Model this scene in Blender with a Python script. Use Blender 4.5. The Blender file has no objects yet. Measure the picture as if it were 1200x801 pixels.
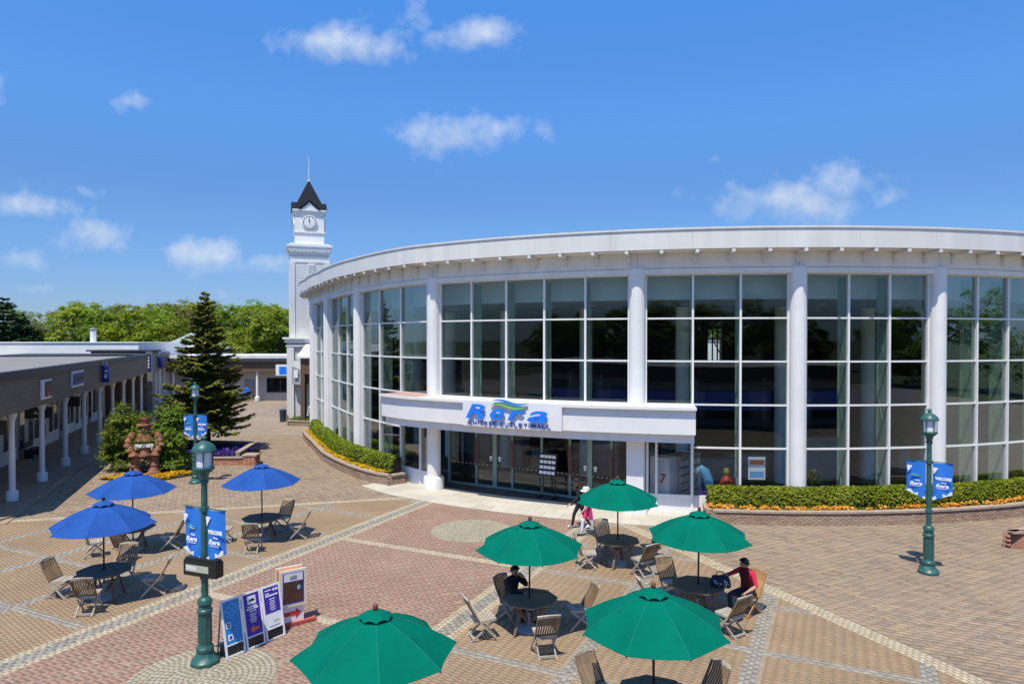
import bpy, math, random
import numpy as np
from mathutils import Vector, Matrix

random.seed(7)
rng = np.random.default_rng(11)
PI = math.pi
S = bpy.context.scene
COL = S.collection

# ------------------------------------------------------------------ camera
cam_d = bpy.data.cameras.new('camera')
cam = bpy.data.objects.new('camera', cam_d)
COL.objects.link(cam)
cam.location = (0, 0, 6.4)
cam.rotation_euler = (PI / 2 - 0.012, 0, 0)
cam_d.sensor_width = 36.0
cam_d.lens = 24.0
cam_d.shift_y = 0.0059
cam_d.clip_start = 0.1
cam_d.clip_end = 6000
S.camera = cam

# ------------------------------------------------------------------ light
SUN_EL = math.radians(66)
SUN_H = Vector((-0.36, -0.933)).normalized()
sun_dir = Vector((SUN_H.x * math.cos(SUN_EL), SUN_H.y * math.cos(SUN_EL), math.sin(SUN_EL)))
sun_d = bpy.data.lights.new('sun', 'SUN')
sun_d.energy = 4.7
sun_d.angle = math.radians(0.53)
sun_d.color = (1.0, 0.925, 0.78)
sun = bpy.data.objects.new('sun', sun_d)
COL.objects.link(sun)
sun.rotation_euler = sun_dir.to_track_quat('Z', 'Y').to_euler()
sun.location = (0, -20, 60)

world = bpy.data.worlds.new('World')
S.world = world
world.use_nodes = True
wt = world.node_tree
wt.nodes.clear()


def wn(kind, **kw):
    n = wt.nodes.new(kind)
    for k, v in kw.items():
        setattr(n, k, v)
    return n


def wmath(op, a, b=None, c=None, clamp=False):
    n = wn('ShaderNodeMath', operation=op, use_clamp=clamp)
    for i, x in enumerate((a, b, c)):
        if x is None:
            continue
        if isinstance(x, (int, float)):
            n.inputs[i].default_value = x
        else:
            wt.links.new(x, n.inputs[i])
    return n.outputs[0]


sky = wn('ShaderNodeTexSky', sky_type='NISHITA')
sky.sun_disc = False
sky.sun_elevation = SUN_EL
sky.sun_rotation = math.atan2(SUN_H.x, SUN_H.y)
sky.altitude = 20
sky.air_density = 1.0
sky.dust_density = 0.25
sky.ozone_density = 2.6
tc = wn('ShaderNodeTexCoord')
sep = wn('ShaderNodeSeparateXYZ')
wt.links.new(tc.outputs['Generated'], sep.inputs[0])
# clear deep blue air of the photograph: tint by height above the horizon, the same all round
ramp = wn('ShaderNodeValToRGB')
ramp.color_ramp.interpolation = 'EASE'
er = ramp.color_ramp.elements
for i_, (p_, c_) in enumerate(((0.03, (0.205, 0.276, 0.440)), (0.18, (0.222, 0.340, 0.495)), (0.34, (0.27, 0.485, 0.71)), (0.46, (0.255, 0.555, 0.84)), (0.85, (0.27, 0.46, 0.62)))):
    e_ = er[i_] if i_ < 2 else er.new(p_)
    e_.position = p_
    e_.color = (*c_, 1)
wt.links.new(sep.outputs[2], ramp.inputs[0])
hsv = wn('ShaderNodeMix', data_type='RGBA', blend_type='MULTIPLY')
hsv.inputs[0].default_value = 1.0
wt.links.new(sky.outputs[0], hsv.inputs[6])
wt.links.new(ramp.outputs[0], hsv.inputs[7])
hs2 = wn('ShaderNodeVectorMath', operation='SCALE')
wt.links.new(hsv.outputs[2], hs2.inputs[0])
hs2.inputs['Scale'].default_value = 2.05
ay = wmath('MAXIMUM', wmath('ABSOLUTE', sep.outputs[1]), 0.12)
cu = wmath('DIVIDE', sep.outputs[0], ay)
cv = wmath('DIVIDE', sep.outputs[2], ay)
comb = wn('ShaderNodeCombineXYZ')
wt.links.new(cu, comb.inputs[0])
wt.links.new(cv, comb.inputs[1])
nz = wn('ShaderNodeTexNoise')
nz.inputs['Scale'].default_value = 15.0
nz.inputs['Detail'].default_value = 8.0
nz.inputs['Roughness'].default_value = 0.6
wt.links.new(comb.outputs[0], nz.inputs['Vector'])
nzb = wn('ShaderNodeTexNoise')
nzb.inputs['Scale'].default_value = 48.0
nzb.inputs['Detail'].default_value = 6.0
wt.links.new(comb.outputs[0], nzb.inputs['Vector'])
# every cloud: direction (u, v), half sizes, density
CLOUDS = [
    (-0.246, 0.432, 0.080, 0.026, 0.95), (-0.205, 0.425, 0.060, 0.022, 0.7),
    (-0.058, 0.443, 0.060, 0.020, 0.9), (-0.140, 0.480, 0.030, 0.026, 0.55),
    (-0.078, 0.302, 0.092, 0.026, 0.95), (0.045, 0.312, 0.035, 0.018, 0.5),
    (0.415, 0.202, 0.105, 0.026, 1.0), (0.470, 0.232, 0.050, 0.026, 0.95), (0.385, 0.235, 0.045, 0.014, 0.4),
    (-0.450, 0.128, 0.054, 0.020, 1.1), (-0.375, 0.112, 0.070, 0.014, 0.55),
    (-0.715, 0.190, 0.062, 0.018, 0.85), (-0.620, 0.158, 0.055, 0.026, 0.8), (-0.66, 0.178, 0.05, 0.016, 0.5),
    (-0.550, 0.350, 0.042, 0.011, 0.6), (-0.610, 0.214, 0.034, 0.009, 0.5), (-0.765, 0.365, 0.030, 0.035, 0.6),
    (-0.725, 0.115, 0.045, 0.018, 0.5), (-0.700, 0.075, 0.060, 0.008, 0.35), (-0.47, 0.06, 0.11, 0.012, 0.3),
    (0.150, 0.228, 0.030, 0.010, 0.35), (0.292, 0.260, 0.016, 0.008, 0.35),
    (1.15, 0.34, 0.14, 0.035, 0.9), (-1.25, 0.30, 0.16, 0.04, 0.9), (1.6, 0.18, 0.2, 0.03, 0.8), (-1.8, 0.16, 0.2, 0.03, 0.8),
]
warp = wn('ShaderNodeTexNoise')
warp.inputs['Scale'].default_value = 9.0
warp.inputs['Detail'].default_value = 3.0
wt.links.new(comb.outputs[0], warp.inputs['Vector'])
wsep = wn('ShaderNodeSeparateColor')
wt.links.new(warp.outputs['Color'], wsep.inputs[0])
cuw = wmath('ADD', cu, wmath('MULTIPLY', wmath('SUBTRACT', wsep.outputs[0], 0.5), 0.05))
cvw = wmath('ADD', cv, wmath('MULTIPLY', wmath('SUBTRACT', wsep.outputs[1], 0.5), 0.03))
dens = None
shade = None
for (u0, v0, su, sv, k) in CLOUDS:
    su, sv = su * 0.98, sv * 1.12
    du = wmath('MULTIPLY', wmath('SUBTRACT', cuw, u0), 1 / su)
    dv = wmath('MULTIPLY', wmath('SUBTRACT', cvw, v0), 1 / sv)
    r2 = wmath('ADD', wmath('MULTIPLY', du, du), wmath('MULTIPLY', dv, dv))
    g = wmath('MULTIPLY', wmath('EXPONENT', wmath('MULTIPLY', r2, -0.8)), k)
    dens = g if dens is None else wmath('MAXIMUM', dens, g)
    hgt = wmath('MULTIPLY', g, dv)
    shade = hgt if shade is None else wmath('ADD', shade, hgt)
nmix = wmath('ADD', wmath('MULTIPLY', nz.outputs[0], 0.75), wmath('MULTIPLY', nzb.outputs[0], 0.25))
cl = wmath('ADD', dens, wmath('MULTIPLY', wmath('SUBTRACT', nmix, 0.5), 2.2))
cl = wmath('MULTIPLY', wmath('SUBTRACT', cl, 0.28), 1.05, clamp=True)
cl = wmath('MULTIPLY', cl, wmath('MULTIPLY', wmath('MINIMUM', wmath('MULTIPLY', dens, 5.0), 1.0), 0.86), clamp=True)
lit = wmath('ADD', wmath('MULTIPLY', shade, 0.55), wmath('MULTIPLY', nmix, 0.9), clamp=True)
ccol = wn('ShaderNodeMix', data_type='RGBA')
wt.links.new(lit, ccol.inputs[0])
ccol.inputs[6].default_value = (3.6, 4.5, 6.0, 1)
ccol.inputs[7].default_value = (6.6, 6.9, 7.4, 1)
smix = wn('ShaderNodeMix', data_type='RGBA')
wt.links.new(cl, smix.inputs[0])
wt.links.new(hs2.outputs[0], smix.inputs[6])
wt.links.new(ccol.outputs[2], smix.inputs[7])
bg = wn('ShaderNodeBackground')
bg.inputs['Strength'].default_value = 0.12
wt.links.new(smix.outputs[2], bg.inputs['Color'])
wo = wn('ShaderNodeOutputWorld')
wt.links.new(bg.outputs[0], wo.inputs[0])

S.view_settings.view_transform = 'Standard'
S.view_settings.look = 'None'
S.view_settings.exposure = 0.16
S.view_settings.gamma = 1.0
S.view_settings.use_curve_mapping = False
S.render.engine = 'CYCLES'
S.cycles.max_bounces = 8
S.cycles.transparent_max_bounces = 16
S.cycles.use_denoising = True
S.cycles.caustics_reflective = False
S.cycles.caustics_refractive = False

# ------------------------------------------------------------------ helpers


def W(o):
    m = o.matrix_basis.copy()
    while o.parent:
        o = o.parent
        m = o.matrix_basis @ m
    return m


def tag(o, label=None, cat=None, group=None, kind=None):
    if label:
        o['label'] = label
    if cat:
        o['category'] = cat
    if group:
        o['group'] = group
    if kind:
        o['kind'] = kind
    return o


def empty(name, loc=(0, 0, 0), rz=0.0, parent=None):
    o = bpy.data.objects.new(name, None)
    o.empty_display_size = 0.2
    COL.objects.link(o)
    o.location = loc
    o.rotation_euler = (0, 0, rz)
    o.parent = parent
    return o


def thing(name, label, cat, loc=(0, 0, 0), rz=0.0, group=None):
    return tag(empty(name, loc, rz), label, cat, group)


def link(name, me, parent=None, loc=None):
    o = bpy.data.objects.new(name, me)
    COL.objects.link(o)
    o.parent = parent
    if loc is not None:
        o.location = loc
    return o


def copy_tree(o, parent=None):
    c = o.copy()
    COL.objects.link(c)
    c.parent = parent
    for ch in o.children:
        copy_tree(ch, c)
    return c


def np_mesh(name, V, F, mats=(), mi=None):
    V = np.asarray(V, dtype=np.float32)
    F = np.asarray(F, dtype=np.int32)
    me = bpy.data.meshes.new(name)
    me.vertices.add(len(V))
    me.vertices.foreach_set('co', V.ravel())
    k = F.shape[1]
    me.loops.add(F.size)
    me.loops.foreach_set('vertex_index', F.ravel())
    me.polygons.add(len(F))
    me.polygons.foreach_set('loop_start', np.arange(len(F), dtype=np.int32) * k)
    for m in (mats if isinstance(mats, (list, tuple)) else [mats]):
        me.materials.append(m)
    if mi is not None:
        me.polygons.foreach_set('material_index', np.asarray(mi, dtype=np.int32))
    me.update(calc_edges=True)
    return me


def hall_bulge(t):
    """the hall is not quite round: its left flank runs straighter"""
    return float(np.interp(t, (-97, -80, -68, -60, -50, -38, 60), (2.2, -0.2, -1.0, -0.95, -0.7, 0, 0)))


class MB:
    """collects shapes; build() links them as one mesh object"""

    def __init__(self):
        self.v = []
        self.f = []
        self.mi = []
        self.cur = 0

    def add(self, V, F):
        b = len(self.v)
        self.v.extend([tuple(p) for p in V])
        for q in F:
            self.f.append([b + i for i in q])
            self.mi.append(self.cur)
        return self

    def box(self, c, s, rz=0.0, M=None):
        hx, hy, hz = s[0] / 2, s[1] / 2, s[2] / 2
        P = [(x, y, z) for z in (-hz, hz) for x, y in ((-hx, -hy), (hx, -hy), (hx, hy), (-hx, hy))]
        if M is not None:
            P = [tuple(M @ Vector(p)) for p in P]
        elif rz:
            cc, ss = math.cos(rz), math.sin(rz)
            P = [(x * cc - y * ss, x * ss + y * cc, z) for x, y, z in P]
        P = [(x + c[0], y + c[1], z + c[2]) for x, y, z in P]
        return self.add(P, [(3, 2, 1, 0), (4, 5, 6, 7), (0, 1, 5, 4), (1, 2, 6, 5), (2, 3, 7, 6), (3, 0, 4, 7)])

    def bar(self, p0, p1, w, h, up=(0, 0, 1)):
        """rectangular bar from p0 to p1, w across, h along the up side"""
        p0, p1 = Vector(p0), Vector(p1)
        d = (p1 - p0)
        L = d.length
        d = d / L
        u = Vector(up)
        x = d.cross(u)
        if x.length < 1e-5:
            x = d.cross(Vector((1, 0, 0)))
        x.normalize()
        u = x.cross(d)
        P = []
        for p in (p0, p1):
            for a, b in ((-1, -1), (1, -1), (1, 1), (-1, 1)):
                P.append(p + x * (a * w / 2) + u * (b * h / 2))
        return self.add(P, [(0, 1, 2, 3), (7, 6, 5, 4), (0, 4, 5, 1), (1, 5, 6, 2), (2, 6, 7, 3), (3, 7, 4, 0)])

    def tube(self, p0, p1, r0, r1=None, n=10, cap=True):
        return self.path([p0, p1], [r0, r0 if r1 is None else r1], n, cap)

    def path(self, pts, rad, n=8, cap=True):
        pts = [Vector(p) for p in pts]
        if isinstance(rad, (int, float)):
            rad = [rad] * len(pts)
        V, F = [], []
        prev = None
        for i, p in enumerate(pts):
            d = (pts[min(i + 1, len(pts) - 1)] - pts[max(i - 1, 0)]).normalized()
            if prev is None:
                a = Vector((1, 0, 0)) if abs(d.x) < 0.9 else Vector((0, 1, 0))
                x = d.cross(a).normalized()
            else:
                x = (prev - d * prev.dot(d)).normalized()
            prev = x
            y = d.cross(x)
            for k in range(n):
                t = 2 * PI * k / n
                V.append(p + (x * math.cos(t) + y * math.sin(t)) * rad[i])
        for i in range(len(pts) - 1):
            for k in range(n):
                a, b = i * n + k, i * n + (k + 1) % n
                F.append((a, b, b + n, a + n))
        if cap:
            F.append(tuple(range(n - 1, -1, -1)))
            F.append(tuple((len(pts) - 1) * n + k for k in range(n)))
        return self.add(V, F)

    def lathe(self, prof, c=(0, 0, 0), n=20, rot=0.0, caps=True):
        V, F = [], []
        for r, z in prof:
            for k in range(n):
                t = 2 * PI * k / n + rot
                V.append((c[0] + max(r, 1e-4) * math.cos(t), c[1] + max(r, 1e-4) * math.sin(t), c[2] + z))
        for i in range(len(prof) - 1):
            for k in range(n):
                a, b = i * n + k, i * n + (k + 1) % n
                F.append((a, b, b + n, a + n))
        if caps:
            F.append(tuple(range(n - 1, -1, -1)))
            F.append(tuple((len(prof) - 1) * n + k for k in range(n)))
        return self.add(V, F)

    def prism(self, poly, z0, z1):
        n = len(poly)
        V = [(x, y, z0) for x, y in poly] + [(x, y, z1) for x, y in poly]
        F = [tuple(range(n - 1, -1, -1)), tuple(range(n, 2 * n))]
        for k in range(n):
            F.append((k, (k + 1) % n, n + (k + 1) % n, n + k))
        return self.add(V, F)

    def quad(self, a, b, c, d):
        return self.add([a, b, c, d], [(0, 1, 2, 3)])

    def arc(self, C, R0, R1, z0, z1, t0, t1, n=None):
        """curved block: radius R0..R1, heights z0..z1, bearing t0..t1 degrees"""
        if n is None:
            n = max(1, int(abs(t1 - t0) / 1.4 + 0.5))
        V, F = [], []
        for i in range(n + 1):
            td = t0 + (t1 - t0) * i / n
            t = math.radians(td)
            s, c = math.sin(t), -math.cos(t)
            k = hall_bulge(td)
            r0, r1 = R0 + (k if R0 > 20 else 0), R1 + (k if R1 > 20 else 0)
            V += [(C[0] + r0 * s, C[1] + r0 * c, z0), (C[0] + r1 * s, C[1] + r1 * c, z0),
                  (C[0] + r1 * s, C[1] + r1 * c, z1), (C[0] + r0 * s, C[1] + r0 * c, z1)]
        for i in range(n):
            b = 4 * i
            for k in range(4):
                k2 = (k + 1) % 4
                F.append((b + k, b + k2, b + 4 + k2, b + 4 + k))
        F.append((3, 2, 1, 0))
        F.append((4 * n, 4 * n + 1, 4 * n + 2, 4 * n + 3))
        return self.add(V, F)

    def build(self, name, mat, parent=None, world=False, smooth=None, kind=None):
        V = self.v
        if world and parent is not None:
            inv = W(parent).inverted()
            V = [tuple(inv @ Vector(p)) for p in V]
        me = bpy.data.meshes.new(name)
        me.from_pydata(V, [], self.f)
        mats = mat if isinstance(mat, (list, tuple)) else [mat]
        for m in mats:
            me.materials.append(m)
        if len(mats) > 1:
            me.polygons.foreach_set('material_index', np.asarray(self.mi, dtype=np.int32))
        me.update()
        fix_normals(me)
        if smooth:
            me.polygons.foreach_set('use_smooth', np.ones(len(me.polygons), dtype=bool))
            me.set_sharp_from_angle(angle=math.radians(smooth))
        o = link(name, me, parent)
        if kind:
            o['kind'] = kind
        return o


import bmesh


def fix_normals(me):
    bm = bmesh.new()
    bm.from_mesh(me)
    bmesh.ops.recalc_face_normals(bm, faces=bm.faces)
    bm.to_mesh(me)
    bm.free()


def text_mesh(s, size, extrude=0.004, shear=0.0, offset=0.0, align='CENTER', sx=1.0):
    cu_ = bpy.data.curves.new('txt', 'FONT')
    cu_.body = s
    cu_.size = size
    cu_.extrude = extrude
    cu_.shear = shear
    cu_.offset = offset
    cu_.align_x = align
    cu_.resolution_u = 3
    o = bpy.data.objects.new('txt', cu_)
    COL.objects.link(o)
    dg = bpy.context.evaluated_depsgraph_get()
    me = bpy.data.meshes.new_from_object(o.evaluated_get(dg))
    bpy.data.objects.remove(o)
    if sx != 1.0:
        me.transform(Matrix.Diagonal((sx, 1, 1, 1)))
    return me


def place_text(name, me, mat, parent, loc, right, normal=None):
    """lettering standing upright: 'right' is the reading direction in the ground plane"""
    me.materials.clear()
    me.materials.append(mat)
    r = Vector(right).normalized()
    u = Vector((0, 0, 1)) if normal is None else Vector(normal).normalized().cross(r)
    n = r.cross(u)
    M = Matrix((r, u, n)).transposed().to_4x4()
    M.translation = Vector(loc)
    me.transform(W(parent).inverted() @ M if parent else M)
    return link(name, me, parent)


# ------------------------------------------------------------------ materials
def new_mat(name):
    m = bpy.data.materials.new(name)
    m.use_nodes = True
    nt = m.node_tree
    return m, nt, nt.nodes['Principled BSDF']


def nmath(nt, op, a, b=None, clamp=False):
    n = nt.nodes.new('ShaderNodeMath')
    n.operation = op
    n.use_clamp = clamp
    for i, x in enumerate((a, b)):
        if x is None:
            continue
        if isinstance(x, (int, float)):
            n.inputs[i].default_value = x
        else:
            nt.links.new(x, n.inputs[i])
    return n.outputs[0]


def noise(nt, scale, detail=4.0, rough=0.55, vec=None):
    n = nt.nodes.new('ShaderNodeTexNoise')
    n.inputs['Scale'].default_value = scale
    n.inputs['Detail'].default_value = detail
    n.inputs['Roughness'].default_value = rough
    if vec is None:
        c = nt.nodes.new('ShaderNodeTexCoord')
        vec = c.outputs['Object']
    nt.links.new(vec, n.inputs['Vector'])
    return n.outputs[0]


def mixcol(nt, fac, a, b, blend='MIX'):
    n = nt.nodes.new('ShaderNodeMix')
    n.data_type = 'RGBA'
    n.blend_type = blend
    for i, x in ((0, fac), (6, a), (7, b)):
        if isinstance(x, (int, float)):
            n.inputs[i].default_value = x
        elif isinstance(x, (tuple, list)):
            n.inputs[i].default_value = (*x[:3], 1)
        else:
            nt.links.new(x, n.inputs[i])
    return n.outputs[2]


def mat(name, col, rough=0.6, var=0.12, scale=3.0, metal=0.0, bump=0.0, bscale=40.0, spec=0.5, coat=0.0, stretch=None):
    m, nt, p = new_mat(name)
    vec = None
    if stretch:
        c = nt.nodes.new('ShaderNodeTexCoord')
        mp = nt.nodes.new('ShaderNodeMapping')
        mp.inputs['Scale'].default_value = stretch
        nt.links.new(c.outputs['Object'], mp.inputs[0])
        vec = mp.outputs[0]
    if var:
        n1 = noise(nt, scale, 6.0, 0.6, vec)
        f = nmath(nt, 'MULTIPLY', nmath(nt, 'SUBTRACT', n1, 0.35), 3.0, clamp=True)
        lo = tuple(x * (1 - var) for x in col)
        hi = tuple(min(1, x * (1 + var * 0.6)) for x in col)
        nt.links.new(mixcol(nt, f, lo, hi), p.inputs['Base Color'])
        r = nmath(nt, 'ADD', nmath(nt, 'MULTIPLY', n1, 0.16), rough - 0.08)
        nt.links.new(r, p.inputs['Roughness'])
    else:
        p.inputs['Base Color'].default_value = (*col, 1)
        p.inputs['Roughness'].default_value = rough
    p.inputs['Metallic'].default_value = metal
    p.inputs['Specular IOR Level'].default_value = spec
    p.inputs['Coat Weight'].default_value = coat
    if bump:
        b = nt.nodes.new('ShaderNodeBump')
        b.inputs['Strength'].default_value = bump
        b.inputs['Distance'].default_value = 0.01
        nt.links.new(noise(nt, bscale, 5.0, 0.6, vec), b.inputs['Height'])
        nt.links.new(b.outputs[0], p.inputs['Normal'])
    return m


def piece_mat(name, cols, rough=0.85, stain=0.25, sscale=0.35, grain=0.18, gscale=30.0, bump=0.25):
    """stone, brick, wood pieces: every piece its own tone out of cols"""
    mean = [sum(c[i] for c in cols) / len(cols) for i in range(3)]
    k_ = {'red_paver': 0.7, 'tan_paver': 0.62, 'grey_brown_paver': 1.05}.get(name, 0.85)
    cols = [tuple(mean[i] + (c[i] - mean[i]) * k_ for i in range(3)) for c in cols]
    m, nt, p = new_mat(name)
    gm = nt.nodes.new('ShaderNodeNewGeometry')
    oi = nt.nodes.new('ShaderNodeObjectInfo')
    r = nmath(nt, 'FRACT', nmath(nt, 'ADD', gm.outputs['Random Per Island'], oi.outputs['Random']))
    ramp = nt.nodes.new('ShaderNodeValToRGB')
    e = ramp.color_ramp.elements
    ramp.color_ramp.interpolation = 'LINEAR'
    while len(e) < len(cols):
        e.new(0.5)
    for i, c in enumerate(cols):
        e[i].position = i / (len(cols) - 1)
        e[i].color = (*c, 1)
    nt.links.new(r, ramp.inputs[0])
    c = ramp.outputs[0]
    pos = gm.outputs['Position']
    n1 = noise(nt, sscale, 5.0, 0.6, pos)
    f = nmath(nt, 'MULTIPLY', nmath(nt, 'SUBTRACT', n1, 0.3), 2.5, clamp=True)
    c = mixcol(nt, f, mixcol(nt, 1.0, c, (1 - stain,) * 3, 'MULTIPLY'), c)
    n3 = noise(nt, 0.13, 4.0, 0.6, pos)
    f3 = nmath(nt, 'MULTIPLY', nmath(nt, 'SUBTRACT', n3, 0.42), 4.0, clamp=True)
    c = mixcol(nt, nmath(nt, 'MULTIPLY', f3, stain * 0.9), c, (0.40, 0.33, 0.25))
    vo = nt.nodes.new('ShaderNodeTexVoronoi')
    vo.inputs['Scale'].default_value = 1.1
    nt.links.new(pos, vo.inputs['Vector'])
    sp_ = nmath(nt, 'MULTIPLY', nmath(nt, 'LESS_THAN', vo.outputs['Distance'], 0.04), 0.45)
    c = mixcol(nt, sp_, c, (0.06, 0.055, 0.05))
    n2 = noise(nt, gscale, 6.0, 0.7, pos)
    g = nmath(nt, 'ADD', nmath(nt, 'MULTIPLY', n2, 2 * grain), 1 - grain)
    cc = nt.nodes.new('ShaderNodeCombineColor')
    for i in range(3):
        nt.links.new(g, cc.inputs[i])
    c = mixcol(nt, 1.0, c, cc.outputs[0], 'MULTIPLY')
    nt.links.new(c, p.inputs['Base Color'])
    p.inputs['Roughness'].default_value = rough
    p.inputs['Specular IOR Level'].default_value = 0.35
    if bump:
        b = nt.nodes.new('ShaderNodeBump')
        b.inputs['Strength'].default_value = bump
        b.inputs['Distance'].default_value = 0.01
        nt.links.new(n2, b.inputs['Height'])
        nt.links.new(b.outputs[0], p.inputs['Normal'])
    return m


def leaf_mat(name, cols, transl=0.35, rough=0.6):
    m, nt, p = new_mat(name)
    gm = nt.nodes.new('ShaderNodeNewGeometry')
    ramp = nt.nodes.new('ShaderNodeValToRGB')
    e = ramp.color_ramp.elements
    while len(e) < len(cols):
        e.new(0.5)
    for i, c in enumerate(cols):
        e[i].position = i / (len(cols) - 1)
        e[i].color = (*c, 1)
    oi = nt.nodes.new('ShaderNodeObjectInfo')
    n1 = noise(nt, 0.7, 3.0, 0.5, gm.outputs['Position'])
    r = nmath(nt, 'ADD', nmath(nt, 'MULTIPLY', gm.outputs['Random Per Island'], 0.6),
              nmath(nt, 'SUBTRACT', nmath(nt, 'MULTIPLY', n1, 0.9), 0.25), clamp=True)
    nt.links.new(r, ramp.inputs[0])
    hs = nt.nodes.new('ShaderNodeHueSaturation')
    nt.links.new(nmath(nt, 'ADD', nmath(nt, 'MULTIPLY', oi.outputs['Random'], 0.03), 0.485), hs.inputs['Hue'])
    nt.links.new(nmath(nt, 'ADD', nmath(nt, 'MULTIPLY', oi.outputs['Random'], 0.25), 0.87), hs.inputs['Value'])
    nt.links.new(ramp.outputs[0], hs.inputs['Color'])
    nt.links.new(hs.outputs[0], p.inputs['Base Color'])
    p.inputs['Roughness'].default_value = rough
    p.inputs['Specular IOR Level'].default_value = 0.3
    tr = nt.nodes.new('ShaderNodeBsdfTranslucent')
    nt.links.new(hs.outputs[0], tr.inputs[0])
    mx = nt.nodes.new('ShaderNodeMixShader')
    mx.inputs[0].default_value = transl
    nt.links.new(p.outputs[0], mx.inputs[1])
    nt.links.new(tr.outputs[0], mx.inputs[2])
    nt.links.new(mx.outputs[0], nt.nodes['Material Output'].inputs['Surface'])
    return m


def glass_mat(name, tint, refl=0.9, base=0.03):
    m, nt, p = new_mat(name)
    nt.nodes.remove(p)
    tr = nt.nodes.new('ShaderNodeBsdfTransparent')
    tr.inputs[0].default_value = (*tint, 1)
    gl = nt.nodes.new('ShaderNodeBsdfGlossy')
    gl.inputs['Color'].default_value = (0.92, 0.97, 1.0, 1)
    gl.inputs['Roughness'].default_value = 0.0
    b = nt.nodes.new('ShaderNodeBump')
    b.inputs['Strength'].default_value = 0.03
    b.inputs['Distance'].default_value = 0.3
    nt.links.new(noise(nt, 0.35, 1.0, 0.4), b.inputs['Height'])
    nt.links.new(b.outputs[0], gl.inputs['Normal'])
    fr = nt.nodes.new('ShaderNodeFresnel')
    fr.inputs['IOR'].default_value = 1.5
    f = nmath(nt, 'ADD', nmath(nt, 'MULTIPLY', fr.outputs[0], refl), base, clamp=True)
    mx = nt.nodes.new('ShaderNodeMixShader')
    nt.links.new(f, mx.inputs[0])
    nt.links.new(tr.outputs[0], mx.inputs[1])
    nt.links.new(gl.outputs[0], mx.inputs[2])
    nt.links.new(mx.outputs[0], nt.nodes['Material Output'].inputs['Surface'])
    return m


M = {}
M['white'] = mat('white_paint', (0.80, 0.80, 0.79), 0.45, 0.05, 1.2)
M['wall'] = mat('white_render', (0.74, 0.74, 0.73), 0.7, 0.07, 0.9, bump=0.06)
M['panel'] = mat('white_panel', (0.73, 0.72, 0.69), 0.5, 0.09, 1.6, stretch=(1, 1, 0.12))
M['frieze'] = mat('grey_white_render', (0.82, 0.81, 0.78), 0.7, 0.10, 1.6, stretch=(1, 1, 0.2))
M['roofgrey'] = mat('grey_roofing', (0.36, 0.37, 0.38), 0.85, 0.18, 0.5)
M['siding'] = mat('pale_siding', (0.68, 0.69, 0.69), 0.7, 0.06, 1.5)
M['beige'] = mat('beige_siding', (0.52, 0.49, 0.43), 0.75, 0.08, 1.5)
M['slate'] = mat('dark_slate', (0.016, 0.020, 0.030), 0.75, 0.25, 6.0, bump=0.2, bscale=14, spec=0.12)
M['glass'] = glass_mat('window_glass', (0.82, 0.88, 0.86), 0.5, 0.006)
M['doorglass'] = glass_mat('door_glass', (0.80, 0.84, 0.84), 0.6, 0.008)
M['clearglass'] = glass_mat('clear_window_glass', (0.95, 0.97, 0.97), 0.5, 0.004)
M['shopglass'] = glass_mat('shop_glass', (0.6, 0.62, 0.62), 0.8, 0.02)
M['fin'] = mat('green_steel', (0.46, 0.58, 0.50), 0.5, 0.08, 3)
M['doorframe'] = mat('green_aluminium', (0.22, 0.33, 0.29), 0.4, 0.08, 5)
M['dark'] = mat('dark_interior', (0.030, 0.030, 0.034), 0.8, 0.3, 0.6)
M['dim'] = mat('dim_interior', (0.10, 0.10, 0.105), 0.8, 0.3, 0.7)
M['ceil'] = mat('grey_ceiling', (0.30, 0.30, 0.30), 0.8, 0.08, 0.6)
M['intfloor'] = mat('shop_floor', (0.055, 0.050, 0.046), 0.5, 0.2, 0.6)
M['navy'] = mat('navy_panel', (0.012, 0.028, 0.20), 0.5, 0.1, 3)
M['brown'] = mat('brown_board', (0.185, 0.155, 0.115), 0.7, 0.22, 2.0, bump=0.15, bscale=20, stretch=(1, 1, 14))
M['brownwall'] = mat('brown_wall', (0.13, 0.085, 0.055), 0.75, 0.15, 2.0)
M['flash'] = mat('dark_flashing', (0.045, 0.048, 0.055), 0.5, 0.15, 2)
M['black'] = mat('black_paint', (0.012, 0.012, 0.013), 0.45, 0.2, 4)
M['pole'] = mat('dark_pole', (0.022, 0.020, 0.020), 0.4, 0.1, 4, metal=0.3)
M['lampgreen'] = mat('green_cast_iron', (0.030, 0.115, 0.105), 0.42, 0.25, 9, bump=0.1, bscale=60)
M['lampglass'] = mat('frosted_glass', (0.78, 0.80, 0.84), 0.25, 0.02, 3)
M['blue_c'] = mat('blue_canvas', (0.026, 0.095, 0.35), 0.85, 0.10, 5, bump=0.12, bscale=400, spec=0.08)
M['green_c'] = mat('green_canvas', (0.0, 0.155, 0.104), 0.85, 0.10, 5, bump=0.12, bscale=400, spec=0.06)
M['banner'] = mat('banner_blue', (0.020, 0.185, 0.66), 0.6, 0.06, 3)
M['logo'] = mat('logo_blue', (0.010, 0.21, 0.92), 0.35, 0.04, 3)
M['logonavy'] = mat('logo_navy', (0.012, 0.065, 0.46), 0.4, 0.04, 3)
M['wavegreen'] = mat('wave_green', (0.22, 0.52, 0.10), 0.4, 0.05, 3)
M['waveblue'] = mat('wave_blue', (0.03, 0.27, 0.72), 0.4, 0.05, 3)
M['print_white'] = mat('print_white', (0.82, 0.83, 0.85), 0.5, 0.02, 3)
M['teal'] = mat('print_teal', (0.0, 0.36, 0.45), 0.5, 0.02, 3)
M['lcd'] = mat('display_pane', (0.46, 0.48, 0.38), 0.25, 0.08, 6)
M['cobalt'] = mat('board_blue', (0.015, 0.26, 0.62), 0.4, 0.05, 3)
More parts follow.
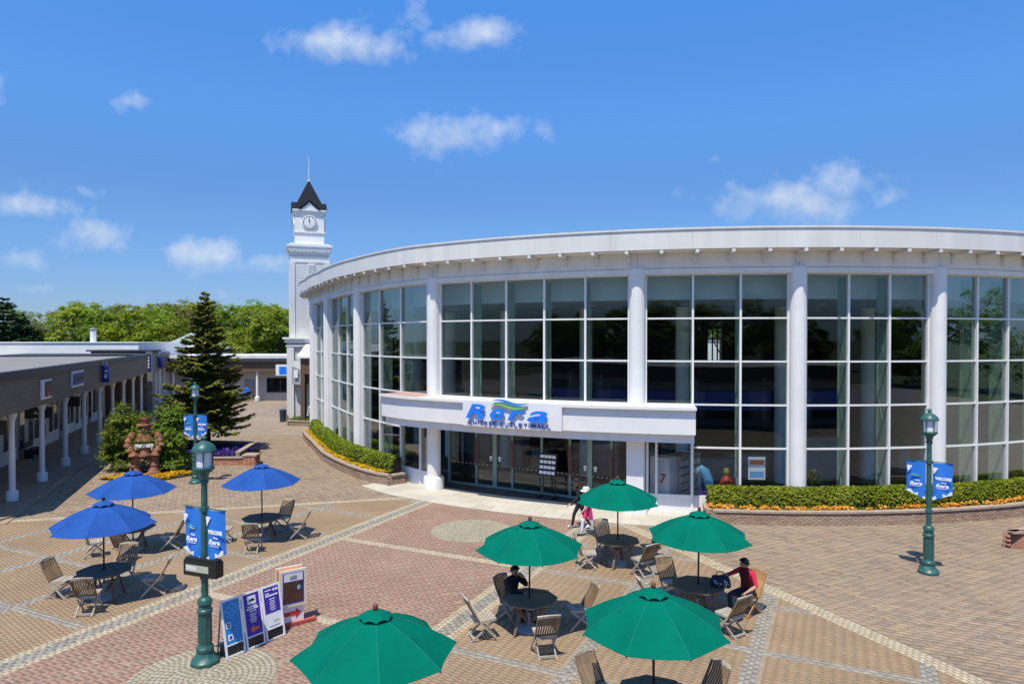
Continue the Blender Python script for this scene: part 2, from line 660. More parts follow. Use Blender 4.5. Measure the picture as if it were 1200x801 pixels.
M['violet'] = mat('board_violet', (0.055, 0.025, 0.36), 0.4, 0.05, 3)
M['skyprint'] = mat('board_light_blue', (0.16, 0.46, 0.78), 0.4, 0.05, 3)
M['red'] = mat('red_print', (0.62, 0.030, 0.025), 0.45, 0.06, 3)
M['orange'] = mat('orange_print', (0.80, 0.16, 0.03), 0.45, 0.05, 3)
M['finialred'] = mat('dark_red_finial', (0.16, 0.045, 0.03), 0.5, 0.1, 6)
M['redbase'] = mat('red_painted_base', (0.44, 0.085, 0.06), 0.6, 0.12, 6)
M['cream'] = mat('cream_enamel', (0.74, 0.68, 0.54), 0.45, 0.06, 3)
M['terracotta'] = mat('terracotta_side', (0.52, 0.20, 0.10), 0.65, 0.1, 3)
M['poster'] = mat('poster_dark', (0.075, 0.030, 0.022), 0.35, 0.55, 5)
M['grey'] = mat('grey_metal', (0.30, 0.31, 0.32), 0.45, 0.1, 4, metal=0.2)
M['lightgrey'] = mat('light_grey_enamel', (0.70, 0.73, 0.76), 0.4, 0.04, 3)
M['binblue'] = mat('dark_blue_bin', (0.02, 0.05, 0.08), 0.5, 0.1, 4)
M['concrete'] = mat('concrete_base', (0.34, 0.345, 0.34), 0.8, 0.14, 9, bump=0.2, bscale=50)
M['coping'] = mat('stone_coping', (0.40, 0.31, 0.24), 0.85, 0.16, 5, bump=0.2, bscale=40)
M['soil'] = mat('soil', (0.035, 0.024, 0.017), 0.95, 0.3, 8, bump=0.4, bscale=30)
M['pinkroof'] = mat('pink_membrane', (0.50, 0.30, 0.25), 0.85, 0.12, 2)
M['bark'] = mat('bark', (0.075, 0.055, 0.040), 0.9, 0.3, 9, bump=0.5, bscale=25)
M['teak_lit'] = piece_mat('lit_weathered_teak', [(0.36, 0.31, 0.25), (0.46, 0.42, 0.36), (0.52, 0.48, 0.42), (0.40, 0.34, 0.27)], 0.8, 0.2, 3.0, 0.2, 60, 0.2)  # sunlit copy of the chair wood, its brightness put into the colour
M['teak_shaded'] = piece_mat('shaded_teak_slats', [(0.20, 0.125, 0.07), (0.25, 0.16, 0.09), (0.29, 0.20, 0.12), (0.22, 0.15, 0.09)], 0.8, 0.2, 3.0, 0.22, 60, 0.2)  # same wood for the backs, their shade put into a browner colour
M['teak_new'] = piece_mat('new_teak', [(0.46, 0.24, 0.09), (0.52, 0.28, 0.11), (0.50, 0.27, 0.12), (0.44, 0.23, 0.09)], 0.7, 0.12, 3.0, 0.15, 60, 0.15)
M['table_wood'] = piece_mat('table_wood', [(0.19, 0.12, 0.072), (0.23, 0.15, 0.09), (0.27, 0.18, 0.11)], 0.75, 0.2, 3.0, 0.2, 50, 0.2)
M['table_dark'] = piece_mat('dark_table_wood', [(0.085, 0.068, 0.055), (0.11, 0.088, 0.070), (0.13, 0.105, 0.085)], 0.7, 0.2, 3.0, 0.2, 50, 0.2)
M['pots'] = mat('terracotta_pot', (0.36, 0.155, 0.088), 0.8, 0.4, 4, bump=0.2, bscale=30)
M['red_brick'] = piece_mat('red_paver', [(0.315, 0.185, 0.132), (0.370, 0.228, 0.165), (0.410, 0.232, 0.175), (0.340, 0.240, 0.172), (0.425, 0.278, 0.200), (0.320, 0.218, 0.155)], 0.85, 0.22, 0.5, 0.15, 35)
M['tan_brick'] = piece_mat('tan_paver', [(0.330, 0.230, 0.138), (0.375, 0.255, 0.150), (0.350, 0.250, 0.152), (0.395, 0.252, 0.152), (0.360, 0.262, 0.163), (0.385, 0.272, 0.168)], 0.85, 0.25, 0.45, 0.15, 35)
M['mixed_brick'] = piece_mat('grey_brown_paver', [(0.245, 0.185, 0.135), (0.385, 0.285, 0.190), (0.280, 0.215, 0.160), (0.420, 0.305, 0.196), (0.320, 0.255, 0.190), (0.405, 0.280, 0.184), (0.265, 0.210, 0.170)], 0.85, 0.2, 0.3, 0.14, 25)
M['cream_sett'] = piece_mat('cream_sett', [(0.44, 0.36, 0.24), (0.52, 0.44, 0.30), (0.56, 0.48, 0.34), (0.47, 0.40, 0.28)], 0.8, 0.2, 1.5, 0.15, 30)
M['grey_sett'] = piece_mat('grey_sett', [(0.27, 0.25, 0.215), (0.33, 0.31, 0.265), (0.38, 0.35, 0.30), (0.30, 0.28, 0.235)], 0.8, 0.2, 1.5, 0.15, 30)
M['cobble'] = piece_mat('granite_cobble', [(0.34, 0.30, 0.21), (0.41, 0.36, 0.26), (0.46, 0.41, 0.31), (0.38, 0.34, 0.26)], 0.8, 0.2, 1.5, 0.18, 25)
M['tile'] = piece_mat('pale_paving_tile', [(0.50, 0.46, 0.38), (0.56, 0.52, 0.44), (0.60, 0.56, 0.48)], 0.75, 0.12, 0.8, 0.1, 20, 0.1)
M['wall_brick'] = piece_mat('planter_brick', [(0.20, 0.120, 0.085), (0.26, 0.160, 0.110), (0.32, 0.215, 0.150), (0.235, 0.165, 0.125), (0.36, 0.26, 0.19)], 0.9, 0.2, 2.0, 0.2, 40)
M['red_wall_brick'] = piece_mat('red_planter_brick', [(0.30, 0.12, 0.075), (0.37, 0.16, 0.10), (0.42, 0.20, 0.13)], 0.9, 0.2, 2.0, 0.2, 40)
M['mortar'] = mat('joint_sand', (0.31, 0.25, 0.18), 0.95, 0.2, 4)
M['mortar_light'] = mat('light_joint', (0.34, 0.30, 0.24), 0.95, 0.15, 4)

M['leaf_a'] = leaf_mat('leaves_bright', [(0.150, 0.230, 0.014), (0.270, 0.370, 0.024), (0.370, 0.470, 0.045)], 0.45)
M['leaf_b'] = leaf_mat('leaves_mid', [(0.095, 0.175, 0.016), (0.175, 0.285, 0.026), (0.250, 0.360, 0.040)], 0.45)
M['leaf_c'] = leaf_mat('leaves_yellow', [(0.160, 0.195, 0.018), (0.260, 0.300, 0.032), (0.350, 0.380, 0.060)], 0.45)
M['leaf_f'] = leaf_mat('leaves_flowering', [(0.110, 0.150, 0.040), (0.200, 0.240, 0.090), (0.50, 0.50, 0.34)], 0.45)
M['leaf_r'] = leaf_mat('leaves_russet', [(0.130, 0.120, 0.030), (0.190, 0.165, 0.045), (0.240, 0.205, 0.060)], 0.45)
M['needle'] = leaf_mat('spruce_needles', [(0.040, 0.064, 0.013), (0.160, 0.185, 0.026), (0.400, 0.390, 0.048)], 0.15)
M['needle_d'] = leaf_mat('pine_needles', [(0.026, 0.056, 0.026), (0.060, 0.108, 0.040), (0.095, 0.150, 0.052)], 0.15)
M['hedge'] = leaf_mat('hedge_leaves', [(0.090, 0.150, 0.012), (0.215, 0.300, 0.016), (0.380, 0.440, 0.026)], 0.4)
M['shrub'] = leaf_mat('shrub_leaves', [(0.085, 0.140, 0.016), (0.170, 0.250, 0.024), (0.270, 0.340, 0.038)], 0.4)
M['yellow_fl'] = leaf_mat('yellow_petals', [(0.62, 0.40, 0.006), (0.80, 0.56, 0.01), (0.86, 0.66, 0.03)], 0.3)
M['orange_fl'] = leaf_mat('orange_petals', [(0.70, 0.20, 0.02), (0.82, 0.36, 0.05), (0.86, 0.52, 0.12)], 0.3)
M['violet_fl'] = leaf_mat('violet_petals', [(0.012, 0.008, 0.085), (0.032, 0.020, 0.19), (0.13, 0.09, 0.40)], 0.3)
M['pale_leaf'] = leaf_mat('pale_indoor_leaves', [(0.20, 0.22, 0.10), (0.32, 0.33, 0.17)], 0.3)
M['grass'] = leaf_mat('grass_blades', [(0.09, 0.14, 0.02), (0.16, 0.22, 0.035)], 0.3)
M['skin'] = mat('skin', (0.50, 0.29, 0.20), 0.55, 0.06, 6)
M['hair'] = mat('dark_hair', (0.012, 0.010, 0.009), 0.5, 0.2, 30)
M['blackcloth'] = mat('black_cloth', (0.014, 0.014, 0.018), 0.85, 0.2, 10)
M['pinkcloth'] = mat('pink_cloth', (0.78, 0.035, 0.20), 0.8, 0.08, 6)
M['whitecloth'] = mat('white_cloth', (0.74, 0.74, 0.80), 0.85, 0.06, 6)
M['maroon'] = mat('maroon_cloth', (0.13, 0.010, 0.022), 0.85, 0.15, 8)
M['redcloth'] = mat('red_cloth', (0.60, 0.02, 0.06), 0.85, 0.08, 8)
M['navycloth'] = mat('navy_cloth', (0.020, 0.026, 0.055), 0.85, 0.15, 8)
M['jean'] = mat('dark_denim', (0.030, 0.036, 0.055), 0.85, 0.15, 12)
M['shoe'] = mat('dark_shoe', (0.02, 0.02, 0.02), 0.5, 0.1, 8)
M['orangehat'] = mat('orange_brown_hair', (0.38, 0.13, 0.035), 0.7, 0.2, 20)
M['whitehat'] = mat('pale_hat', (0.62, 0.60, 0.56), 0.8, 0.08, 10)
M['gold'] = mat('golden_globe', (0.50, 0.30, 0.04), 0.35, 0.15, 9)
M['redstrip'] = mat('dark_red_strip', (0.20, 0.035, 0.035), 0.5, 0.1, 4)


def canvas_mat(name, col):
    m = mat(name, col, 0.85, 0.12, 2.2, spec=0.06)
    nt = m.node_tree
    p = nt.nodes['Principled BSDF']
    b1 = nt.nodes.new('ShaderNodeBump')
    b1.inputs['Strength'].default_value = 0.35
    b1.inputs['Distance'].default_value = 0.03
    nt.links.new(noise(nt, 5.0, 3.0, 0.55), b1.inputs['Height'])
    b2 = nt.nodes.new('ShaderNodeBump')
    b2.inputs['Strength'].default_value = 0.2
    b2.inputs['Distance'].default_value = 0.004
    nt.links.new(noise(nt, 160.0, 2.0, 0.6), b2.inputs['Height'])
    nt.links.new(b1.outputs[0], b2.inputs['Normal'])
    nt.links.new(b2.outputs[0], p.inputs['Normal'])
    tr = nt.nodes.new('ShaderNodeBsdfTranslucent')
    tr.inputs[0].default_value = (*[min(1, c * 1.5) for c in col], 1)
    mx = nt.nodes.new('ShaderNodeMixShader')
    mx.inputs[0].default_value = 0.16
    nt.links.new(p.outputs[0], mx.inputs[1])
    nt.links.new(tr.outputs[0], mx.inputs[2])
    nt.links.new(mx.outputs[0], nt.nodes['Material Output'].inputs['Surface'])
    return m


M['green_seam'] = mat('green_seam_tape', (0.01, 0.22, 0.155), 0.8, 0.08, 6, spec=0.1)
M['blue_seam'] = mat('blue_seam_tape', (0.04, 0.135, 0.46), 0.8, 0.08, 6, spec=0.1)
M['blue_c'] = canvas_mat('blue_canvas_cloth', (0.028, 0.105, 0.39))
M['green_c'] = canvas_mat('green_canvas_cloth', (0.0, 0.172, 0.116))

# ------------------------------------------------------------------ ground and paving
CC = (10.8, 48.5)           # centre of the round hall


def polar(th, R):
    t = math.radians(th)
    if R > 20:
        R += hall_bulge(th)
    return (CC[0] + R * math.sin(t), CC[1] - R * math.cos(t))


def xy(s, t):
    return (0.9015 * s + 0.4327 * t, -0.4327 * s + 0.9015 * t)


AX = math.atan2(-0.4327, 0.9015)      # direction of the s axis


def sheet(name, poly, z, m, label, cat='ground', kind='structure'):
    b = MB()
    b.add([(x, y, z) for x, y in poly], [tuple(range(len(poly)))])
    o = b.build(name, m)
    return tag(o, label, cat, None, kind)


def far_paving_mat():
    m, nt, p = new_mat('far_paving')
    gm = nt.nodes.new('ShaderNodeNewGeometry')
    mp = nt.nodes.new('ShaderNodeMapping')
    mp.inputs['Rotation'].default_value = (0, 0, -AX)
    nt.links.new(gm.outputs['Position'], mp.inputs[0])
    br = nt.nodes.new('ShaderNodeTexBrick')
    br.inputs['Scale'].default_value = 1.0
    br.inputs['Brick Width'].default_value = 0.3
    br.inputs['Row Height'].default_value = 0.15
    br.inputs['Mortar Size'].default_value = 0.006
    br.inputs['Color1'].default_value = (0.27, 0.215, 0.165, 1)
    br.inputs['Color2'].default_value = (0.41, 0.315, 0.225, 1)
    br.inputs['Mortar'].default_value = (0.16, 0.13, 0.10, 1)
    nt.links.new(mp.outputs[0], br.inputs['Vector'])
    n1 = noise(nt, 0.22, 5.0, 0.6, gm.outputs['Position'])
    f = nmath(nt, 'MULTIPLY', nmath(nt, 'SUBTRACT', n1, 0.3), 2.5, clamp=True)
    c = mixcol(nt, f, mixcol(nt, 1.0, br.outputs[0], (0.78, 0.78, 0.8), 'MULTIPLY'), br.outputs[0])
    nt.links.new(c, p.inputs['Base Color'])
    p.inputs['Roughness'].default_value = 0.85
    return m


def ground_mat():
    m, nt, p = new_mat('far_ground')
    gm = nt.nodes.new('ShaderNodeNewGeometry')
    n1 = noise(nt, 0.05, 6.0, 0.6, gm.outputs['Position'])
    n2 = noise(nt, 2.0, 4.0, 0.6, gm.outputs['Position'])
    c = mixcol(nt, n1, (0.045, 0.075, 0.018), (0.085, 0.10, 0.035))
    c = mixcol(nt, nmath(nt, 'MULTIPLY', n2, 0.5), c, (0.07, 0.06, 0.035))
    nt.links.new(c, p.inputs['Base Color'])
    p.inputs['Roughness'].default_value = 0.95
    return m


M['farpave'] = far_paving_mat()
M['ground'] = ground_mat()
M['arcade'] = mat('arcade_floor', (0.30, 0.215, 0.145), 0.85, 0.2, 0.8, bump=0.1, bscale=20)

sheet('ground', [(-3000, -3000), (3000, -3000), (3000, 3000), (-3000, 3000)], -0.06, M['ground'], 'flat green land running out to the horizon')
sheet('plaza_ground', [(-75, -40), (70, -40), (70, 90), (-75, 90)], -0.03, M['farpave'], 'grey brown paving of the far plaza walks', 'paving')


def in_view(X, Y, margin=0.6):
    # part of the ground the photograph's frame covers
    return (np.abs(X) < 0.752 * Y + margin) & (Y > 12.2)


def pieces(V5, kind='x'):
    pass


def paver_boxes(X, Y, a, b, rot, ztop, zbot):
    """open-bottomed boxes, arrays of centres"""
    n = len(X)
    a = np.broadcast_to(a, n)
    b = np.broadcast_to(b, n)
    rot = np.broadcast_to(rot, n)
    c, s = np.cos(rot), np.sin(rot)
    zt = ztop + rng.uniform(-0.0012, 0.0012, n)
    tx = rng.uniform(-0.0012, 0.0012, n)
    ty = rng.uniform(-0.0012, 0.0012, n)
    V = np.zeros((n, 8, 3), dtype=np.float32)
    sg = [(-1, -1), (1, -1), (1, 1), (-1, 1)]
    for k, (i, j) in enumerate(sg):
        x, y = a * i, b * j
        ch = 0.985
        V[:, k, 0] = X + x * c - y * s
        V[:, k, 1] = Y + x * s + y * c
        V[:, k, 2] = zbot
        V[:, 4 + k, 0] = X + (x * c - y * s) * ch ** 0.5
        V[:, 4 + k, 1] = Y + (x * s + y * c) * ch ** 0.5
        V[:, 4 + k, 2] = zt + i * tx + j * ty
    base = np.arange(n, dtype=np.int32)[:, None] * 8
    F = np.concatenate([base + np.array(q, dtype=np.int32) for q in
                        ((4, 5, 6, 7), (0, 1, 5, 4), (1, 2, 6, 5), (2, 3, 7, 6), (3, 0, 4, 7))])
    return V.reshape(-1, 3), F


_unit = {}


def unit_paver(name, a, b, h, m):
    key = (name, round(a, 4), round(b, 4), m.name)
    if key not in _unit:
        V, F = paver_boxes(np.zeros(1), np.zeros(1), a, b, 0.0, 0.0, -h)
        _unit[key] = np_mesh(name, V, F, [m])
    return _unit[key]


def lay(parent, name, m, X, Y, a, b, rot, ztop=0.0, h=0.014, singles=300, fill='paving_field'):
    """lays pavers: the 300 largest in view one by one, the rest joined"""
    n = len(X)
    a = np.broadcast_to(a, n)
    b = np.broadcast_to(b, n)
    rot = np.broadcast_to(rot, n)
    vis = in_view(X, Y, 0.0) & (Y > 12.75)
    score = np.where(vis, a * b / Y ** 3, 0)
    order = np.argsort(-score)
    one = [i for i in order[:singles] if score[i] > 0]
    rest = np.ones(n, dtype=bool)
    rest[one] = False
    for i in one:
        o = link(name, unit_paver(name, float(a[i]), float(b[i]), h, m), parent,
                 (float(X[i]), float(Y[i]), ztop + random.uniform(-0.001, 0.001)))
        o.rotation_euler = (random.uniform(-0.006, 0.006), random.uniform(-0.006, 0.006), float(rot[i]))
    if rest.any():
        V, F = paver_boxes(X[rest], Y[rest], a[rest], b[rest], rot[rest], ztop, ztop - h)
        o = link(fill, np_mesh(fill, V, F, [m]), parent)
        o['kind'] = 'stuff'


def XYst(s, t):
    return 0.9015 * s + 0.4327 * t, -0.4327 * s + 0.9015 * t


SA, SB = -14.72, -7.78
C1 = (-1.35, 22.89)
C2 = (-5.87, 12.85)


def lineD(s):
    return 23.01 + 0.854 * (s + 15.84)


def lineC(s):
    return 22.84 - 0.86 * (s + 6.51)


def distC(X, Y):
    return np.hypot(X - CC[0], Y - CC[1])


def offc(X, Y, c, r):
    return np.hypot(X - c[0], Y - c[1]) > r


# --- red brick walk in herringbone between the two bands
p0 = [xy(SA, 4), xy(SB, 4), xy(SB, 23.5), xy(SA, 23.5)]
red = sheet('red_paving', p0, -0.0018, M['mortar'], 'red brick herringbone walk leading to the entrance', 'paving')
u = 0.105
N = 150
ii, jj = np.meshgrid(np.arange(-N, N), np.arange(-N, N), indexing='ij')
k4 = (ii - jj) % 4
hx = np.concatenate([(ii[k4 == 0] + 1.0) * u, (ii[k4 == 3] + 0.5) * u])
hy = np.concatenate([(jj[k4 == 0] + 0.5) * u, (jj[k4 == 3] + 1.0) * u])
hr = np.concatenate([np.zeros((k4 == 0).sum()), np.full((k4 == 3).sum(), PI / 2)])
q = 0.0
s_ = hx * math.cos(q) - hy * math.sin(q) + (SA + SB) / 2
t_ = hx * math.sin(q) + hy * math.cos(q) + 14.0
X, Y = XYst(s_, t_)
ok = (s_ > SA + 0.33) & (s_ < SB - 0.33) & (distC(X, Y) > 25.75) & in_view(X, Y)
ok &= offc(X, Y, C1, 1.33) & offc(X, Y, C2, 1.35)
for tb in (12.15, 17.43):
    ok &= np.abs(t_ - tb) > 0.13
lay(red, 'paver', M['red_brick'], X[ok], Y[ok], u - 0.0016, u / 2 - 0.0016, hr[ok] + q + AX)

# --- tan squares on both sides
S_LINES = [SA - 3.1 * k for k in range(1, 7)] + [SB + 3.12 * k for k in range(1, 5)]
T_LINES = [12.15 + 2.645 * k for k in range(-4, 5)]
bw, bl = 0.2, 0.1
ss, tt = np.meshgrid(np.arange(-36, 8, bw), np.arange(2, 26, bl), indexing='ij')
tt = tt + (np.arange(ss.shape[0])[:, None] % 2) * bl * 0.5
ss, tt = ss.ravel(), tt.ravel()
X, Y = XYst(ss, tt)
left = (ss < SA - 0.33) & (tt < lineD(ss) - 0.16)
right = (ss > SB + 0.33) & (tt < lineC(ss) - 0.16)
ok = (left | right) & in_view(X, Y) & (distC(X, Y) > 25.75)
for sl in S_LINES:
    ok &= np.abs(ss - sl) > 0.16
for tl in T_LINES:
    ok &= np.abs(tt - tl) > 0.13
xL = [xy(SA, 2), xy(SA, lineD(SA)), xy(-36, lineD(-36)), xy(-36, 2)]
tan = sheet('tan_paving', [xy(SB, 2), xy(8, 2), xy(8, lineC(8)), xy(SB, lineC(SB))], -0.0018, M['mortar'],
            'tan brick paving under the green parasols', 'paving')
tan2 = sheet('tan_paving', xL[::-1], -0.0020, M['mortar'], 'tan brick paving under the blue parasols', 'paving')
r_ = ok & right
lay(tan, 'paver', M['tan_brick'], X[r_], Y[r_], bw / 2 - 0.0024, bl / 2 - 0.0007, AX)
r_ = ok & left
lay(tan2, 'paver', M['tan_brick'], X[r_], Y[r_], bw / 2 - 0.0024, bl / 2 - 0.0007, AX)

# --- grey brown paving to the right and behind on the left
mw, ml = 0.30, 0.16
vv, uu = np.meshgrid(np.arange(4, 52, ml), np.arange(-60, 30, mw), indexing='ij')
uu = uu + (np.arange(vv.shape[0])[:, None] * 0.37 % 1.0) * mw
uu, vv = uu.ravel(), vv.ravel()
X, Y = XYst(uu, vv)
okR = (uu > -8) & (vv > lineC(uu) + 0.2) & (distC(X, Y) > 25.0) & in_view(X, Y)
okL = (uu < -12) & (vv > lineD(uu) + 0.2) & (distC(X, Y) > 24.2) & in_view(X, Y) & (Y < 46)
arc_b = (X + 19.83) * 0.937 + (Y - 27.02) * 0.349        # distance in front of the arcade posts
okL &= arc_b > 0.95
ap = (distC(X, Y) < 25.85) & (np.degrees(np.arctan2(X - CC[0], CC[1] - Y)) > -42.8) & (np.degrees(np.arctan2(X - CC[0], CC[1] - Y)) < -8)
okR &= ~ap
okL &= ~ap
mixr = sheet('grey_brown_paving', [xy(-8, 24.3), xy(8, 8), (40, 8), (40, 30)], -0.0026, M['mortar'], 'grey and brown mixed paving in front of the hedge on the right', 'paving')
lay(mixr, 'paver', M['mixed_brick'], X[okR], Y[okR], mw / 2 - 0.002, ml / 2 - 0.0016, AX)
mixl = sheet('grey_brown_paving', [xy(-12, 26), xy(-12, 47), (-34, 46), (-19, 22)], -0.0030, M['mortar'], 'grey and brown mixed paving between the arcade and the clock tower', 'paving')
lay(mixl, 'paver', M['mixed_brick'], X[okL], Y[okL], mw / 2 - 0.002, ml / 2 - 0.0016, AX)


# --- bands of small setts
def strip(s0, t0, s1, t1, offs, size, gap=0.004):
    """rows of setts along a straight line; offs = sideways offsets of the rows"""
    L = math.hypot(s1 - s0, t1 - t0)
    ang = math.atan2(t1 - t0, s1 - s0)
    n = int(L / size[0])
    k = (np.arange(n) + 0.5) * size[0]
    out = []
    for i, of in enumerate(offs):
        kk = k + (size[0] * 0.5 if i % 2 else 0)
        s = s0 + kk * math.cos(ang) - of * math.sin(ang)
        t = t0 + kk * math.sin(ang) + of * math.cos(ang)
        out.append(np.stack([s, t], 1))
    A = np.concatenate(out)
    return A[:, 0], A[:, 1], ang


def setts(parent, m, segs, size, z=0.004, singles=300, keep=None):
    XS, YS, RS = [], [], []
    for (s0, t0, s1, t1, offs) in segs:
        s, t, ang = strip(s0, t0, s1, t1, offs, size)
        X, Y = XYst(s, t)
        XS.append(X)
        YS.append(Y)
        RS.append(np.full(len(X), ang + AX))
    X, Y, R = np.concatenate(XS), np.concatenate(YS), np.concatenate(RS)
    ok = in_view(X, Y) & (distC(X, Y) > 25.8)
    if keep is not None:
        ok &= keep(X, Y)
    lay(parent, 'sett', m, X[ok], Y[ok], size[0] / 2 - 0.003, size[1] / 2 - 0.003, R[ok], z, 0.016, singles, 'sett_rows')


bandA = tag(empty('paved_band'), 'cream and grey band edging the red walk by the blue parasols', 'paving band', None, 'structure')
bandB = tag(empty('paved_band'), 'cream and grey band edging the red walk by the green parasols', 'paving band', None, 'structure')
for bnd, sc, t1 in ((bandA, SA, 24.0), (bandB, SB, 23.9)):
    setts(bnd, M['cream_sett'], [(sc, 4, sc, t1, (-0.31, -0.21, 0.21, 0.31))], (0.14, 0.098), singles=150)
    setts(bnd, M['grey_sett'], [(sc, 4, sc, t1, (-0.105, 0.0, 0.105))], (0.2, 0.1), singles=150)
cross = tag(empty('paved_band'), 'single cream setts crossing the red walk', 'paving band', None, 'structure')
setts(cross, M['cream_sett'], [(SA + 0.36, tb, SB - 0.36, tb, (-0.1, 0.0, 0.1)) for tb in (12.15, 17.43)], (0.14, 0.098),
      keep=lambda X, Y: offc(X, Y, C1, 1.4) & offc(X, Y, C2, 1.4))
edge = tag(empty('paved_band'), 'double cream line slanting between tan and grey brown paving on the right', 'paving band', None, 'structure')
setts(edge, M['cream_sett'], [(-8.0, lineC(-8.0), 6.0, lineC(6.0), (-0.16, -0.05, 0.06, 0.17))], (0.14, 0.104))
edge2 = tag(empty('paved_band'), 'cream line between tan paving and the arcade side on the left', 'paving band', None, 'structure')
setts(edge2, M['cream_sett'], [(-30.0, lineD(-30.0), -15.0, lineD(-15.0), (-0.11, 0.0, 0.11))], (0.14, 0.104))
gb = tag(empty('paved_band'), 'grey grid lines across the tan paving', 'paving band', None, 'structure')
segs = []
for sl in S_LINES:
    t1 = lineD(sl) if sl < SA else lineC(sl)
    segs.append((sl, 2, sl, t1 - 0.2, (-0.1, 0.0, 0.1)))
for tl in T_LINES:
    sD = (tl - 23.01) / 0.854 - 15.84
    sC = -(tl - 22.84) / 0.86 - 6.51
    if sD < SA - 0.5:
        segs.append((sD + 0.2, tl, SA - 0.38, tl, (-0.06, 0.06)))
    if sC > SB + 0.5:
        segs.append((SB + 0.38, tl, sC - 0.2, tl, (-0.06, 0.06)))
setts(gb, M['grey_sett'], segs, (0.2, 0.1), z=0.003)

# --- round cobbled roundels
for c, lab in ((C1, 'round cobbled roundel in the red walk before the entrance'), (C2, 'round cobbled roundel at the foot of the near lamp post')):
    b = MB()
    b.lathe([(1.395, -0.008), (1.395, -0.002)], (c[0], c[1], 0), 48)
    o = tag(b.build('cobble_roundel', M['mortar_light']), lab, 'paving', None, 'structure')
    XS, YS, AS, BS, RS = [], [], [], [], []
    r = 0.06
    while r < 1.36:
        n = max(5, int(2 * PI * r / 0.115))
        th = (np.arange(n) + random.random()) * 2 * PI / n
        XS.append(c[0] + r * np.cos(th))
        YS.append(c[1] + r * np.sin(th))
        AS.append(np.full(n, 0.046))
        BS.append(np.full(n, PI * r / n - 0.006))
        RS.append(th)
        r += 0.104
    X, Y, A, B, R = (np.concatenate(z) for z in (XS, YS, AS, BS, RS))
    ok = in_view(X, Y, 1.0)
    lay(o, 'cobble', M['cobble'], X[ok], Y[ok], A[ok], B[ok], R[ok], 0.006, 0.012, 300, 'cobble_rings')

# --- pale tiled apron round the entrance
b = MB()
b.arc(CC, 21.5, 25.8, -0.02, 0.004, -43.2, -7.6)
apron = tag(b.build('entrance_apron', M['mortar_light']), 'pale tiled apron curving before the entrance doors', 'paving', None, 'structure')
k = 0
for R0 in (21.6, 22.3, 23.0, 23.7, 24.4, 25.1):
    dth = math.degrees(0.7 / R0)
    th = -43.1
    while th + dth < -7.6:
        b = MB()
        b.arc(CC, R0 + 0.006, R0 + 0.692, 0.0, 0.014 + random.uniform(-0.001, 0.001), th + 0.012, th + dth - 0.012, 1)
        b.build('tile', M['tile'], apron)
        th += dth

# --- arcade floor with its kerb stones, on the left
AD = Vector((-0.349, 0.937))
AN = Vector((0.937, 0.349))
AP = Vector((-19.83, 27.02))


def arc_pt(a, b):
    """a along the arcade, b out towards the plaza"""
    p = AP + AD * a + AN * b
    return (p.x, p.y)


b = MB()
b.prism([arc_pt(-4.2, 0.7), arc_pt(62, 0.7), arc_pt(62, -3.2), arc_pt(-4.2, -3.2)], -0.02, 0.03)
o = tag(b.build('arcade_pavement', M['arcade']), 'brown covered walk along the shops on the left', 'pavement', None, 'structure')
for i in range(58):
    b = MB()
    b.prism([arc_pt(-4.0 + i, 0.95), arc_pt(-3.01 + i, 0.95), arc_pt(-3.01 + i, 0.71), arc_pt(-4.0 + i, 0.71)], -0.02, 0.036)
    b.build('kerb_stone', M['mixed_brick'], o)

# ------------------------------------------------------------------ the round glass hall
hall = thing('mall_building', 'white round two storey hall with tall gridded glass walls', 'building', (CC[0], CC[1], 0))
RG = 23.7
Z5, Z4, Z3, Z2, Z1, Z0 = 8.72, 7.19, 5.61, 4.02, 2.44, 0.64
COLS = [-97.4, -84.6, -71.15, -53.75, -36.4, -14.9, -1.15, 11.75, 24.9, 38.0]


def bld(b, name, m, parent=None, **kw):
    return b.build(name, m, parent or hall, world=True, **kw)


# roof, fascia panels, soffit
b = MB()
b.arc(CC, 2.0, 24.49, 10.05, 10.12, -100, 100, 80)
bld(b, 'roof', M['roofgrey'])
T = -97.4
while T < 62:
    b = MB()
    b.arc(CC, 24.50, 24.72, 9.62, 10.30, T + 0.007, T + 6.693)
    b.arc(CC, 24.46, 24.76, 10.301, 10.37, T + 0.004, T + 6.696)
    bld(b, 'fascia_panel', M['panel'], smooth=30)
    T += 6.7
b = MB()
b.arc(CC, 23.95, 24.52, 9.60, 9.618, -97.4, 62)
bld(b, 'soffit', M['frieze'], smooth=30)
for a0, a1 in zip(COLS, COLS[1:] + [51.0]):
    b = MB()
    b.arc(CC, 23.6, 23.94, 9.03, 9.60, a0 + 0.015, a1 - 0.015)
    b.arc(CC, 23.55, 23.90, 9.005, 9.03, a0, a1)
    b.arc(CC, 23.6, 23.97, 8.81, 9.005, a0 + 0.015, a1 - 0.015)
    bld(b, 'frieze_panel', M['frieze'], smooth=30)
T = -96.0
while T < 60:
    b = MB()
    rz = math.radians(T)
    x, y = polar(T, 24.36)
    b.box((x, y, 9.545), (0.12, 0.74, 0.105), rz)
    x, y = polar(T, 23.985)
    b.box((x, y, 9.33), (0.125, 0.10, 0.28), rz)
    bld(b, 'bracket', M['panel'])
    T += 2.87

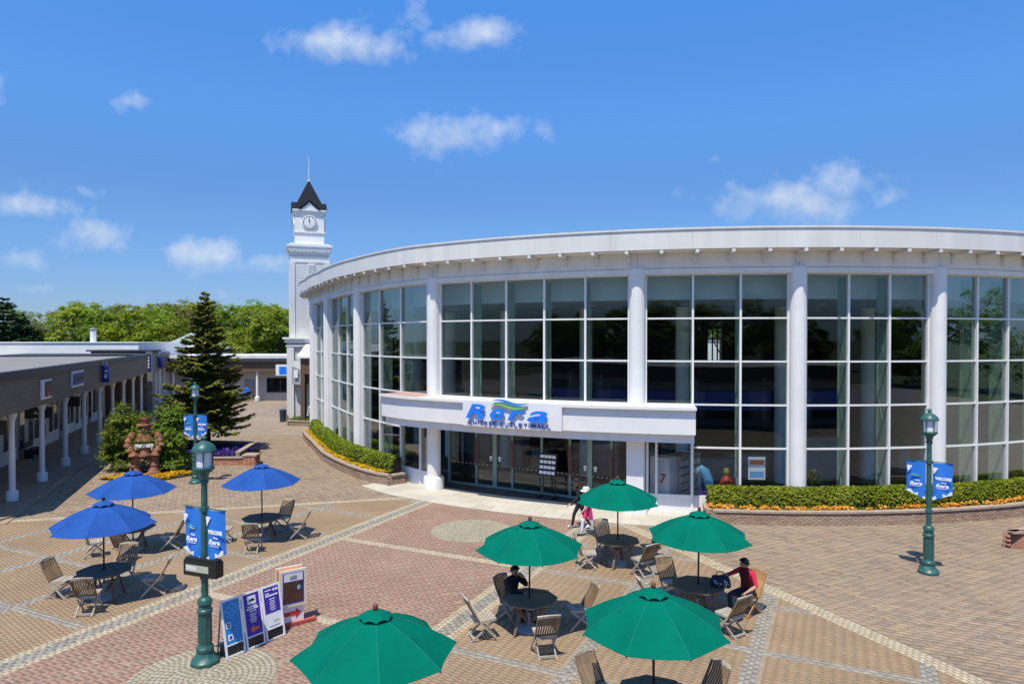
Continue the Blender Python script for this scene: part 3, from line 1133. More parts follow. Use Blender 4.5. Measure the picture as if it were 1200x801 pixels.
# columns
for th in COLS:
    x, y = polar(th, 23.86)
    b = MB()
    lo = 0.0 if th in (-36.4, -14.9) else 0.15
    b.lathe([(0.30, lo), (0.30, 9.02)], (x, y, 0), 28)
    bld(b, 'column', M['white'], smooth=40)
for th in (-36.4,):
    x, y = polar(th, 23.86)
    b = MB()
    b.lathe([(0.44, 0.005), (0.44, 0.50), (0.42, 0.54), (0.30, 0.56)], (x, y, 0), 28)
    bld(b, 'column_base', M['white'], smooth=40)
x, y = polar(-15.0, 24.0)
b = MB()
b.box((x, y, 1.37), (0.62, 0.5, 2.73), math.radians(-15.0))
b.box((x, y, 0.17), (0.85, 0.75, 0.33), math.radians(-15.0))
bld(b, 'pier', M['white'])


def facade_box(b, t0, t1, R, dr, z0, z1):
    """straight member between two bearings"""
    p, q = polar(t0, R), polar(t1, R)
    b.bar((p[0], p[1], (z0 + z1) / 2), (q[0], q[1], (z0 + z1) / 2), dr, z1 - z0)


def upright(b, th, R, w, d, z0, z1):
    x, y = polar(th, R)
    b.box((x, y, (z0 + z1) / 2), (w, d, z1 - z0), math.radians(th))


def window_bay(a0, a1, n, lows, first_low=None):
    """a0,a1 column bearings, n panes across; lows[i] = rows from the top in column i"""
    dcol = 0.76
    edges = [a0 + dcol + (a1 - a0 - 2 * dcol) * i / n for i in range(n + 1)]
    Z = [8.80, Z4, Z3, Z2, Z1, Z0]
    fr = MB()
    for i, e in enumerate(edges):
        r = max(lows[min(i, n - 1)], lows[max(i - 1, 0)])
        zb = Z[r] if r < 5 else 0.0
        upright(fr, e, RG + 0.02, 0.075, 0.16, zb - 0.04, 8.82)
    for i in range(n):
        for k in range(0, lows[i] + 1):
            facade_box(fr, edges[i] + 0.1, edges[i + 1] - 0.1, RG + 0.02, 0.10, Z[k] - 0.030, Z[k] + 0.030)
    bay = bld(fr, 'window_bay', M['white'])
    for i in range(n):
        for k in range(lows[i]):
            p, q = polar(edges[i] + 0.1, RG), polar(edges[i + 1] - 0.1, RG)
            pb = MB()
            pb.bar((p[0], p[1], (Z[k] + Z[k + 1]) / 2), (q[0], q[1], (Z[k] + Z[k + 1]) / 2), 0.016, Z[k] - Z[k + 1] - 0.06)
            o = pb.build('pane', M['clearglass' if k == 4 else 'glass'], bay, world=True)
    # steel fins behind the mullions
    for i in range(1, n):
        f = MB()
        th = edges[i]
        zb = Z[lows[i]] if lows[i] < 5 else 0.2
        upright(f, th, RG - 0.16, 0.05, 0.10, zb, 8.7)
        upright(f, th, RG - 0.58, 0.09, 0.05, zb, 8.7)
        upright(f, th, RG - 0.37, 0.018, 0.36, zb, 8.7)
        z = zb + 0.3
        k = 0
        while z + 1.3 < 8.7:
            p, q = polar(th, RG - 0.2), polar(th, RG - 0.56)
            if k % 2:
                p, q = q, p
            f.bar((p[0], p[1], z), (q[0], q[1], z + 1.25), 0.05, 0.05)
            z += 1.3
            k += 1
        f.build('fin', M['fin'], bay, world=True)
    return bay, edges


def sill(t0, t1):
    b = MB()
    b.arc(CC, RG - 0.2, RG + 0.06, 0.0, Z0 - 0.037, t0, t1)
    bld(b, 'sill_wall', M['white'], smooth=30)


for a0, a1, n in ((-97.4, -84.6, 3), (-84.6, -71.15, 3), (-71.15, -53.75, 3), (-1.15, 11.75, 3), (11.75, 24.9, 3), (24.9, 38.0, 3)):
    window_bay(a0, a1, n, [5] * n)
    sill(a0, a1)
window_bay(-53.75, -36.4, 3, [5, 5, 3])
window_bay(-36.4, -14.9, 5, [3] * 5)
window_bay(-14.9, -1.15, 3, [3, 5, 5])
sill(-53.75, -36.4)
sill(-13.8, -1.15)
# low windows under the canopy ends
for t0, t1, mid, zt in ((-45.4, -37.6, -41.8, 2.70), (-37.0 - 4.2, -37.6, -39.0, 2.70)):
    pass


def low_window(edges):
    fr = MB()
    for e in edges:
        upright(fr, e, RG + 0.03, 0.09, 0.17, 0.0, 2.74)
    for e0, e1 in zip(edges, edges[1:]):
        facade_box(fr, e0, e1, RG + 0.02, 0.1, Z0 - 0.036, Z0 + 0.035)
        facade_box(fr, e0, e1, RG + 0.02, 0.1, 2.62, 2.72)
    wb = bld(fr, 'low_window', M['white'])
    for e0, e1 in zip(edges, edges[1:]):
        pb = MB()
        p, q = polar(e0 + 0.1, RG), polar(e1 - 0.1, RG)
        pb.bar((p[0], p[1], 1.64), (q[0], q[1], 1.64), 0.016, 1.94)
        pb.build('pane', M['clearglass'], wb, world=True)


low_window([-42.45, -38.65, -37.4])
low_window([-14.0, -13.2, -10.1])

# canopy over the entrance
ca = MB()
ca.arc(CC, 23.75, 25.0, 3.06, 3.93, -41.9, -10.05)
can = bld(ca, 'entrance_canopy', M['white'], smooth=30)
b = MB()
b.arc(CC, 23.74, 25.14, 3.931, 4.03, -41.95, -10.0)
b.build('coping', M['white'], can, world=True, smooth=30)
b = MB()
b.arc(CC, 23.76, 25.02, 4.031, 4.04, -36.0, -10.15)
b.build('canopy_roof', M['panel'], can, world=True, smooth=30)
b = MB()
b.arc(CC, 23.76, 25.02, 4.031, 4.04, -41.8, -36.05)
b.build('canopy_roof', M['pinkroof'], can, world=True, smooth=30)
b = MB()
b.arc(CC, 22.3, 24.82, 2.74, 3.058, -41.8, -10.12)
b.build('lower_band', M['frieze'], can, world=True, smooth=30)
b = MB()
b.arc(CC, 25.002, 25.16, 3.05, 4.035, -30.4, -20.9)
b.build('sign_panel', M['white'], can, world=True, smooth=30)

# glass entrance front (a straight line of doors)
DL, DR = Vector((-2.84, 30.59)), Vector((4.55, 26.27))
DU = (DR - DL).normalized()
DN = Vector((DU.y, -DU.x))
DLEN = (DR - DL).length


def dpos(px):
    """bearing from the camera -> distance along the door line"""
    k = (px - 600) / 800.0
    # DL + DU*a lies on x = k*y
    return (k * DL.y - DL.x) / (DU.x - k * DU.y)


stops = [0.05, dpos(559), dpos(580.5), dpos(601), dpos(635.5), dpos(668.5), dpos(692), dpos(717.5), DLEN - 0.05]
front = MB()
p, q = DL, DR
front.bar((p.x, p.y, 0.06), (q.x, q.y, 0.06), 0.14, 0.10)
front.bar((p.x, p.y, 2.69), (q.x, q.y, 2.69), 0.14, 0.10)
frame = bld(front, 'entrance_front', M['doorframe'])
for i, a in enumerate(stops):
    b = MB()
    w = 0.20 if i in (2, 6) else 0.09
    c = DL + DU * a
    b.box((c.x, c.y, 1.37), (w, 0.12, 2.56), math.atan2(DU.y, DU.x))
    b.build('door_post', M['doorframe'], frame, world=True)
    if i in (1, 3, 5, 7):
        b = MB()
        c2 = c + DN * 0.085
        b.box((c2.x, c2.y, 1.55), (0.07, 0.045, 1.15), math.atan2(DU.y, DU.x))
        b.build('red_strip', M['redstrip'], frame, world=True)
for i, (a0, a1) in enumerate(zip(stops, stops[1:])):
    b = MB()
    c = DL + DU * ((a0 + a1) / 2)
    b.box((c.x, c.y, 1.37), (a1 - a0 - 0.1, 0.016, 2.54), math.atan2(DU.y, DU.x))
    d = bld(b, 'glass_door' if i in (1, 2, 5, 6) else 'glass_panel', M['doorglass'])
    if i in (1, 2, 5, 6):
        b = MB()
        side = 1 if i in (1, 5) else -1
        c3 = DL + DU * ((a1 - 0.22) if side > 0 else (a0 + 0.22)) + DN * 0.014
        b.box((c3.x, c3.y, 1.33), (0.13, 0.008, 0.10), math.atan2(DU.y, DU.x))
        b.box((c3.x, c3.y, 1.22), (0.10, 0.008, 0.08), math.atan2(DU.y, DU.x))
        b.build('sticker', M['print_white'], d, world=True)
    b = MB()
    for kk in range(int((a1 - a0) / 0.2)):
        c4 = DL + DU * (a0 + 0.12 + kk * 0.2) + DN * 0.012
        if c4 and (a0 + 0.12 + kk * 0.2) < a1 - 0.08:
            b.box((c4.x, c4.y, 0.98), (0.035, 0.004, 0.035), math.atan2(DU.y, DU.x))
    if b.v:
        b.build('safety_dots', M['print_white'], d, world=True)

# inside of the hall
b = MB()
b.arc(CC, 1.0, 23.4, 0.016, 0.03, -97, 75, 70)
bld(b, 'hall_floor', M['intfloor'])
b = MB()
b.arc(CC, 22.75, 22.95, 7.93, 9.2, -97, 75, 80)
bld(b, 'bulkhead', M['white'], smooth=30)
b = MB()
b.arc(CC, 1.0, 22.75, 7.95, 8.05, -97, 75, 70)
bld(b, 'ceiling', M['ceil'])
b = MB()
b.arc(CC, 22.96, 23.6, 8.9, 9.0, -97, 75, 70)
bld(b, 'cove', M['white'])
b = MB()
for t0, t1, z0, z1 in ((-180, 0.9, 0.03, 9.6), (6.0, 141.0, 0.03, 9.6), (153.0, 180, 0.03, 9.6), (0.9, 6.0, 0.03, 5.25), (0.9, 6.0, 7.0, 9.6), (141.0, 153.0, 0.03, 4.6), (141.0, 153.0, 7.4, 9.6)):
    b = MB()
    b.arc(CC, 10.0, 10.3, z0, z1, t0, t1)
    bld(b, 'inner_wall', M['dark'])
b = MB()
for t in (0.95, 2.6, 4.2, 5.95):
    upright(b, t, 10.15, 0.05, 0.1, 5.25, 7.0)
p, q = polar(0.9, 10.15), polar(6.0, 10.15)
b.bar((p[0], p[1], 6.45), (q[0], q[1], 6.45), 0.08, 0.05)
p = polar(2.6, 10.15)
b.bar((p[0], p[1], 6.45), (q[0], q[1], 5.35), 0.05, 0.05)
b.bar((p[0], p[1], 6.45), (q[0], q[1], 6.95), 0.05, 0.05)
bld(b, 'back_window', M['flash'])
for th in (-96, 58):
    b = MB()
    p, q = polar(th, 10.2), polar(th, 23.3)
    b.bar((p[0], p[1], 4.8), (q[0], q[1], 4.8), 0.2, 9.4)
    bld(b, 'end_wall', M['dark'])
b = MB()
b.arc(CC, 23.3, 23.6, 0.0, 9.6, 38.2, 100)
b.arc(CC, 23.3, 23.6, 0.0, 9.6, -112, -97.6)
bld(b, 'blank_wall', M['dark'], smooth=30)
b = MB()
b.arc(CC, 10.31, 17.5, 3.75, 4.05, -97, 75, 70)
bld(b, 'mezzanine', M['dim'], smooth=30)
b = MB()
b.arc(CC, 17.51, 17.6, 3.2, 4.05, -30, 75, 50)
bld(b, 'shop_band', M['navy'], smooth=30)
for th in (-66, -52, -38, -24, -10, 4, 18, 32):
    b = MB()
    x, y = polar(th, 18.0)
    b.lathe([(0.3, 0.03), (0.3, 7.86)], (x, y, 0), 16)
    bld(b, 'inner_column', M['frieze'], smooth=40)
for i, th in enumerate(np.arange(-60, 36, 5.5)):
    b = MB()
    x, y = polar(th, 16.6 + random.uniform(-0.6, 1.0))
    w, h = random.uniform(0.8, 2.0), random.uniform(0.9, 1.9)
    b.box((x, y, 0.03 + h / 2), (w, 0.6, h), math.radians(th))
    for kk in range(3):
        b.box((x, y, 0.1 + h * (kk + 1) / 3.4), (w + 0.05, 0.7, 0.04), math.radians(th))
    bld(b, 'shop_display', M['grey'] if i % 3 else M['dim'])
b = MB()
for th in np.arange(-64, 50, 6.0):
    for R in (13.0, 16.0, 19.0):
        x, y = polar(th, R)
        b.lathe([(0.16, 7.93), (0.16, 7.948)], (x, y, 0), 10)
bld(b, 'ceiling_lamps', M['print_white'], kind='stuff')

# the sign on the canopy
sign = thing('wall_sign', 'blue raised lettering with a double wave over the entrance', 'sign', (*polar(-25.6, 25.2), 3.05))


def on_canopy(th, R=25.26):
    x, y = polar(th, R)
    t = math.radians(th)
    return (x, y), (math.cos(t), math.sin(t), 0)


def fit_text(ch, w, h, shear, off, ext=0.03, bottom=0.0):
    me = text_mesh(ch, 1.0, 0.5, shear, off)
    n = len(me.vertices)
    co = np.zeros(n * 3, dtype=np.float32)
    me.vertices.foreach_get('co', co)
    co = co.reshape(-1, 3)
    lo, hi = co.min(0), co.max(0)
    co[:, 0] = ((co[:, 0] - lo[0]) / (hi[0] - lo[0]) - 0.5) * w
    co[:, 1] = (co[:, 1] - lo[1]) / (hi[1] - lo[1]) * h + bottom
    co[:, 2] *= ext / 0.5
    me.vertices.foreach_set('co', co.ravel())
    return me


for ch, th, w, h, z in (('R', -28.93, 0.86, 0.56, 3.36), ('e', -26.75, 0.62, 0.40, 3.36), ('r', -24.98, 0.66, 0.40, 3.36), ('a', -22.98, 0.80, 0.42, 3.34)):
    (x, y), r = on_canopy(th)
    place_text('letter', fit_text(ch, w, h, 0.28, 0.022, 0.02), M['logo'], sign, (x, y, z), r)
word = 'CHITOSE OUTLET MALL'
adv = {' ': 0.55, 'I': 0.5, 'M': 1.2}
tot = sum(adv.get(c, 1.0) for c in word)
pos = 0.0
for c in word:
    w = adv.get(c, 1.0)
    if c != ' ':
        th = -29.75 + (pos + w / 2) / tot * 7.95
        (x, y), r = on_canopy(th, 25.185)
        place_text('letter', fit_text(c, 3.42 * w / tot * (0.76 if c != 'I' else 0.36), 0.150, 0.0, 0.002, 0.012), M['logonavy'], sign, (x, y, 3.125), r)
    pos += w
for name, m, z0, s0, s1 in (('wave', M['waveblue'], 4.06, -27.2, -23.9), ('wave', M['wavegreen'], 3.90, -27.4, -24.1)):
    b = MB()
    n = 26
    V = []
    for i in range(n + 1):
        f = i / n
        th = s0 + (s1 - s0) * f
        (x, y), r = on_canopy(th, 25.20)
        (x2, y2), _ = on_canopy(th, 25.26)
        c = z0 + 0.06 * math.sin(f * 2 * PI * 0.95 + 0.35) - 0.05 * f
        hw = 0.008 + 0.038 * math.sin(PI * f) ** 0.8
        V += [(x, y, c - hw), (x2, y2, c - hw), (x2, y2, c + hw), (x, y, c + hw)]
    F = []
    for i in range(n):
        for k in range(4):
            F.append((4 * i + k, 4 * i + (k + 1) % 4, 4 * i + 4 + (k + 1) % 4, 4 * i + 4 + k))
    F += [(3, 2, 1, 0), (4 * n, 4 * n + 1, 4 * n + 2, 4 * n + 3)]
    b.add(V, F)
    b.build(name, m, sign, world=True)

# things standing just inside the glass
def at_glass(th, R, z=0.03):
    x, y = polar(th, R)
    return (x, y, z)


v = thing('vending_machine', 'pale vending machine with a red seven behind the window right of the doors', 'vending machine', at_glass(-12.5, 23.05))
rz = math.radians(-40)
b = MB()
b.box((0, 0, 0.93), (0.8, 0.75, 1.86), rz)
b.build('cabinet', M['lightgrey'], v)
b = MB()
b.box((0, 0, 1.90), (0.78, 0.72, 0.07), rz)
b.build('top_cap', M['white'], v)
fr_ = Vector((math.cos(rz), math.sin(rz), 0))
fn_ = Vector((math.sin(rz), -math.cos(rz), 0))
place_text('numeral', text_mesh('7', 0.48, 0.006, 0.1, 0.012), M['red'], v, Vector(v.location) + fn_ * 0.385 + fr_ * 0.12 + Vector((0, 0, 1.0)), fr_)
for k in range(2):
    v2 = thing('vending_machine', ['tall grey vending machine just behind the pale one with the red seven', 'second grey vending machine, deepest behind the low window'][k], 'vending machine', at_glass(-11.4 + k * 1.2, 22.6 - 0.5 * k))
    b = MB()
    b.box((0, 0, 0.97), (0.75, 0.7, 1.94), rz)
    b.build('cabinet', M['grey'], v2)
    b = MB()
    for kk in range(5):
        b.box(tuple(fr_ * 0.385 + Vector((0, 0, 0.45 + kk * 0.3))), (0.02, 0.6, 0.2), rz)
    b.build('shelf_window', M['lightgrey'], v2)

ride = thing('toy_ride', 'blue and white coin ride with purple base behind the glass', 'toy ride', at_glass(-8.75, 22.9))
b = MB()
b.lathe([(0.30, 0), (0.30, 0.62), (0.27, 0.66)], (0, 0, 0), 16)
b.build('base', M['violet'], ride, smooth=40)
b = MB()
b.path([(0.25, 0, 0.6), (0.18, 0, 1.0), (0.02, 0, 1.32), (-0.20, 0, 1.48), (-0.34, 0, 1.45)], [0.24, 0.25, 0.24, 0.17, 0.08], 12)
b.build('body', M['skyprint'], ride, smooth=50)
b = MB()
b.lathe([(0.02, 0.0), (0.11, 0.05), (0.13, 0.14), (0.09, 0.23), (0.02, 0.26)], (-0.42, 0, 1.28), 14)
b.build('head', M['print_white'], ride, smooth=50)
b = MB()
b.tube((-0.32, -0.1, 0.0), (-0.25, -0.05, 1.2), 0.05)
b.build('leg', M['cobalt'], ride, smooth=50)
gum = thing('gumball_machine', 'red gumball machine with a golden globe behind the hedge glass', 'gumball machine', at_glass(-6.75, 22.9))
b = MB()
b.lathe([(0.30, 0), (0.30, 0.85), (0.34, 0.88), (0.34, 0.98), (0.16, 1.22), (0.10, 1.26)], (0, 0, 0), 8)
b.build('base', M['red'], gum, smooth=30)
b = MB()
b.lathe([(0.02, 1.22), (0.12, 1.27), (0.16, 1.38), (0.12, 1.50), (0.02, 1.54)], (0, 0, 0), 14)
b.build('globe', M['gold'], gum, smooth=60)
gum.scale = (0.76, 0.76, 1.0)
ride.scale = (0.76, 0.76, 1.0)
pst = thing('poster', 'white and blue poster taped inside the glass left of a column', 'poster', at_glass(-4.35, 23.45, 1.25))
rz = math.radians(-4.35)
b = MB()
b.box((0, 0, 0.42), (0.62, 0.01, 0.84), rz)
b.build('sheet', M['print_white'], pst)
b = MB()
for dx, dz, w, h in ((0.0, 0.20, 0.50, 0.22), (0.10, 0.44, 0.26, 0.1), (-0.17, 0.20, 0.02, 0.02)):
    b.box((dx, -0.009, dz), (w, 0.006, h), rz)
b.build('print_block', M['skyprint'], pst)
b = MB()
b.box((0.0, -0.0095, 0.64), (0.5, 0.006, 0.16), rz)
b.build('print_band', M['orange'], pst)


def indoor_plant(th, R, z, kind, label):
    p = thing('pot_plant', label, 'plant', at_glass(th, R))
    b = MB()
    b.lathe([(0.14, 0), (0.19, 0.32), (0.2, 0.34)], (0, 0, 0), 12)
    b.build('pot', M['pots'], p, smooth=40)
    b = MB()
    b.path([(0, 0, 0.3), (0.03, 0, z * 0.6), (0.0, 0, z)], [0.025, 0.02, 0.012], 6)
    b.build('stem', M['bark'], p)
    n = 46
    b = MB()
    for i in range(n):
        a = random.uniform(0, 2 * PI)
        el = random.uniform(-0.5, 0.9)
        L = random.uniform(0.22, 0.42)
        c = Vector((0, 0, z + random.uniform(-0.12, 0.12)))
        if kind:
            c += Vector((random.choice((-0.2, 0.22)), 0, random.choice((0.0, -0.2))))
        d = Vector((math.cos(a) * math.cos(el), math.sin(a) * math.cos(el), math.sin(el)))
        sd = d.cross(Vector((0, 0, 1))).normalized() * (0.035 if kind else 0.06)
        b.add([c + d * 0.05, c + d * L * 0.55 + sd, c + d * L + Vector((0, 0, -0.08)), c + d * L * 0.55 - sd], [(0, 1, 2, 3)])
    b.build('foliage', M['pale_leaf'] if kind else M['shrub'], p)


indoor_plant(1.1, 23.1, 1.35, 0, 'small green pot plant inside the glass right of the second column')
indoor_plant(13.6, 23.1, 1.55, 1, 'spiky pale pot plant inside the glass behind the right lamp post')

rack = thing('brochure_rack', 'black wheeled leaflet rack before the entrance doors', 'rack', (1.45, 27.5, 0.018))
rz = math.atan2(DU.y, DU.x)
Mr = Matrix.Rotation(rz, 3, 'Z')


def rb(b, c, s, tilt=0.0):
    b.box(tuple(Mr @ Vector(c)), s, 0, Mr @ Matrix.Rotation(tilt, 3, 'X'))


b = MB()
for x in (-0.33, 0.33):
    rb(b, (x, 0, 0.62), (0.04, 0.04, 1.14))
    rb(b, (x, 0, 0.04), (0.05, 0.6, 0.04))
rb(b, (0, 0, 0.75), (0.7, 0.03, 0.03))
rb(b, (0, 0, 0.45), (0.7, 0.03, 0.03))
rb(b, (0.45, 0, 0.62), (0.9, 0.02, 0.02))
rb(b, (0.45, 0, 0.40), (0.9, 0.02, 0.02))
b.build('stand', M['black'], rack)
b = MB()
rb(b, (0, 0.02, 1.35), (0.78, 0.05, 0.9), -0.16)
b.build('board', M['black'], rack)
for r in range(4):
    for c in range(4):
        b = MB()
        rb(b, (-0.27 + c * 0.18, -0.045 + 0.04 * (r - 1.5) * 0.85, 1.04 + r * 0.21), (0.15, 0.012, 0.12), -0.16)
        b.build('leaflet', M['print_white'], rack)
for x in (-0.33, 0.33):
    for y in (-0.27, 0.27):
        b = MB()
        c = Mr @ Vector((x, y, 0.025))
        b.tube(c - Mr @ Vector((0.02, 0, 0)), c + Mr @ Vector((0.02, 0, 0)), 0.025, None, 8)
        b.build('castor', M['black'], rack)

# ------------------------------------------------------------------ clock tower
tw = thing('clock_tower', 'white clock tower with dark pointed slate roof and spire', 'clock tower', (-16.8, 56.6, 0), math.radians(19))


def ring_box(b, hw, z0, z1):
    b.box((0, 0, (z0 + z1) / 2), (2 * hw, 2 * hw, z1 - z0))


b = MB()
ring_box(b, 1.50, 0, 13.3)
for sx in (-1, 1):
    for sy in (-1, 1):
        b.box((sx * 1.37, sy * 1.37, 6.3), (0.42, 0.42, 12.6))
k = 0.4
while k < 13.2:
    ring_box(b, 1.512, k, k + 0.012)
    k += 0.22
b.build('shaft', M['siding'], tw)
b = MB()
for hw, z0, z1 in ((1.54, 12.62, 12.80), (1.55, 13.3, 13.45), (1.60, 13.45, 13.62), (1.69, 13.62, 13.86), (1.76, 13.86, 14.05), (1.55, 14.05, 14.15)):
    ring_box(b, hw, z0, z1)
b.build('cornice', M['white'], tw)
for i in range(14):
    b = MB()
    b.box((-1.46 + i * 0.224, -1.64, 13.53), (0.10, 0.10, 0.16))
    b.build('dentil', M['white'], tw)
b = MB()
ring_box(b, 1.14, 14.15, 16.60)
for hw, z0, z1 in ((1.23, 15.05, 15.17), (1.19, 14.95, 15.05), (1.19, 16.55, 16.7), (1.27, 16.70, 16.82), (1.33, 16.82, 16.92)):
    ring_box(b, hw, z0, z1)
b.build('belfry', M['white'], tw)
for axis in (0, 1, 3):
    R = Matrix.Rotation(axis * PI / 2, 4, 'Z')
    b = MB()
    b.lathe([(0.60, -0.06), (0.60, 0.06), (0.54, 0.075)], (0, 0, 0), 28)
    cf = b.build('clock_face', M['white'], tw, smooth=40)
    T_ = R @ Matrix.Translation((0, -1.19, 15.88)) @ Matrix.Rotation(PI / 2, 4, 'X')
    cf.data.transform(T_)
    b = MB()
    b.lathe([(0.53, 0.0), (0.53, 0.02), (0.50, 0.02), (0.50, 0.0)], (0, 0, 0.068), 28, 0, False)
    for h in range(12):
        a = h * PI / 6
        b.box((0.45 * math.sin(a), 0.45 * math.cos(a), 0.082), (0.03, 0.11, 0.015), -a)
    o = b.build('numerals', M['flash'], cf)
    o.data.transform(T_)
    for L, w, a in ((0.30, 0.055, math.radians(2)), (0.44, 0.04, math.radians(14))):
        b = MB()
        b.box((-math.sin(a) * L * 0.42, math.cos(a) * L * 0.42, 0.10), (w, L, 0.015), a)
        o = b.build('hand', M['black'], cf)
        o.data.transform(T_)
b = MB()
b.lathe([(1.78, 16.93), (1.72, 17.0), (0.10, 19.45), (0.03, 19.50)], (0, 0, 0), 4, PI / 4)
b.build('roof', M['slate'], tw)
for axis in range(4):
    R = Matrix.Rotation(axis * PI / 2, 4, 'Z')
    b = MB()
    V = [(-0.66, -1.30, 16.93), (0.66, -1.30, 16.93), (0, -1.30, 17.52), (-0.72, -0.5, 16.93), (0.72, -0.5, 16.93), (0, -0.5, 17.62)]
    b.add([R @ Vector(p) for p in V], [(0, 1, 2), (5, 4, 3), (0, 2, 5, 3), (1, 4, 5, 2)])
    b.build('gable', M['white'], tw)
    b = MB()
    for s in (-1, 1):
        p0, p1 = Vector((s * 0.84, -0.98, 16.88)), Vector((0, -0.98, 17.60))
        d = (p1 - p0).normalized()
        up = Vector((0, 1, 0)).cross(d)
        Q = []
        for p in (p0, p1):
            for yy in (-1.40, -0.3):
                for o_ in (0.0, 0.10):
                    v_ = Vector((p.x, yy, p.z)) + Vector((0, 0, o_))
                    Q.append(R @ v_)
        b.add(Q, [(0, 2, 3, 1), (4, 5, 7, 6), (0, 4, 6, 2), (1, 3, 7, 5), (0, 1, 5, 4), (2, 6, 7, 3)])
    b.build('gable_roof', M['slate'], tw)
b = MB()
b.tube((0, 0, 19.45), (0, 0, 21.5), 0.035, 0.018, 8)
b.lathe([(0.02, 0), (0.10, 0.05), (0.10, 0.12), (0.02, 0.18)], (0, 0, 19.42), 12)
b.build('spire', M['white'], tw, smooth=40)
for z in (12.0, 8.6):
    b = MB()
    b.box((0.12, -1.53, z), (0.56, 0.05, 1.05))
    lv = b.build('louvre_window', M['white'], tw)
    for i in range(7):
        b = MB()
        b.box((0.12, -1.57, z - 0.42 + i * 0.14), (0.50, 0.05, 0.05), 0, Matrix.Rotation(0.5, 3, 'X'))
        b.build('slat', M['siding'], lv)
b = MB()
b.box((0.55, -1.6, 5.55), (0.25, 0.2, 0.16))
b.build('floodlight', M['grey'], tw)

# low white block at the tower's foot and its brown porch
lb = thing('entrance_block', 'low white sided block with a grey cornice at the foot of the clock tower', 'building', (-17.0, 55.0, 0))
b = MB()
b.box((-16.3, 56.5, 3.1), (3.1, 4.6, 6.2))
b.box((-17.55, 54.12, 2.9), (0.55, 0.2, 5.8))
k = 0.4
while k < 6:
    b.box((-16.3, 54.192, k), (3.08, 0.02, 0.015))
    k += 0.2
b.build('wall', M['siding'], lb, world=True)
b = MB()
b.box((-16.3, 56.4, 6.33), (3.35, 5.0, 0.26))
b.box((-16.3, 56.4, 6.53), (3.6, 5.2, 0.14))
b.box((-16.3, 56.4, 5.93), (3.2, 4.8, 0.12))
b.build('cornice', M['frieze'], lb, world=True)
b = MB()
b.box((-15.6, 54.17, 1.8), (0.22, 0.03, 3.2))
b.build('slot_window', M['flash'], lb, world=True)
porch = thing('brown_porch', 'brown porch frame with a grey lean-to roof beside the white block', 'porch', (-15.6, 52.6, 0))
b = MB()
for x in (-15.95, -14.3):
    b.box((x, 52.2, 2.5), (0.32, 0.5, 5.0))
b.box((-15.1, 52.2, 4.4), (1.4, 0.45, 1.2))
b.box((-15.1, 53.4, 2.4), (1.5, 0.1, 4.8))
b.build('frame', M['brownwall'], porch, world=True)
b = MB()
b.add([(-16.3, 51.75, 5.0), (-13.9, 51.75, 5.0), (-13.9, 54.1, 5.95), (-16.3, 54.1, 5.95),
       (-16.3, 51.75, 5.16), (-13.9, 51.75, 5.16), (-13.9, 54.1, 6.1), (-16.3, 54.1, 6.1)],
      [(3, 2, 1, 0), (4, 5, 6, 7), (0, 1, 5, 4), (1, 2, 6, 5), (2, 3, 7, 6), (3, 0, 4, 7)])
b.build('roof', M['frieze'], porch, world=True)
b = MB()
b.box((-15.05, 51.95, 4.2), (0.62, 0.06, 0.75))
b.build('sign_board', M['print_white'], porch, world=True)
b = MB()
b.add([(-17.3, 53.6, 4.35), (-16.2, 53.0, 4.0), (-16.2, 54.1, 4.75), (-17.3, 54.1, 4.75), (-17.3, 53.6, 2.9), (-16.2, 53.0, 2.9), (-16.2, 54.1, 2.9), (-17.3, 54.1, 2.9)],
      [(0, 1, 2, 3), (0, 4, 5, 1), (1, 5, 6, 2), (0, 3, 7, 4), (7, 6, 5, 4), (2, 6, 7, 3)])
b.build('side_canopy', M['roofgrey'], porch, world=True)
b = MB()
b.box((-16.85, 53.22, 3.75), (0.4, 0.05, 0.6), math.radians(-28))
b.build('small_board', M['print_white'], porch, world=True)

# ------------------------------------------------------------------ shop row with the arcade on the left
shop = thing('shop_row', 'long low shop building with brown boarded fascia over a white post arcade', 'building', (*arc_pt(14, -5), 0))
RZ = math.atan2(AD.y, AD.x)


def sb(b, a0, a1, b0, b1, z0, z1):
    b.prism([arc_pt(a0, b0), arc_pt(a0, b1), arc_pt(a1, b1), arc_pt(a1, b0)][::-1], z0, z1)


END = -4.05
b = MB()
sb(b, END, 33.4, -15, 0.20, 4.95, 5.02)
b.build('roof', mat('shop_roof', (0.235, 0.225, 0.215), 0.85, 0.14, 0.6), shop, world=True)
b = MB()
sb(b, END - 0.04, 33.4, 0.16, 0.42, 5.0, 5.20)
sb(b, END - 0.04, 33.4, 0.18, 0.40, 4.86, 5.0)
b.build('flashing', M['flash'], shop, world=True)
nb = 11
for i in range(nb):
    z0 = 3.56 + i * (1.29 / nb)
    b = MB()
    sb(b, END, 33.4, 0.10, 0.335 + 0.006 * (i % 2) - 0.0008 * i, z0 + 0.004, z0 + 1.29 / nb - 0.004)
    b.build('board', M['brown'], shop, world=True)
b = MB()
sb(b, END, 33.4, 0.02, 0.12, 3.50, 4.9)
sb(b, END, 33.4, -2.9, 0.02, 3.50, 3.53)
b.build('arcade_ceiling', M['beige'], shop, world=True)
posts = []
for i in range(-1, 9):
    x, y = arc_pt(i * 4.0, 0)
    b = MB()
    b.lathe([(0.21, 0.03), (0.21, 0.40), (0.20, 0.42), (0.12, 0.44), (0.115, 0.50), (0.105, 3.2), (0.105, 3.22), (0.15, 3.26), (0.15, 3.34), (0.19, 3.40), (0.19, 3.50)], (x, y, 0), 18)
    b.build('arcade_post', M['wall'], shop, world=True, smooth=35)
b = MB()
sb(b, END, 62, -3.25, -2.9, 0.03, 4.9)
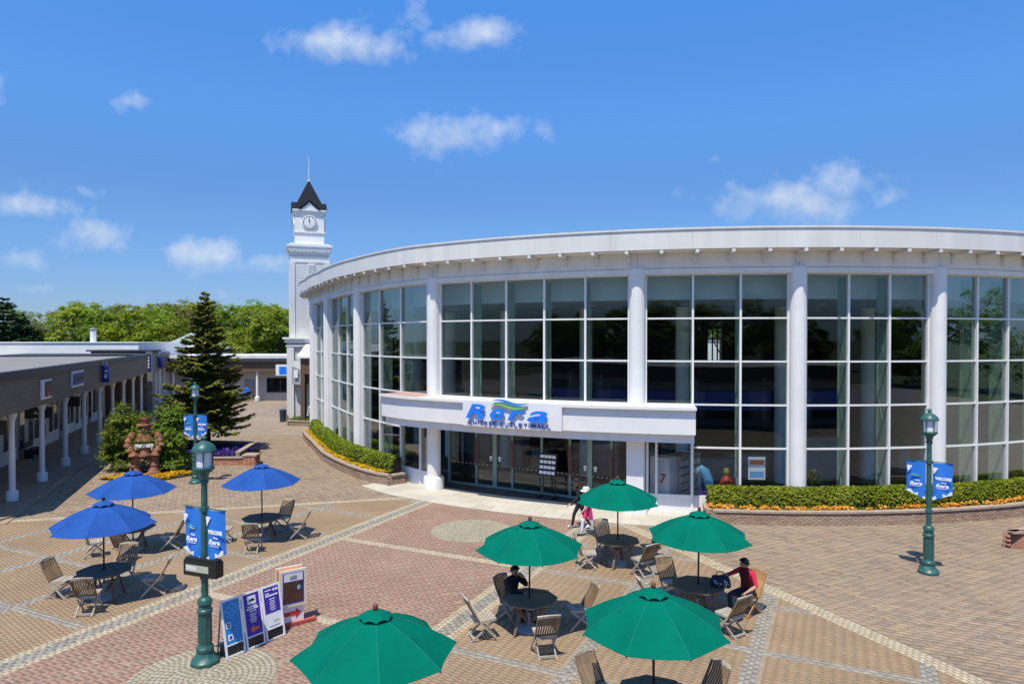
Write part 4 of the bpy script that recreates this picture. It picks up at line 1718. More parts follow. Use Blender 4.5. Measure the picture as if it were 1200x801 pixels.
b.build('shop_wall', M['wall'], shop, world=True)
for i in range(9):
    a = -3.4 + i * 4.0
    # shop window with frame
    fr = MB()
    sb(fr, a, a + 2.3, -2.9, -2.84, 0.62, 0.72)
    sb(fr, a, a + 2.3, -2.9, -2.84, 2.68, 2.78)
    for aa in (a, a + 1.12, a + 2.2):
        sb(fr, aa, aa + 0.1, -2.9, -2.835, 0.72, 2.68)
    w = fr.build('window', M['white'], shop, world=True)
    for aa in (a + 0.1, a + 1.22):
        p = MB()
        sb(p, aa, aa + 1.0, -2.897, -2.87, 0.72, 2.68)
        p.build('pane', M['shopglass'], w, world=True)
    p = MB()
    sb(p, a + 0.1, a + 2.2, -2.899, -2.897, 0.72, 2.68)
    p.build('dim_room_sheet', M['dim'], w, world=True)  # dark sheet on the solid wall, painted as an unlit room
    p = MB()
    for kk in range(4):
        sb(p, a + 0.3 + kk * 0.5, a + 0.5 + kk * 0.5, -2.895, -2.88, 0.8, random.uniform(1.2, 2.1))
    p.build('display', [M['beige'], M['grey'], M['brownwall']][i % 3], w, world=True)
    d = MB()
    sb(d, a + 2.6, a + 3.6, -2.9, -2.85, 0.03, 2.6)
    d = d.build('door', M['grey'] if i % 2 else M['frieze'], shop, world=True)
    p = MB()
    sb(p, a + 2.72, a + 3.48, -2.849, -2.838, 0.5, 2.45)
    p.build('pane', M['shopglass'], d, world=True)
    p = MB()
    sb(p, a + 2.7, a + 2.74, -2.84, -2.78, 1.0, 1.35)
    p.build('handle', M['grey'], d, world=True)
    t = MB()
    sb(t, a + 2.6, a + 3.6, -2.9, -2.86, 2.72, 3.2)
    t.build('transom', M['frieze'], shop, world=True)

# portal at the far end of the row, then the row going on
b = MB()
sb(b, 33.4, 36.8, -2.4, -2.2, 0.03, 4.9)
sb(b, 33.4, 33.6, -2.9, 0.25, 0.03, 4.9)
b.build('portal_wall', M['brownwall'], shop, world=True)
b = MB()
sb(b, 34.3, 36.0, 0.05, 0.55, 0.03, 5.35)
b.build('portal_pillar', mat('portal_pillar', (0.20, 0.19, 0.18), 0.7, 0.1, 2), shop, world=True)
b = MB()
x0, y0 = arc_pt(35.2, 0.2)
b.prism([(x0 - 5.2, y0 - 0.6), (x0 + 0.6, y0 - 0.6), (x0 + 0.6, y0 + 0.9), (x0 - 5.2, y0 + 0.9)], 5.38, 5.52)
b.prism([(x0 - 4.9, y0 - 0.4), (x0 + 0.45, y0 - 0.4), (x0 + 0.45, y0 + 0.7), (x0 - 4.9, y0 + 0.7)], 5.20, 5.38)
b.build('portal_roof', M['flash'], shop, world=True)
sec = thing('shop_row', 'farther shop row with dark fascia and posts behind the spruce', 'building', (*arc_pt(48, -3), 0))
b = MB()
sb(b, 36.9, 60, 0.10, 0.36, 3.56, 4.85)
b.build('fascia', M['brown'], sec, world=True)
b = MB()
sb(b, 36.9, 60, -12, 0.40, 4.86, 5.08)
b.build('roof', M['flash'], sec, world=True)
for i in range(10, 16):
    x, y = arc_pt(i * 4.0 - 1.0, 0)
    b = MB()
    b.lathe([(0.25, 0.03), (0.25, 0.42), (0.115, 0.46), (0.105, 3.22), (0.17, 3.3), (0.17, 3.56)], (x, y, 0), 14)
    b.build('arcade_post', M['wall'], sec, world=True, smooth=35)
for i in range(6):
    b = MB()
    sb(b, 37.6 + i * 3.8, 39.9 + i * 3.8, -2.9, -2.86, 0.5, 2.7)
    w = b.build('window', M['white'], sec, world=True)
    b = MB()
    sb(b, 37.75 + i * 3.8, 39.75 + i * 3.8, -2.859, -2.85, 0.65, 2.6)
    b.build('pane', M['shopglass'], w, world=True)

# signs on the row
def fascia_sign(label, a0, a1, z0, z1, edge, face, inset=0.12, off=0.0):
    s = thing('shop_sign', label, 'sign', (*arc_pt((a0 + a1) / 2, 0.36), z0))
    b = MB()
    sb(b, a0, a1, 0.345, 0.42, z0, z1)
    b.build('backing', M[edge], s, world=True)
    b = MB()
    sb(b, a0 + inset + off, a1 - inset * 0.5, 0.421, 0.455, z0 + inset, z1 - inset)
    f = b.build('panel', M[face], s, world=True)
    return s


s1 = fascia_sign('white framed fascia sign with a dark panel and red corner on the brown boards', 2.45, 3.95, 3.80, 4.66, 'lightgrey', 'black', 0.1, 0.32)
b = MB()
sb(b, 2.95, 3.5, 0.456, 0.47, 3.91, 4.10)
b.build('red_corner', M['redbase'], s1, world=True)
s2 = fascia_sign('long grey framed fascia sign with a navy panel on the brown boards', 7.6, 10.0, 3.98, 4.82, 'lightgrey', 'navy', 0.14)
b = MB()
for i in range(9):
    sb(b, 7.95 + i * 0.2, 8.08 + i * 0.2, 0.456, 0.466, 4.3, 4.5)
b.build('lettering', M['black'], s2, world=True)


def blade_sign(label, a, z0, z1, out, m, words=None, b0=0.36, th=0.08):
    s = thing('blade_sign', label, 'sign', (*arc_pt(a, b0), z0))
    b = MB()
    sb(b, a, a + th, b0, b0 + out, z0, z1)
    b.build('board', m, s, world=True)
    x, y = arc_pt(a - 0.004, b0 + out / 2)
    if words:
        place_text('lettering', text_mesh(words, (z1 - z0) * 0.42, 0.003, 0, 0.006), M['print_white'], s, (x, y, (z0 + z1) / 2 - (z1 - z0) * 0.14), (AN.x, AN.y, 0))
    b = MB()
    sb(b, a + 0.02, a + 0.05, b0 + 0.1, b0 + 0.13, z1, z1 + 0.3)
    sb(b, a + 0.02, a + 0.05, b0 + out - 0.13, b0 + out - 0.1, z1, z1 + 0.3)
    b.build('hanger', M['grey'], s, world=True)
    return s


blade_sign('black hanging sign lettered UR under the arcade, nearest the left picture edge', -0.9, 2.75, 3.30, 1.15, M['black'], 'UR', -1.05)
blade_sign('black hanging sign lettered A.O under the arcade', 4.9, 2.78, 3.30, 1.1, M['black'], 'A.O', -0.9)
blade_sign('black hanging sign without readable letters, farther along the arcade', 10.6, 2.8, 3.32, 0.8, M['black'], None, -0.7)
for a, lab in ((14.6, 'small navy blade sign sticking out of the brown fascia'),):
    s = blade_sign(lab, a, 3.85, 4.85, 0.42, M['navy'])
    b = MB()
    for i, h in enumerate((0.35, 0.14, 0.1)):
        sb(b, a - 0.008, a, 0.53, 0.66, 4.1 + i * 0.2, 4.1 + i * 0.2 + h * 0.5)
    b.build('print', M['print_white'], s, world=True)
s = blade_sign('tall navy sign on the dark portal pillar at the end of the row', 34.25, 3.75, 5.15, 0.34, M['navy'], None, 0.1)
b = MB()
for i in range(4):
    sb(b, 34.238, 34.249, 0.2, 0.33, 3.95 + i * 0.28, 4.12 + i * 0.28)
b.build('print', M['print_white'], s, world=True)
s = blade_sign('navy blade sign on the farther shop row beyond the portal', 39.2, 3.8, 4.8, 0.45, M['navy'])

for i, (a, lab) in enumerate(((-0.2, 'dark bench against the shop wall, nearest of the three in the arcade'), (5.2, 'dark bench against the shop wall under the window, middle of the three'), (11.8, 'dark bench against the shop wall, farthest of the three in the arcade'))):
    bn = thing('bench', lab, 'bench', (*arc_pt(a, -2.4), 0.03), RZ, 'benches in the arcade')
    b = MB()
    b.box((0, 0, 0.43), (1.5, 0.42, 0.05))
    b.build('seat', M['black'], bn)
    b = MB()
    b.box((0, 0.2, 0.68), (1.5, 0.05, 0.32))
    b.build('backrest', M['black'], bn)
    for sx in (-0.65, 0.65):
        b = MB()
        b.box((sx, 0, 0.2), (0.07, 0.4, 0.40))
        b.build('leg', M['black'], bn)

# white plant block on the roof, chimney, second block, pavilion roof
wb = thing('roof_block', 'long white roof storey behind the shop row', 'building', (-44, 70, 0))
b = MB()
b.box((-50.4, 72, 3.05), (28.0, 11, 6.1))
b.box((-50.4, 72, 6.13), (28.2, 11.2, 0.06))
b.build('wall', M['white'], wb, world=True)
wb2 = thing('roof_block', 'pale lower roof block right of the white storey', 'building', (-36, 78, 0))
b = MB()
b.box((-38.8, 80, 2.9), (7.0, 8, 5.75))
b.build('wall', M['siding'], wb2, world=True)
ch = thing('chimney_pipe', 'short white flue pipe standing on the white roof storey', 'chimney', (-41.4, 67.5, 6.16))
b = MB()
b.tube((0, 0, 0), (0, 0, 1.15), 0.27, None, 16)
b.build('pipe', M['white'], ch, smooth=40)
b = MB()
b.lathe([(0.2, 1.15), (0.2, 1.22), (0.34, 1.24), (0.30, 1.36), (0.05, 1.42)], (0, 0, 0), 16)
b.build('cap', M['grey'], ch, smooth=40)
pv = thing('pavilion', 'pavilion with a pale green hipped roof behind the shop rows', 'building', (-40, 86, 0))
b = MB()
b.box((-40.5, 87, 2.5), (6.5, 6, 5.0))
b.build('wall', M['beige'], pv, world=True)
b = MB()
b.lathe([(5.3, 5.0), (5.2, 5.1), (0.1, 7.4)], (-40.5, 87, 0), 4, PI / 4)
b.build('roof', mat('copper_roof', (0.26, 0.34, 0.30), 0.6, 0.12, 1.0), pv, world=True)
b = MB()
b.box((-37.9, 85.2, 6.0), (1.9, 1.6, 1.2))
b.build('dormer', M['panel'], pv, world=True)

# far building closing the walk
fb = thing('far_shop', 'low far shop with brown fascia closing the end of the walk', 'building', (-28, 73, 0))
b = MB()
b.box((-29, 76.5, 2.0), (22, 8, 4.0))
b.build('wall', M['beige'], fb, world=True)
b = MB()
b.box((-29, 73, 3.60), (22, 3.6, 1.0))
b.build('fascia', M['brownwall'], fb, world=True)
b = MB()
b.box((-29, 72.9, 4.28), (22.1, 4.0, 0.34))
b.build('dark_band', M['flash'], fb, world=True)
b = MB()
b.box((-29, 75.5, 4.62), (22.1, 9.0, 0.30))
b.build('roof', M['panel'], fb, world=True)
for x in (-35.5, -31.1, -26.7, -22.3, -18.5):
    b = MB()
    b.lathe([(0.26, 0), (0.26, 0.4), (0.13, 0.5), (0.12, 3.1)], (x, 71.5, 0), 14)
    b.build('post', M['white'], fb, world=True, smooth=35)
for x, w, z0, z1 in ((-24.6, 2.9, 0.9, 2.3), (-32.6, 2.6, 0.9, 2.3), (-20.2, 2.2, 0.9, 2.3)):
    b = MB()
    b.box((x, 72.48, (z0 + z1) / 2), (w, 0.06, z1 - z0 + 0.16))
    f = b.build('window', M['flash'], fb, world=True)
    for kx in (-0.25, 0.25):
        b = MB()
        b.box((x + kx * w, 72.44, (z0 + z1) / 2), (w * 0.46, 0.02, z1 - z0))
        b.build('pane', M['shopglass'], f, world=True)
b = MB()
b.box((-27.9, 72.47, 1.1), (1.1, 0.06, 2.2))
d = b.build('door', M['grey'], fb, world=True)
bs = thing('projecting_sign', 'blue and white sign box sticking out from the white block by the walk', 'sign', (-18.3, 54.3, 3.5))
b = MB()
b.box((0, 0, 0.5), (0.9, 0.3, 0.85))
b.build('box', M['print_white'], bs)
b = MB()
b.box((0.12, -0.156, 0.47), (0.6, 0.012, 0.62))
b.build('panel', M['logo'], bs)

# building the picture is taken from, and a boundary of trees, seen only as reflections
ob = thing('viewing_terrace', 'low shop building with terrace facing the round hall', 'building', (0, -7, 0))
b = MB()
b.box((0, -8.5, 2.2), (60, 14, 4.4))
b.build('wall', M['beige'], ob, world=True)
b = MB()
b.box((0, -1.4, 3.9), (60.2, 0.3, 1.1))
b.build('fascia', M['brownwall'], ob, world=True)
for i in range(14):
    b = MB()
    x = -28 + i * 4.3
    b.tube((x, -0.9, 0), (x, -0.9, 3.6), 0.12, None, 12)
    b.build('post', M['white'], ob, world=True, smooth=40)
for i in range(13):
    b = MB()
    b.box((-26 + i * 4.3, -1.49, 1.6), (2.8, 0.06, 2.2))
    b.build('window', M['flash'], ob, world=True)


# ------------------------------------------------------------------ planting
def quads(C_, N_, T_, half, aspect=1.0):
    """one four-sided leaf per centre: normals N_, long directions T_"""
    B = np.cross(N_, T_)
    B /= np.linalg.norm(B, axis=1, keepdims=True) + 1e-9
    T_ = np.cross(B, N_)
    h = np.asarray(half)[:, None] if np.ndim(half) else half
    V = np.stack([C_ - T_ * h, C_ + B * h * aspect, C_ + T_ * h, C_ - B * h * aspect], 1)
    F = np.arange(len(C_) * 4, dtype=np.int32).reshape(-1, 4)
    return V.reshape(-1, 3), F


def rand_dir(n):
    v = rng.normal(size=(n, 3))
    return v / np.linalg.norm(v, axis=1, keepdims=True)


def crown(name, m, blobs, n, size, seed, up=0.5):
    """leaf crown: clumps of leaves round the blobs' shells, with gaps"""
    w = np.array([b[3] * b[4] for b in blobs])
    pick = rng.choice(len(blobs), n, p=w / w.sum())
    B = np.array(blobs)
    # leaves gather in small sprays
    ns = max(1, n // 14)
    sp = rng.choice(len(blobs), ns, p=w / w.sum())
    sd = rand_dir(ns)
    sd[:, 2] = np.where(rng.random(ns) < 0.6, np.abs(sd[:, 2]), sd[:, 2])
    sr = rng.uniform(0.62, 1.06, ns) ** 0.6
    sc = np.stack([B[sp, 0] + sd[:, 0] * B[sp, 3] * sr, B[sp, 1] + sd[:, 1] * B[sp, 3] * sr, B[sp, 2] + sd[:, 2] * B[sp, 4] * sr], 1)
    k = rng.integers(0, ns, n)
    C_ = sc[k] + rng.normal(size=(n, 3)) * np.array([1, 1, 0.6]) * size * 1.15
    N_ = sd[k] * 0.75 + rand_dir(n) * 0.55 + np.array([-0.1, -0.25, up + 0.15])
    N_ /= np.linalg.norm(N_, axis=1, keepdims=True)
    V, F = quads(C_, N_, rand_dir(n), rng.uniform(0.6, 1.15, n) * size, 0.62)
    return np_mesh(name, V, F, [m])


def broad_blobs(h, w, n, low=0.25):
    bl = []
    for i in range(n):
        z = h * (low + (0.93 - low) * random.random())
        k = math.sin(PI * min(1, max(0.08, (z / h - low * 0.6) / (1.04 - low * 0.6)))) ** 0.6
        r = w * 0.5 * k * random.uniform(0.35, 0.85)
        a = random.uniform(0, 2 * PI)
        s = w * random.uniform(0.15, 0.24)
        bl.append((r * math.cos(a), r * math.sin(a), z, s, s * random.uniform(0.65, 0.9)))
    bl.append((0, 0, h * 0.86, w * 0.22, h * 0.13))
    return bl


def trunk_mesh(h, r, limbs=6):
    b = MB()
    b.path([(0, 0, 0), (0.06 * r, 0, h * 0.3), (-0.1, 0.1, h * 0.6), (0, 0, h * 0.86)], [r, r * 0.8, r * 0.5, r * 0.12], 8)
    for i in range(limbs):
        a = i * 2.4 + random.random()
        z = h * (0.3 + 0.08 * i)
        L = h * 0.26
        p = Vector((0, 0, z))
        d = Vector((math.cos(a), math.sin(a), 0.9)).normalized()
        b.path([p, p + d * L * 0.5, p + d * L + Vector((0, 0, L * 0.2))], [r * 0.4, r * 0.28, r * 0.07], 6)
    return b


protos = []
for i, (h, w, n, leaf) in enumerate(((10.5, 9.5, 22, 9000), (9.6, 8.0, 18, 8000), (11.2, 8.6, 20, 8500), (9.0, 9.4, 18, 8000), (10.2, 7.4, 17, 7500))):
    me = crown('crown', M['leaf_a'], broad_blobs(h, w, n, 0.12), leaf, 0.20, i)
    tb = trunk_mesh(h, 0.26)
    to = tb.build('trunk', M['bark'])
    protos.append((me, to.data, h))
    bpy.data.objects.remove(to)
_variant = {}


def crown_variant(i, m):
    key = (i, m.name)
    if key not in _variant:
        me = protos[i][0].copy()
        me.materials.clear()
        me.materials.append(m)
        _variant[key] = me
    return _variant[key]


KIND = {'a': ('leaf_a', 'bright green broadleaf tree'), 'b': ('leaf_b', 'deep green broadleaf tree'), 'c': ('leaf_c', 'yellow green broadleaf tree'), 'f': ('leaf_f', 'pale flowering tree'), 'r': ('leaf_r', 'russet tinged tree')}


def tree(px, Y, ztop, proto, kind, where, group='trees behind the shops'):
    x = (px - 600) / 800 * Y
    t = thing('broadleaf_tree', KIND[kind][1] + ' ' + where, 'tree', (x, Y, 0), random.uniform(0, 6.28), group)
    s = ztop / protos[proto][2]
    t.scale = (s * random.uniform(0.92, 1.12),) * 2 + (s,)
    link('trunk', protos[proto][1], t)
    link('crown', crown_variant(proto, M[KIND[kind][0]]), t)
    return t


# pixel column, distance, height: the belt of trees behind the shops
belt = [
    (40, 104, 9.2, 3, 'f', 'right of the dark pines, over the white roof storey'),
    (62, 108, 11.0, 0, 'c', 'above the white roof storey, left of the flue pipe'),
    (86, 96, 11.6, 2, 'a', 'rising behind the flue pipe'),
    (112, 104, 11.4, 4, 'f', 'just right of the flue pipe, loose topped'),
    (128, 92, 10.2, 1, 'b', 'in the middle of the belt over the white storey'),
    (150, 88, 10.4, 0, 'a', 'over the right part of the white storey'),
    (172, 96, 10.6, 3, 'a', 'between the white storey and the pavilion roof'),
    (193, 110, 12.2, 2, 'r', 'left of the spruce, over the pavilion roof'),
    (205, 90, 9.6, 4, 'c', 'just left of the spruce, low in front'),
    (222, 118, 12.6, 1, 'a', 'half hidden behind the spruce on its left'),
    (252, 120, 12.4, 0, 'b', 'behind the spruce'),
    (276, 114, 12.0, 2, 'a', 'right of the spruce, over the far shop'),
    (292, 104, 10.9, 3, 'c', 'over the far shop, low and wide'),
    (310, 112, 12.2, 1, 'a', 'over the far shop beside the tower'),
    (328, 106, 11.6, 4, 'a', 'touching the left edge of the clock tower'),
    (345, 116, 12.0, 0, 'a', 'behind the clock tower'),
    (296, 126, 12.6, 2, 'b', 'rising behind the far shop, deeper in the belt'),
    (240, 132, 13.2, 3, 'c', 'deep in the belt behind the spruce top'),
    (140, 120, 12.4, 2, 'c', 'deep in the belt over the white storey'),
    (100, 126, 12.6, 1, 'b', 'deep in the belt behind the flue pipe'),
    (20, 118, 11.6, 0, 'b', 'behind the dark pines at the left edge'),
    (180, 128, 12.6, 4, 'b', 'deep in the belt left of the spruce'),
]
for a in belt:
    tree(*a)
for i, (x, y) in enumerate(((22, 96), (29, 97), (36, 96))):
    t = tree((x / y * 800 + 600), y, 10.0, i, 'a', ['behind the left end of', 'behind the middle of', 'behind the right end of'][i] + ' the rear white building', 'trees behind the hall')
bk = thing('rear_building', 'white building seen through the back window of the hall', 'building', (27, 84, 0))
b = MB()
b.box((27, 86, 3.15), (24, 5, 6.3))
b.build('wall', M['white'], bk, world=True)
b = MB()
b.box((27, 86, 6.36), (24.3, 5.3, 0.1))
b.build('roof', M['roofgrey'], bk, world=True)
# woods behind the picture's viewpoint and to the sides: one mass, seen only in the glass
ntree = 0
Vs, Fs, off = [], [], 0
wood_pts = []
for k in range(46):
    a = -1.0 + 2.0 * k / 45
    wood_pts.append((90 * math.sin(a) * 1.5 + random.uniform(-4, 4), -62 - 22 * math.cos(a) + random.uniform(-6, 6)))
for k in range(12):
    wood_pts.append((78 + random.uniform(-6, 10), -30 + k * 13))
w = tag(empty('woods', (0, -80, 0)), 'far line of trees facing the glass hall', 'woods', None, 'stuff')
for x, y in wood_pts:
    i = random.randrange(5)
    s = random.uniform(1.0, 1.35)
    o = link('tree_mass', crown_variant(i, M['leaf_b']), w)
    o.location = (x, y + 80, 0)
    o.scale = (s * 1.2, s * 1.2, s)
    o['kind'] = 'stuff'


# conifers
def conifer(name, m, h, wbase, levels, per, leafn, size, droop, seed, parent, power=0.85, clear=0.06):
    """whorls of boughs, each a spray of needle clumps"""
    b = MB()
    b.path([(0, 0, 0), (0.03, 0, h * 0.5), (0, 0, h * 0.985)], [wbase * 0.05, wbase * 0.028, 0.012], 10)
    Cs, Ns, Ts, Hs = [], [], [], []
    for L in range(levels):
        f = (L + random.uniform(0, 0.7)) / levels
        z = h * (clear + (0.985 - clear) * f)
        base = wbase * 0.5 * max(0.03, (1 - f)) ** power
        a0 = random.uniform(0, 6.28)
        n = max(4, int(per * (0.55 + 0.45 * (1 - f))))
        for k in range(n):
            a = a0 + 2 * PI * k / n + random.uniform(-0.3, 0.3)
            ln = base * random.uniform(0.48, 1.22)
            d = np.array([math.cos(a), math.sin(a), 0])
            side = np.array([-math.sin(a), math.cos(a), 0])
            zd = -droop * ln * random.uniform(0.5, 1.3)
            lift = 0.18 * ln
            zz = z + random.uniform(-0.1, 0.1)
            if f < 0.9:
                b.path([(0, 0, zz), tuple(d * ln * 0.55 + np.array([0, 0, zz + zd * 0.6])), tuple(d * ln * 0.95 + np.array([0, 0, zz + zd * 0.75 + lift * 0.4]))],
                       [0.03 + 0.012 * ln, 0.02, 0.006], 4, False)
            m_ = max(6, int(leafn * ln))
            u = rng.random(m_) ** 0.7
            sw = (rng.random(m_) - 0.5) * 2
            wd = ln * 0.36 * (1.05 - u) + 0.09
            P = np.outer(u * ln, d) + np.outer(sw * wd, side)
            P[:, 2] += zz + zd * u + lift * u ** 3 - np.abs(sw) * wd * 0.28 + rng.normal(size=m_) * 0.02
            T = np.outer(np.ones(m_), d) * 0.8 + np.outer(np.sign(sw) * 0.7, side) + rng.normal(size=(m_, 3)) * 0.25
            T[:, 2] -= 0.12
            N = np.array([0, 0, 1.0]) + rng.normal(size=(m_, 3)) * 0.3 + d * 0.2
            Cs.append(P)
            Ns.append(N)
            Ts.append(T)
            Hs.append(rng.uniform(0.7, 1.2, m_) * size)
    C_, N_, T_, H_ = (np.concatenate(q) for q in (Cs, Ns, Ts, Hs))
    N_ /= np.linalg.norm(N_, axis=1, keepdims=True)
    T_ /= np.linalg.norm(T_, axis=1, keepdims=True)
    V, F = quads(C_, N_, T_, H_, 0.42)
    b.build('trunk', M['bark'], parent, smooth=60)
    link('crown', np_mesh('crown', V, F, [m]), parent)


sp = thing('spruce_tree', 'tall dark spruce standing in the violet flower bed', 'tree', (-17.35, 38.6, 0.2))
conifer('spruce', M['needle'], 9.05, 5.6, 34, 14, 120, 0.125, 0.19, 3, sp, 0.72, 0.14)
for i, (px, Y, h) in enumerate(((4, 96, 12.6), (24, 102, 10.6))):
    t = thing('pine_tree', ['dark pine at the very left edge, taller than its neighbour', 'shorter dark pine beside the tall one at the left edge'][i], 'tree', ((px - 600) / 800 * Y, Y, 0), 0, 'dark pines at the left edge')
    conifer('pine', M['needle_d'], h, 8.5, 24, 11, 46, 0.27, 0.05, i, t, 0.5, 0.10)
for i, (px, Y, h) in enumerate(((288, 134, 12.9), (311, 138, 13.3))):
    t = thing('pine_tree', ['small dark pointed conifer in the belt right of the spruce', 'dark pointed conifer in the belt near the clock tower'][i], 'tree', ((px - 600) / 800 * Y, Y, 0), 0, 'conifers in the tree belt')
    conifer('pine', M['needle_d'], h, 6.0, 18, 9, 40, 0.28, 0.1, i, t, 0.8, 0.2)


# hedges, flower beds and their brick walls
def brick_wall(name, label, path, h, m, thick=0.22, cap=True, world_group=None, closed=False):
    """path: list of (x, y) outer line; bricks laid in courses, flat coping on top"""
    P = [Vector(p) for p in path]
    seg = [(P[i + 1] - P[i]).length for i in range(len(P) - 1)]
    tot = sum(seg)

    def at(d):
        for i, s in enumerate(seg):
            if d <= s or i == len(seg) - 1:
                t = (P[i + 1] - P[i]).normalized()
                return P[i] + t * d, t
            d -= s
    root = thing(name, label, 'planter wall', (P[0].x, P[0].y, 0))
    X, Y, R, Z = [], [], [], []
    ch = 0.068
    n = int(h / ch)
    for c in range(n):
        d = 0.105 * (c % 2) + 0.05
        while d < tot:
            p, t = at(d)
            nrm = Vector((t.y, -t.x))
            X.append(p.x + nrm.x * -0.055 + random.uniform(-0.002, 0.002))
            Y.append(p.y + nrm.y * -0.055)
            R.append(math.atan2(t.y, t.x))
            Z.append(c * ch)
            d += 0.21
    X, Y, R, Z = map(np.array, (X, Y, R, Z))
    V, F = paver_boxes(X, Y, 0.101, 0.054, R, 0.0, -0.060)
    V = V.reshape(len(X), 8, 3)
    V[:, :, 2] += (Z + 0.064)[:, None]
    V = V.reshape(-1, 3) - np.array([P[0].x, P[0].y, 0])
    o = link('bricks', np_mesh('bricks', V, F, [m]), root)
    o['kind'] = 'stuff'
    b = MB()
    k = int(tot / 0.5) + 1
    for i in range(k):
        (p, t), (q, t2) = at(tot * i / k), at(tot * (i + 1) / k)
        n1, n2 = Vector((t.y, -t.x)), Vector((t2.y, -t2.x))
        b.bar((p.x - n1.x * 0.115, p.y - n1.y * 0.115, n * ch / 2 - 0.004), (q.x - n2.x * 0.115, q.y - n2.y * 0.115, n * ch / 2 - 0.004), 0.20, n * ch - 0.012)
    b.build('mortar_core', M['mortar'], root, world=True)
    if cap:
        d = 0.0
        st = 0.42
        while d < tot - 0.05:
            (p, t), (q, t2) = at(d + 0.004), at(min(tot, d + st) - 0.004)
            n1, n2 = Vector((t.y, -t.x)), Vector((t2.y, -t2.x))
            b = MB()
            off = 0.10
            b.bar((p.x - n1.x * off, p.y - n1.y * off, n * ch + 0.035), (q.x - n2.x * off, q.y - n2.y * off, n * ch + 0.035), thick + 0.05, 0.07)
            b.build('coping_stone', M['coping'], root, world=True)
            d += st
    return root


def hedge_leaves(name, m, pts, width, z0, z1, n, size, wob=0.09):
    """leaf quads over the top and sides of a hedge that follows pts"""
    P = np.array(pts)
    seg = np.linalg.norm(np.diff(P, axis=0), axis=1)
    cum = np.concatenate([[0], np.cumsum(seg)])
    d = rng.random(n) * cum[-1]
    i = np.clip(np.searchsorted(cum, d) - 1, 0, len(seg) - 1)
    f = (d - cum[i]) / seg[i]
    t = (P[i + 1] - P[i]) / seg[i][:, None]
    c = P[i] + (P[i + 1] - P[i]) * f[:, None]
    nr = np.stack([t[:, 1], -t[:, 0]], 1)
    # round the section
    a = rng.random(n) * PI * 1.18 - 0.09 * PI
    rad = rng.uniform(0.72, 1.04, n)
    lump = 1 + wob * (np.sin(d * 3.1) + np.sin(d * 7.7 + 1) * 0.7 + np.sin(a * 3 + d * 2) * 0.6)
    ca, sa = np.cos(a), np.sin(a)
    ex = 0.72
    wx = np.sign(ca) * np.abs(ca) ** ex * width / 2 * rad * lump
    zz = z0 + (z1 - z0) * np.clip(np.sign(sa) * np.abs(sa) ** ex, -0.1, 1) * rad ** 0.5 * (0.94 + 0.06 * lump)
    C_ = np.stack([c[:, 0] + nr[:, 0] * wx, c[:, 1] + nr[:, 1] * wx, zz], 1)
    N_ = np.stack([nr[:, 0] * ca, nr[:, 1] * ca, np.maximum(sa, 0) + 0.25], 1) + rng.normal(size=(n, 3)) * 0.5
    N_ /= np.linalg.norm(N_, axis=1, keepdims=True)
    V, F = quads(C_, N_, rand_dir(n), rng.uniform(0.6, 1.2, n) * size, 0.6)
    return V, F


def hedge(label, pts, width, z0, z1, n, size, group=None):
    root = thing('hedge', label, 'hedge', (pts[len(pts) // 2][0], pts[len(pts) // 2][1], 0), 0, group)
    V, F = hedge_leaves('hedge', M['hedge'], pts, width, z0, z1, n, size)
    V = V - np.array(root.location)
    link('foliage', np_mesh('foliage', V, F, [M['hedge']]), root)
    b = MB()
    for p, q in zip(pts, pts[1:]):
        b.bar((p[0], p[1], (z0 + z1) / 2 - 0.06), (q[0], q[1], (z0 + z1) / 2 - 0.06), width * 0.62, (z1 - z0) * 0.78)
    b.build('dark_core', M['soil'], root, world=True)  # solid dark boxes stand in for the dark inside of the hedge
    return root


def flower_bed(name, label, m, pts, width, z, n, size, green=0.35, group=None):
    """low flowers in small bunches"""
    P = np.array(pts)
    seg = np.linalg.norm(np.diff(P, axis=0), axis=1)
    cum = np.concatenate([[0], np.cumsum(seg)])
    k = max(6, int(cum[-1] * width * 26))
    d = rng.random(k) * cum[-1]
    i = np.clip(np.searchsorted(cum, d) - 1, 0, len(seg) - 1)
    c = P[i] + (P[i + 1] - P[i]) * ((d - cum[i]) / seg[i])[:, None]
    t = (P[i + 1] - P[i]) / seg[i][:, None]
    nr = np.stack([t[:, 1], -t[:, 0]], 1)
    c = c + nr * ((rng.random(k) - 0.5) * width)[:, None]
    j = rng.integers(0, k, n)
    C_ = np.stack([c[j, 0], c[j, 1], np.full(n, z + 0.08)], 1) + rng.normal(size=(n, 3)) * np.array([0.055, 0.055, 0.03])
    N_ = np.array([0, 0, 1.0]) + rng.normal(size=(n, 3)) * 0.5
    N_ /= np.linalg.norm(N_, axis=1, keepdims=True)
    V, F = quads(C_, N_, rand_dir(n), rng.uniform(0.6, 1.2, n) * size, 0.75)
    mi = (rng.random(n) < green).astype(np.int32)
    V[:, 2] -= np.repeat(mi, 4) * 0.035
    o = link(name, np_mesh(name, V, F, [m, M['shrub']], mi))
    return tag(o, label, 'flowers', group, 'stuff')


# left planter, following the glass
LW = [(-13.7, 44.6), (-12.75, 42.2), (-11.75, 40.0), (-10.85, 37.9), (-10.03, 36.05), (-9.1, 34.4), (-8.26, 33.05), (-7.5, 31.95), (-6.65, 30.95), (-6.0, 30.3), (-5.35, 29.85), (-4.75, 30.35)]


def inset(path, d):
    out = []
    for i, p in enumerate(path):
        a, b = Vector(path[max(i - 1, 0)]), Vector(path[min(i + 1, len(path) - 1)])
        t = (b - a).normalized()
        out.append((p[0] - t.y * d, p[1] + t.x * d))
    return out


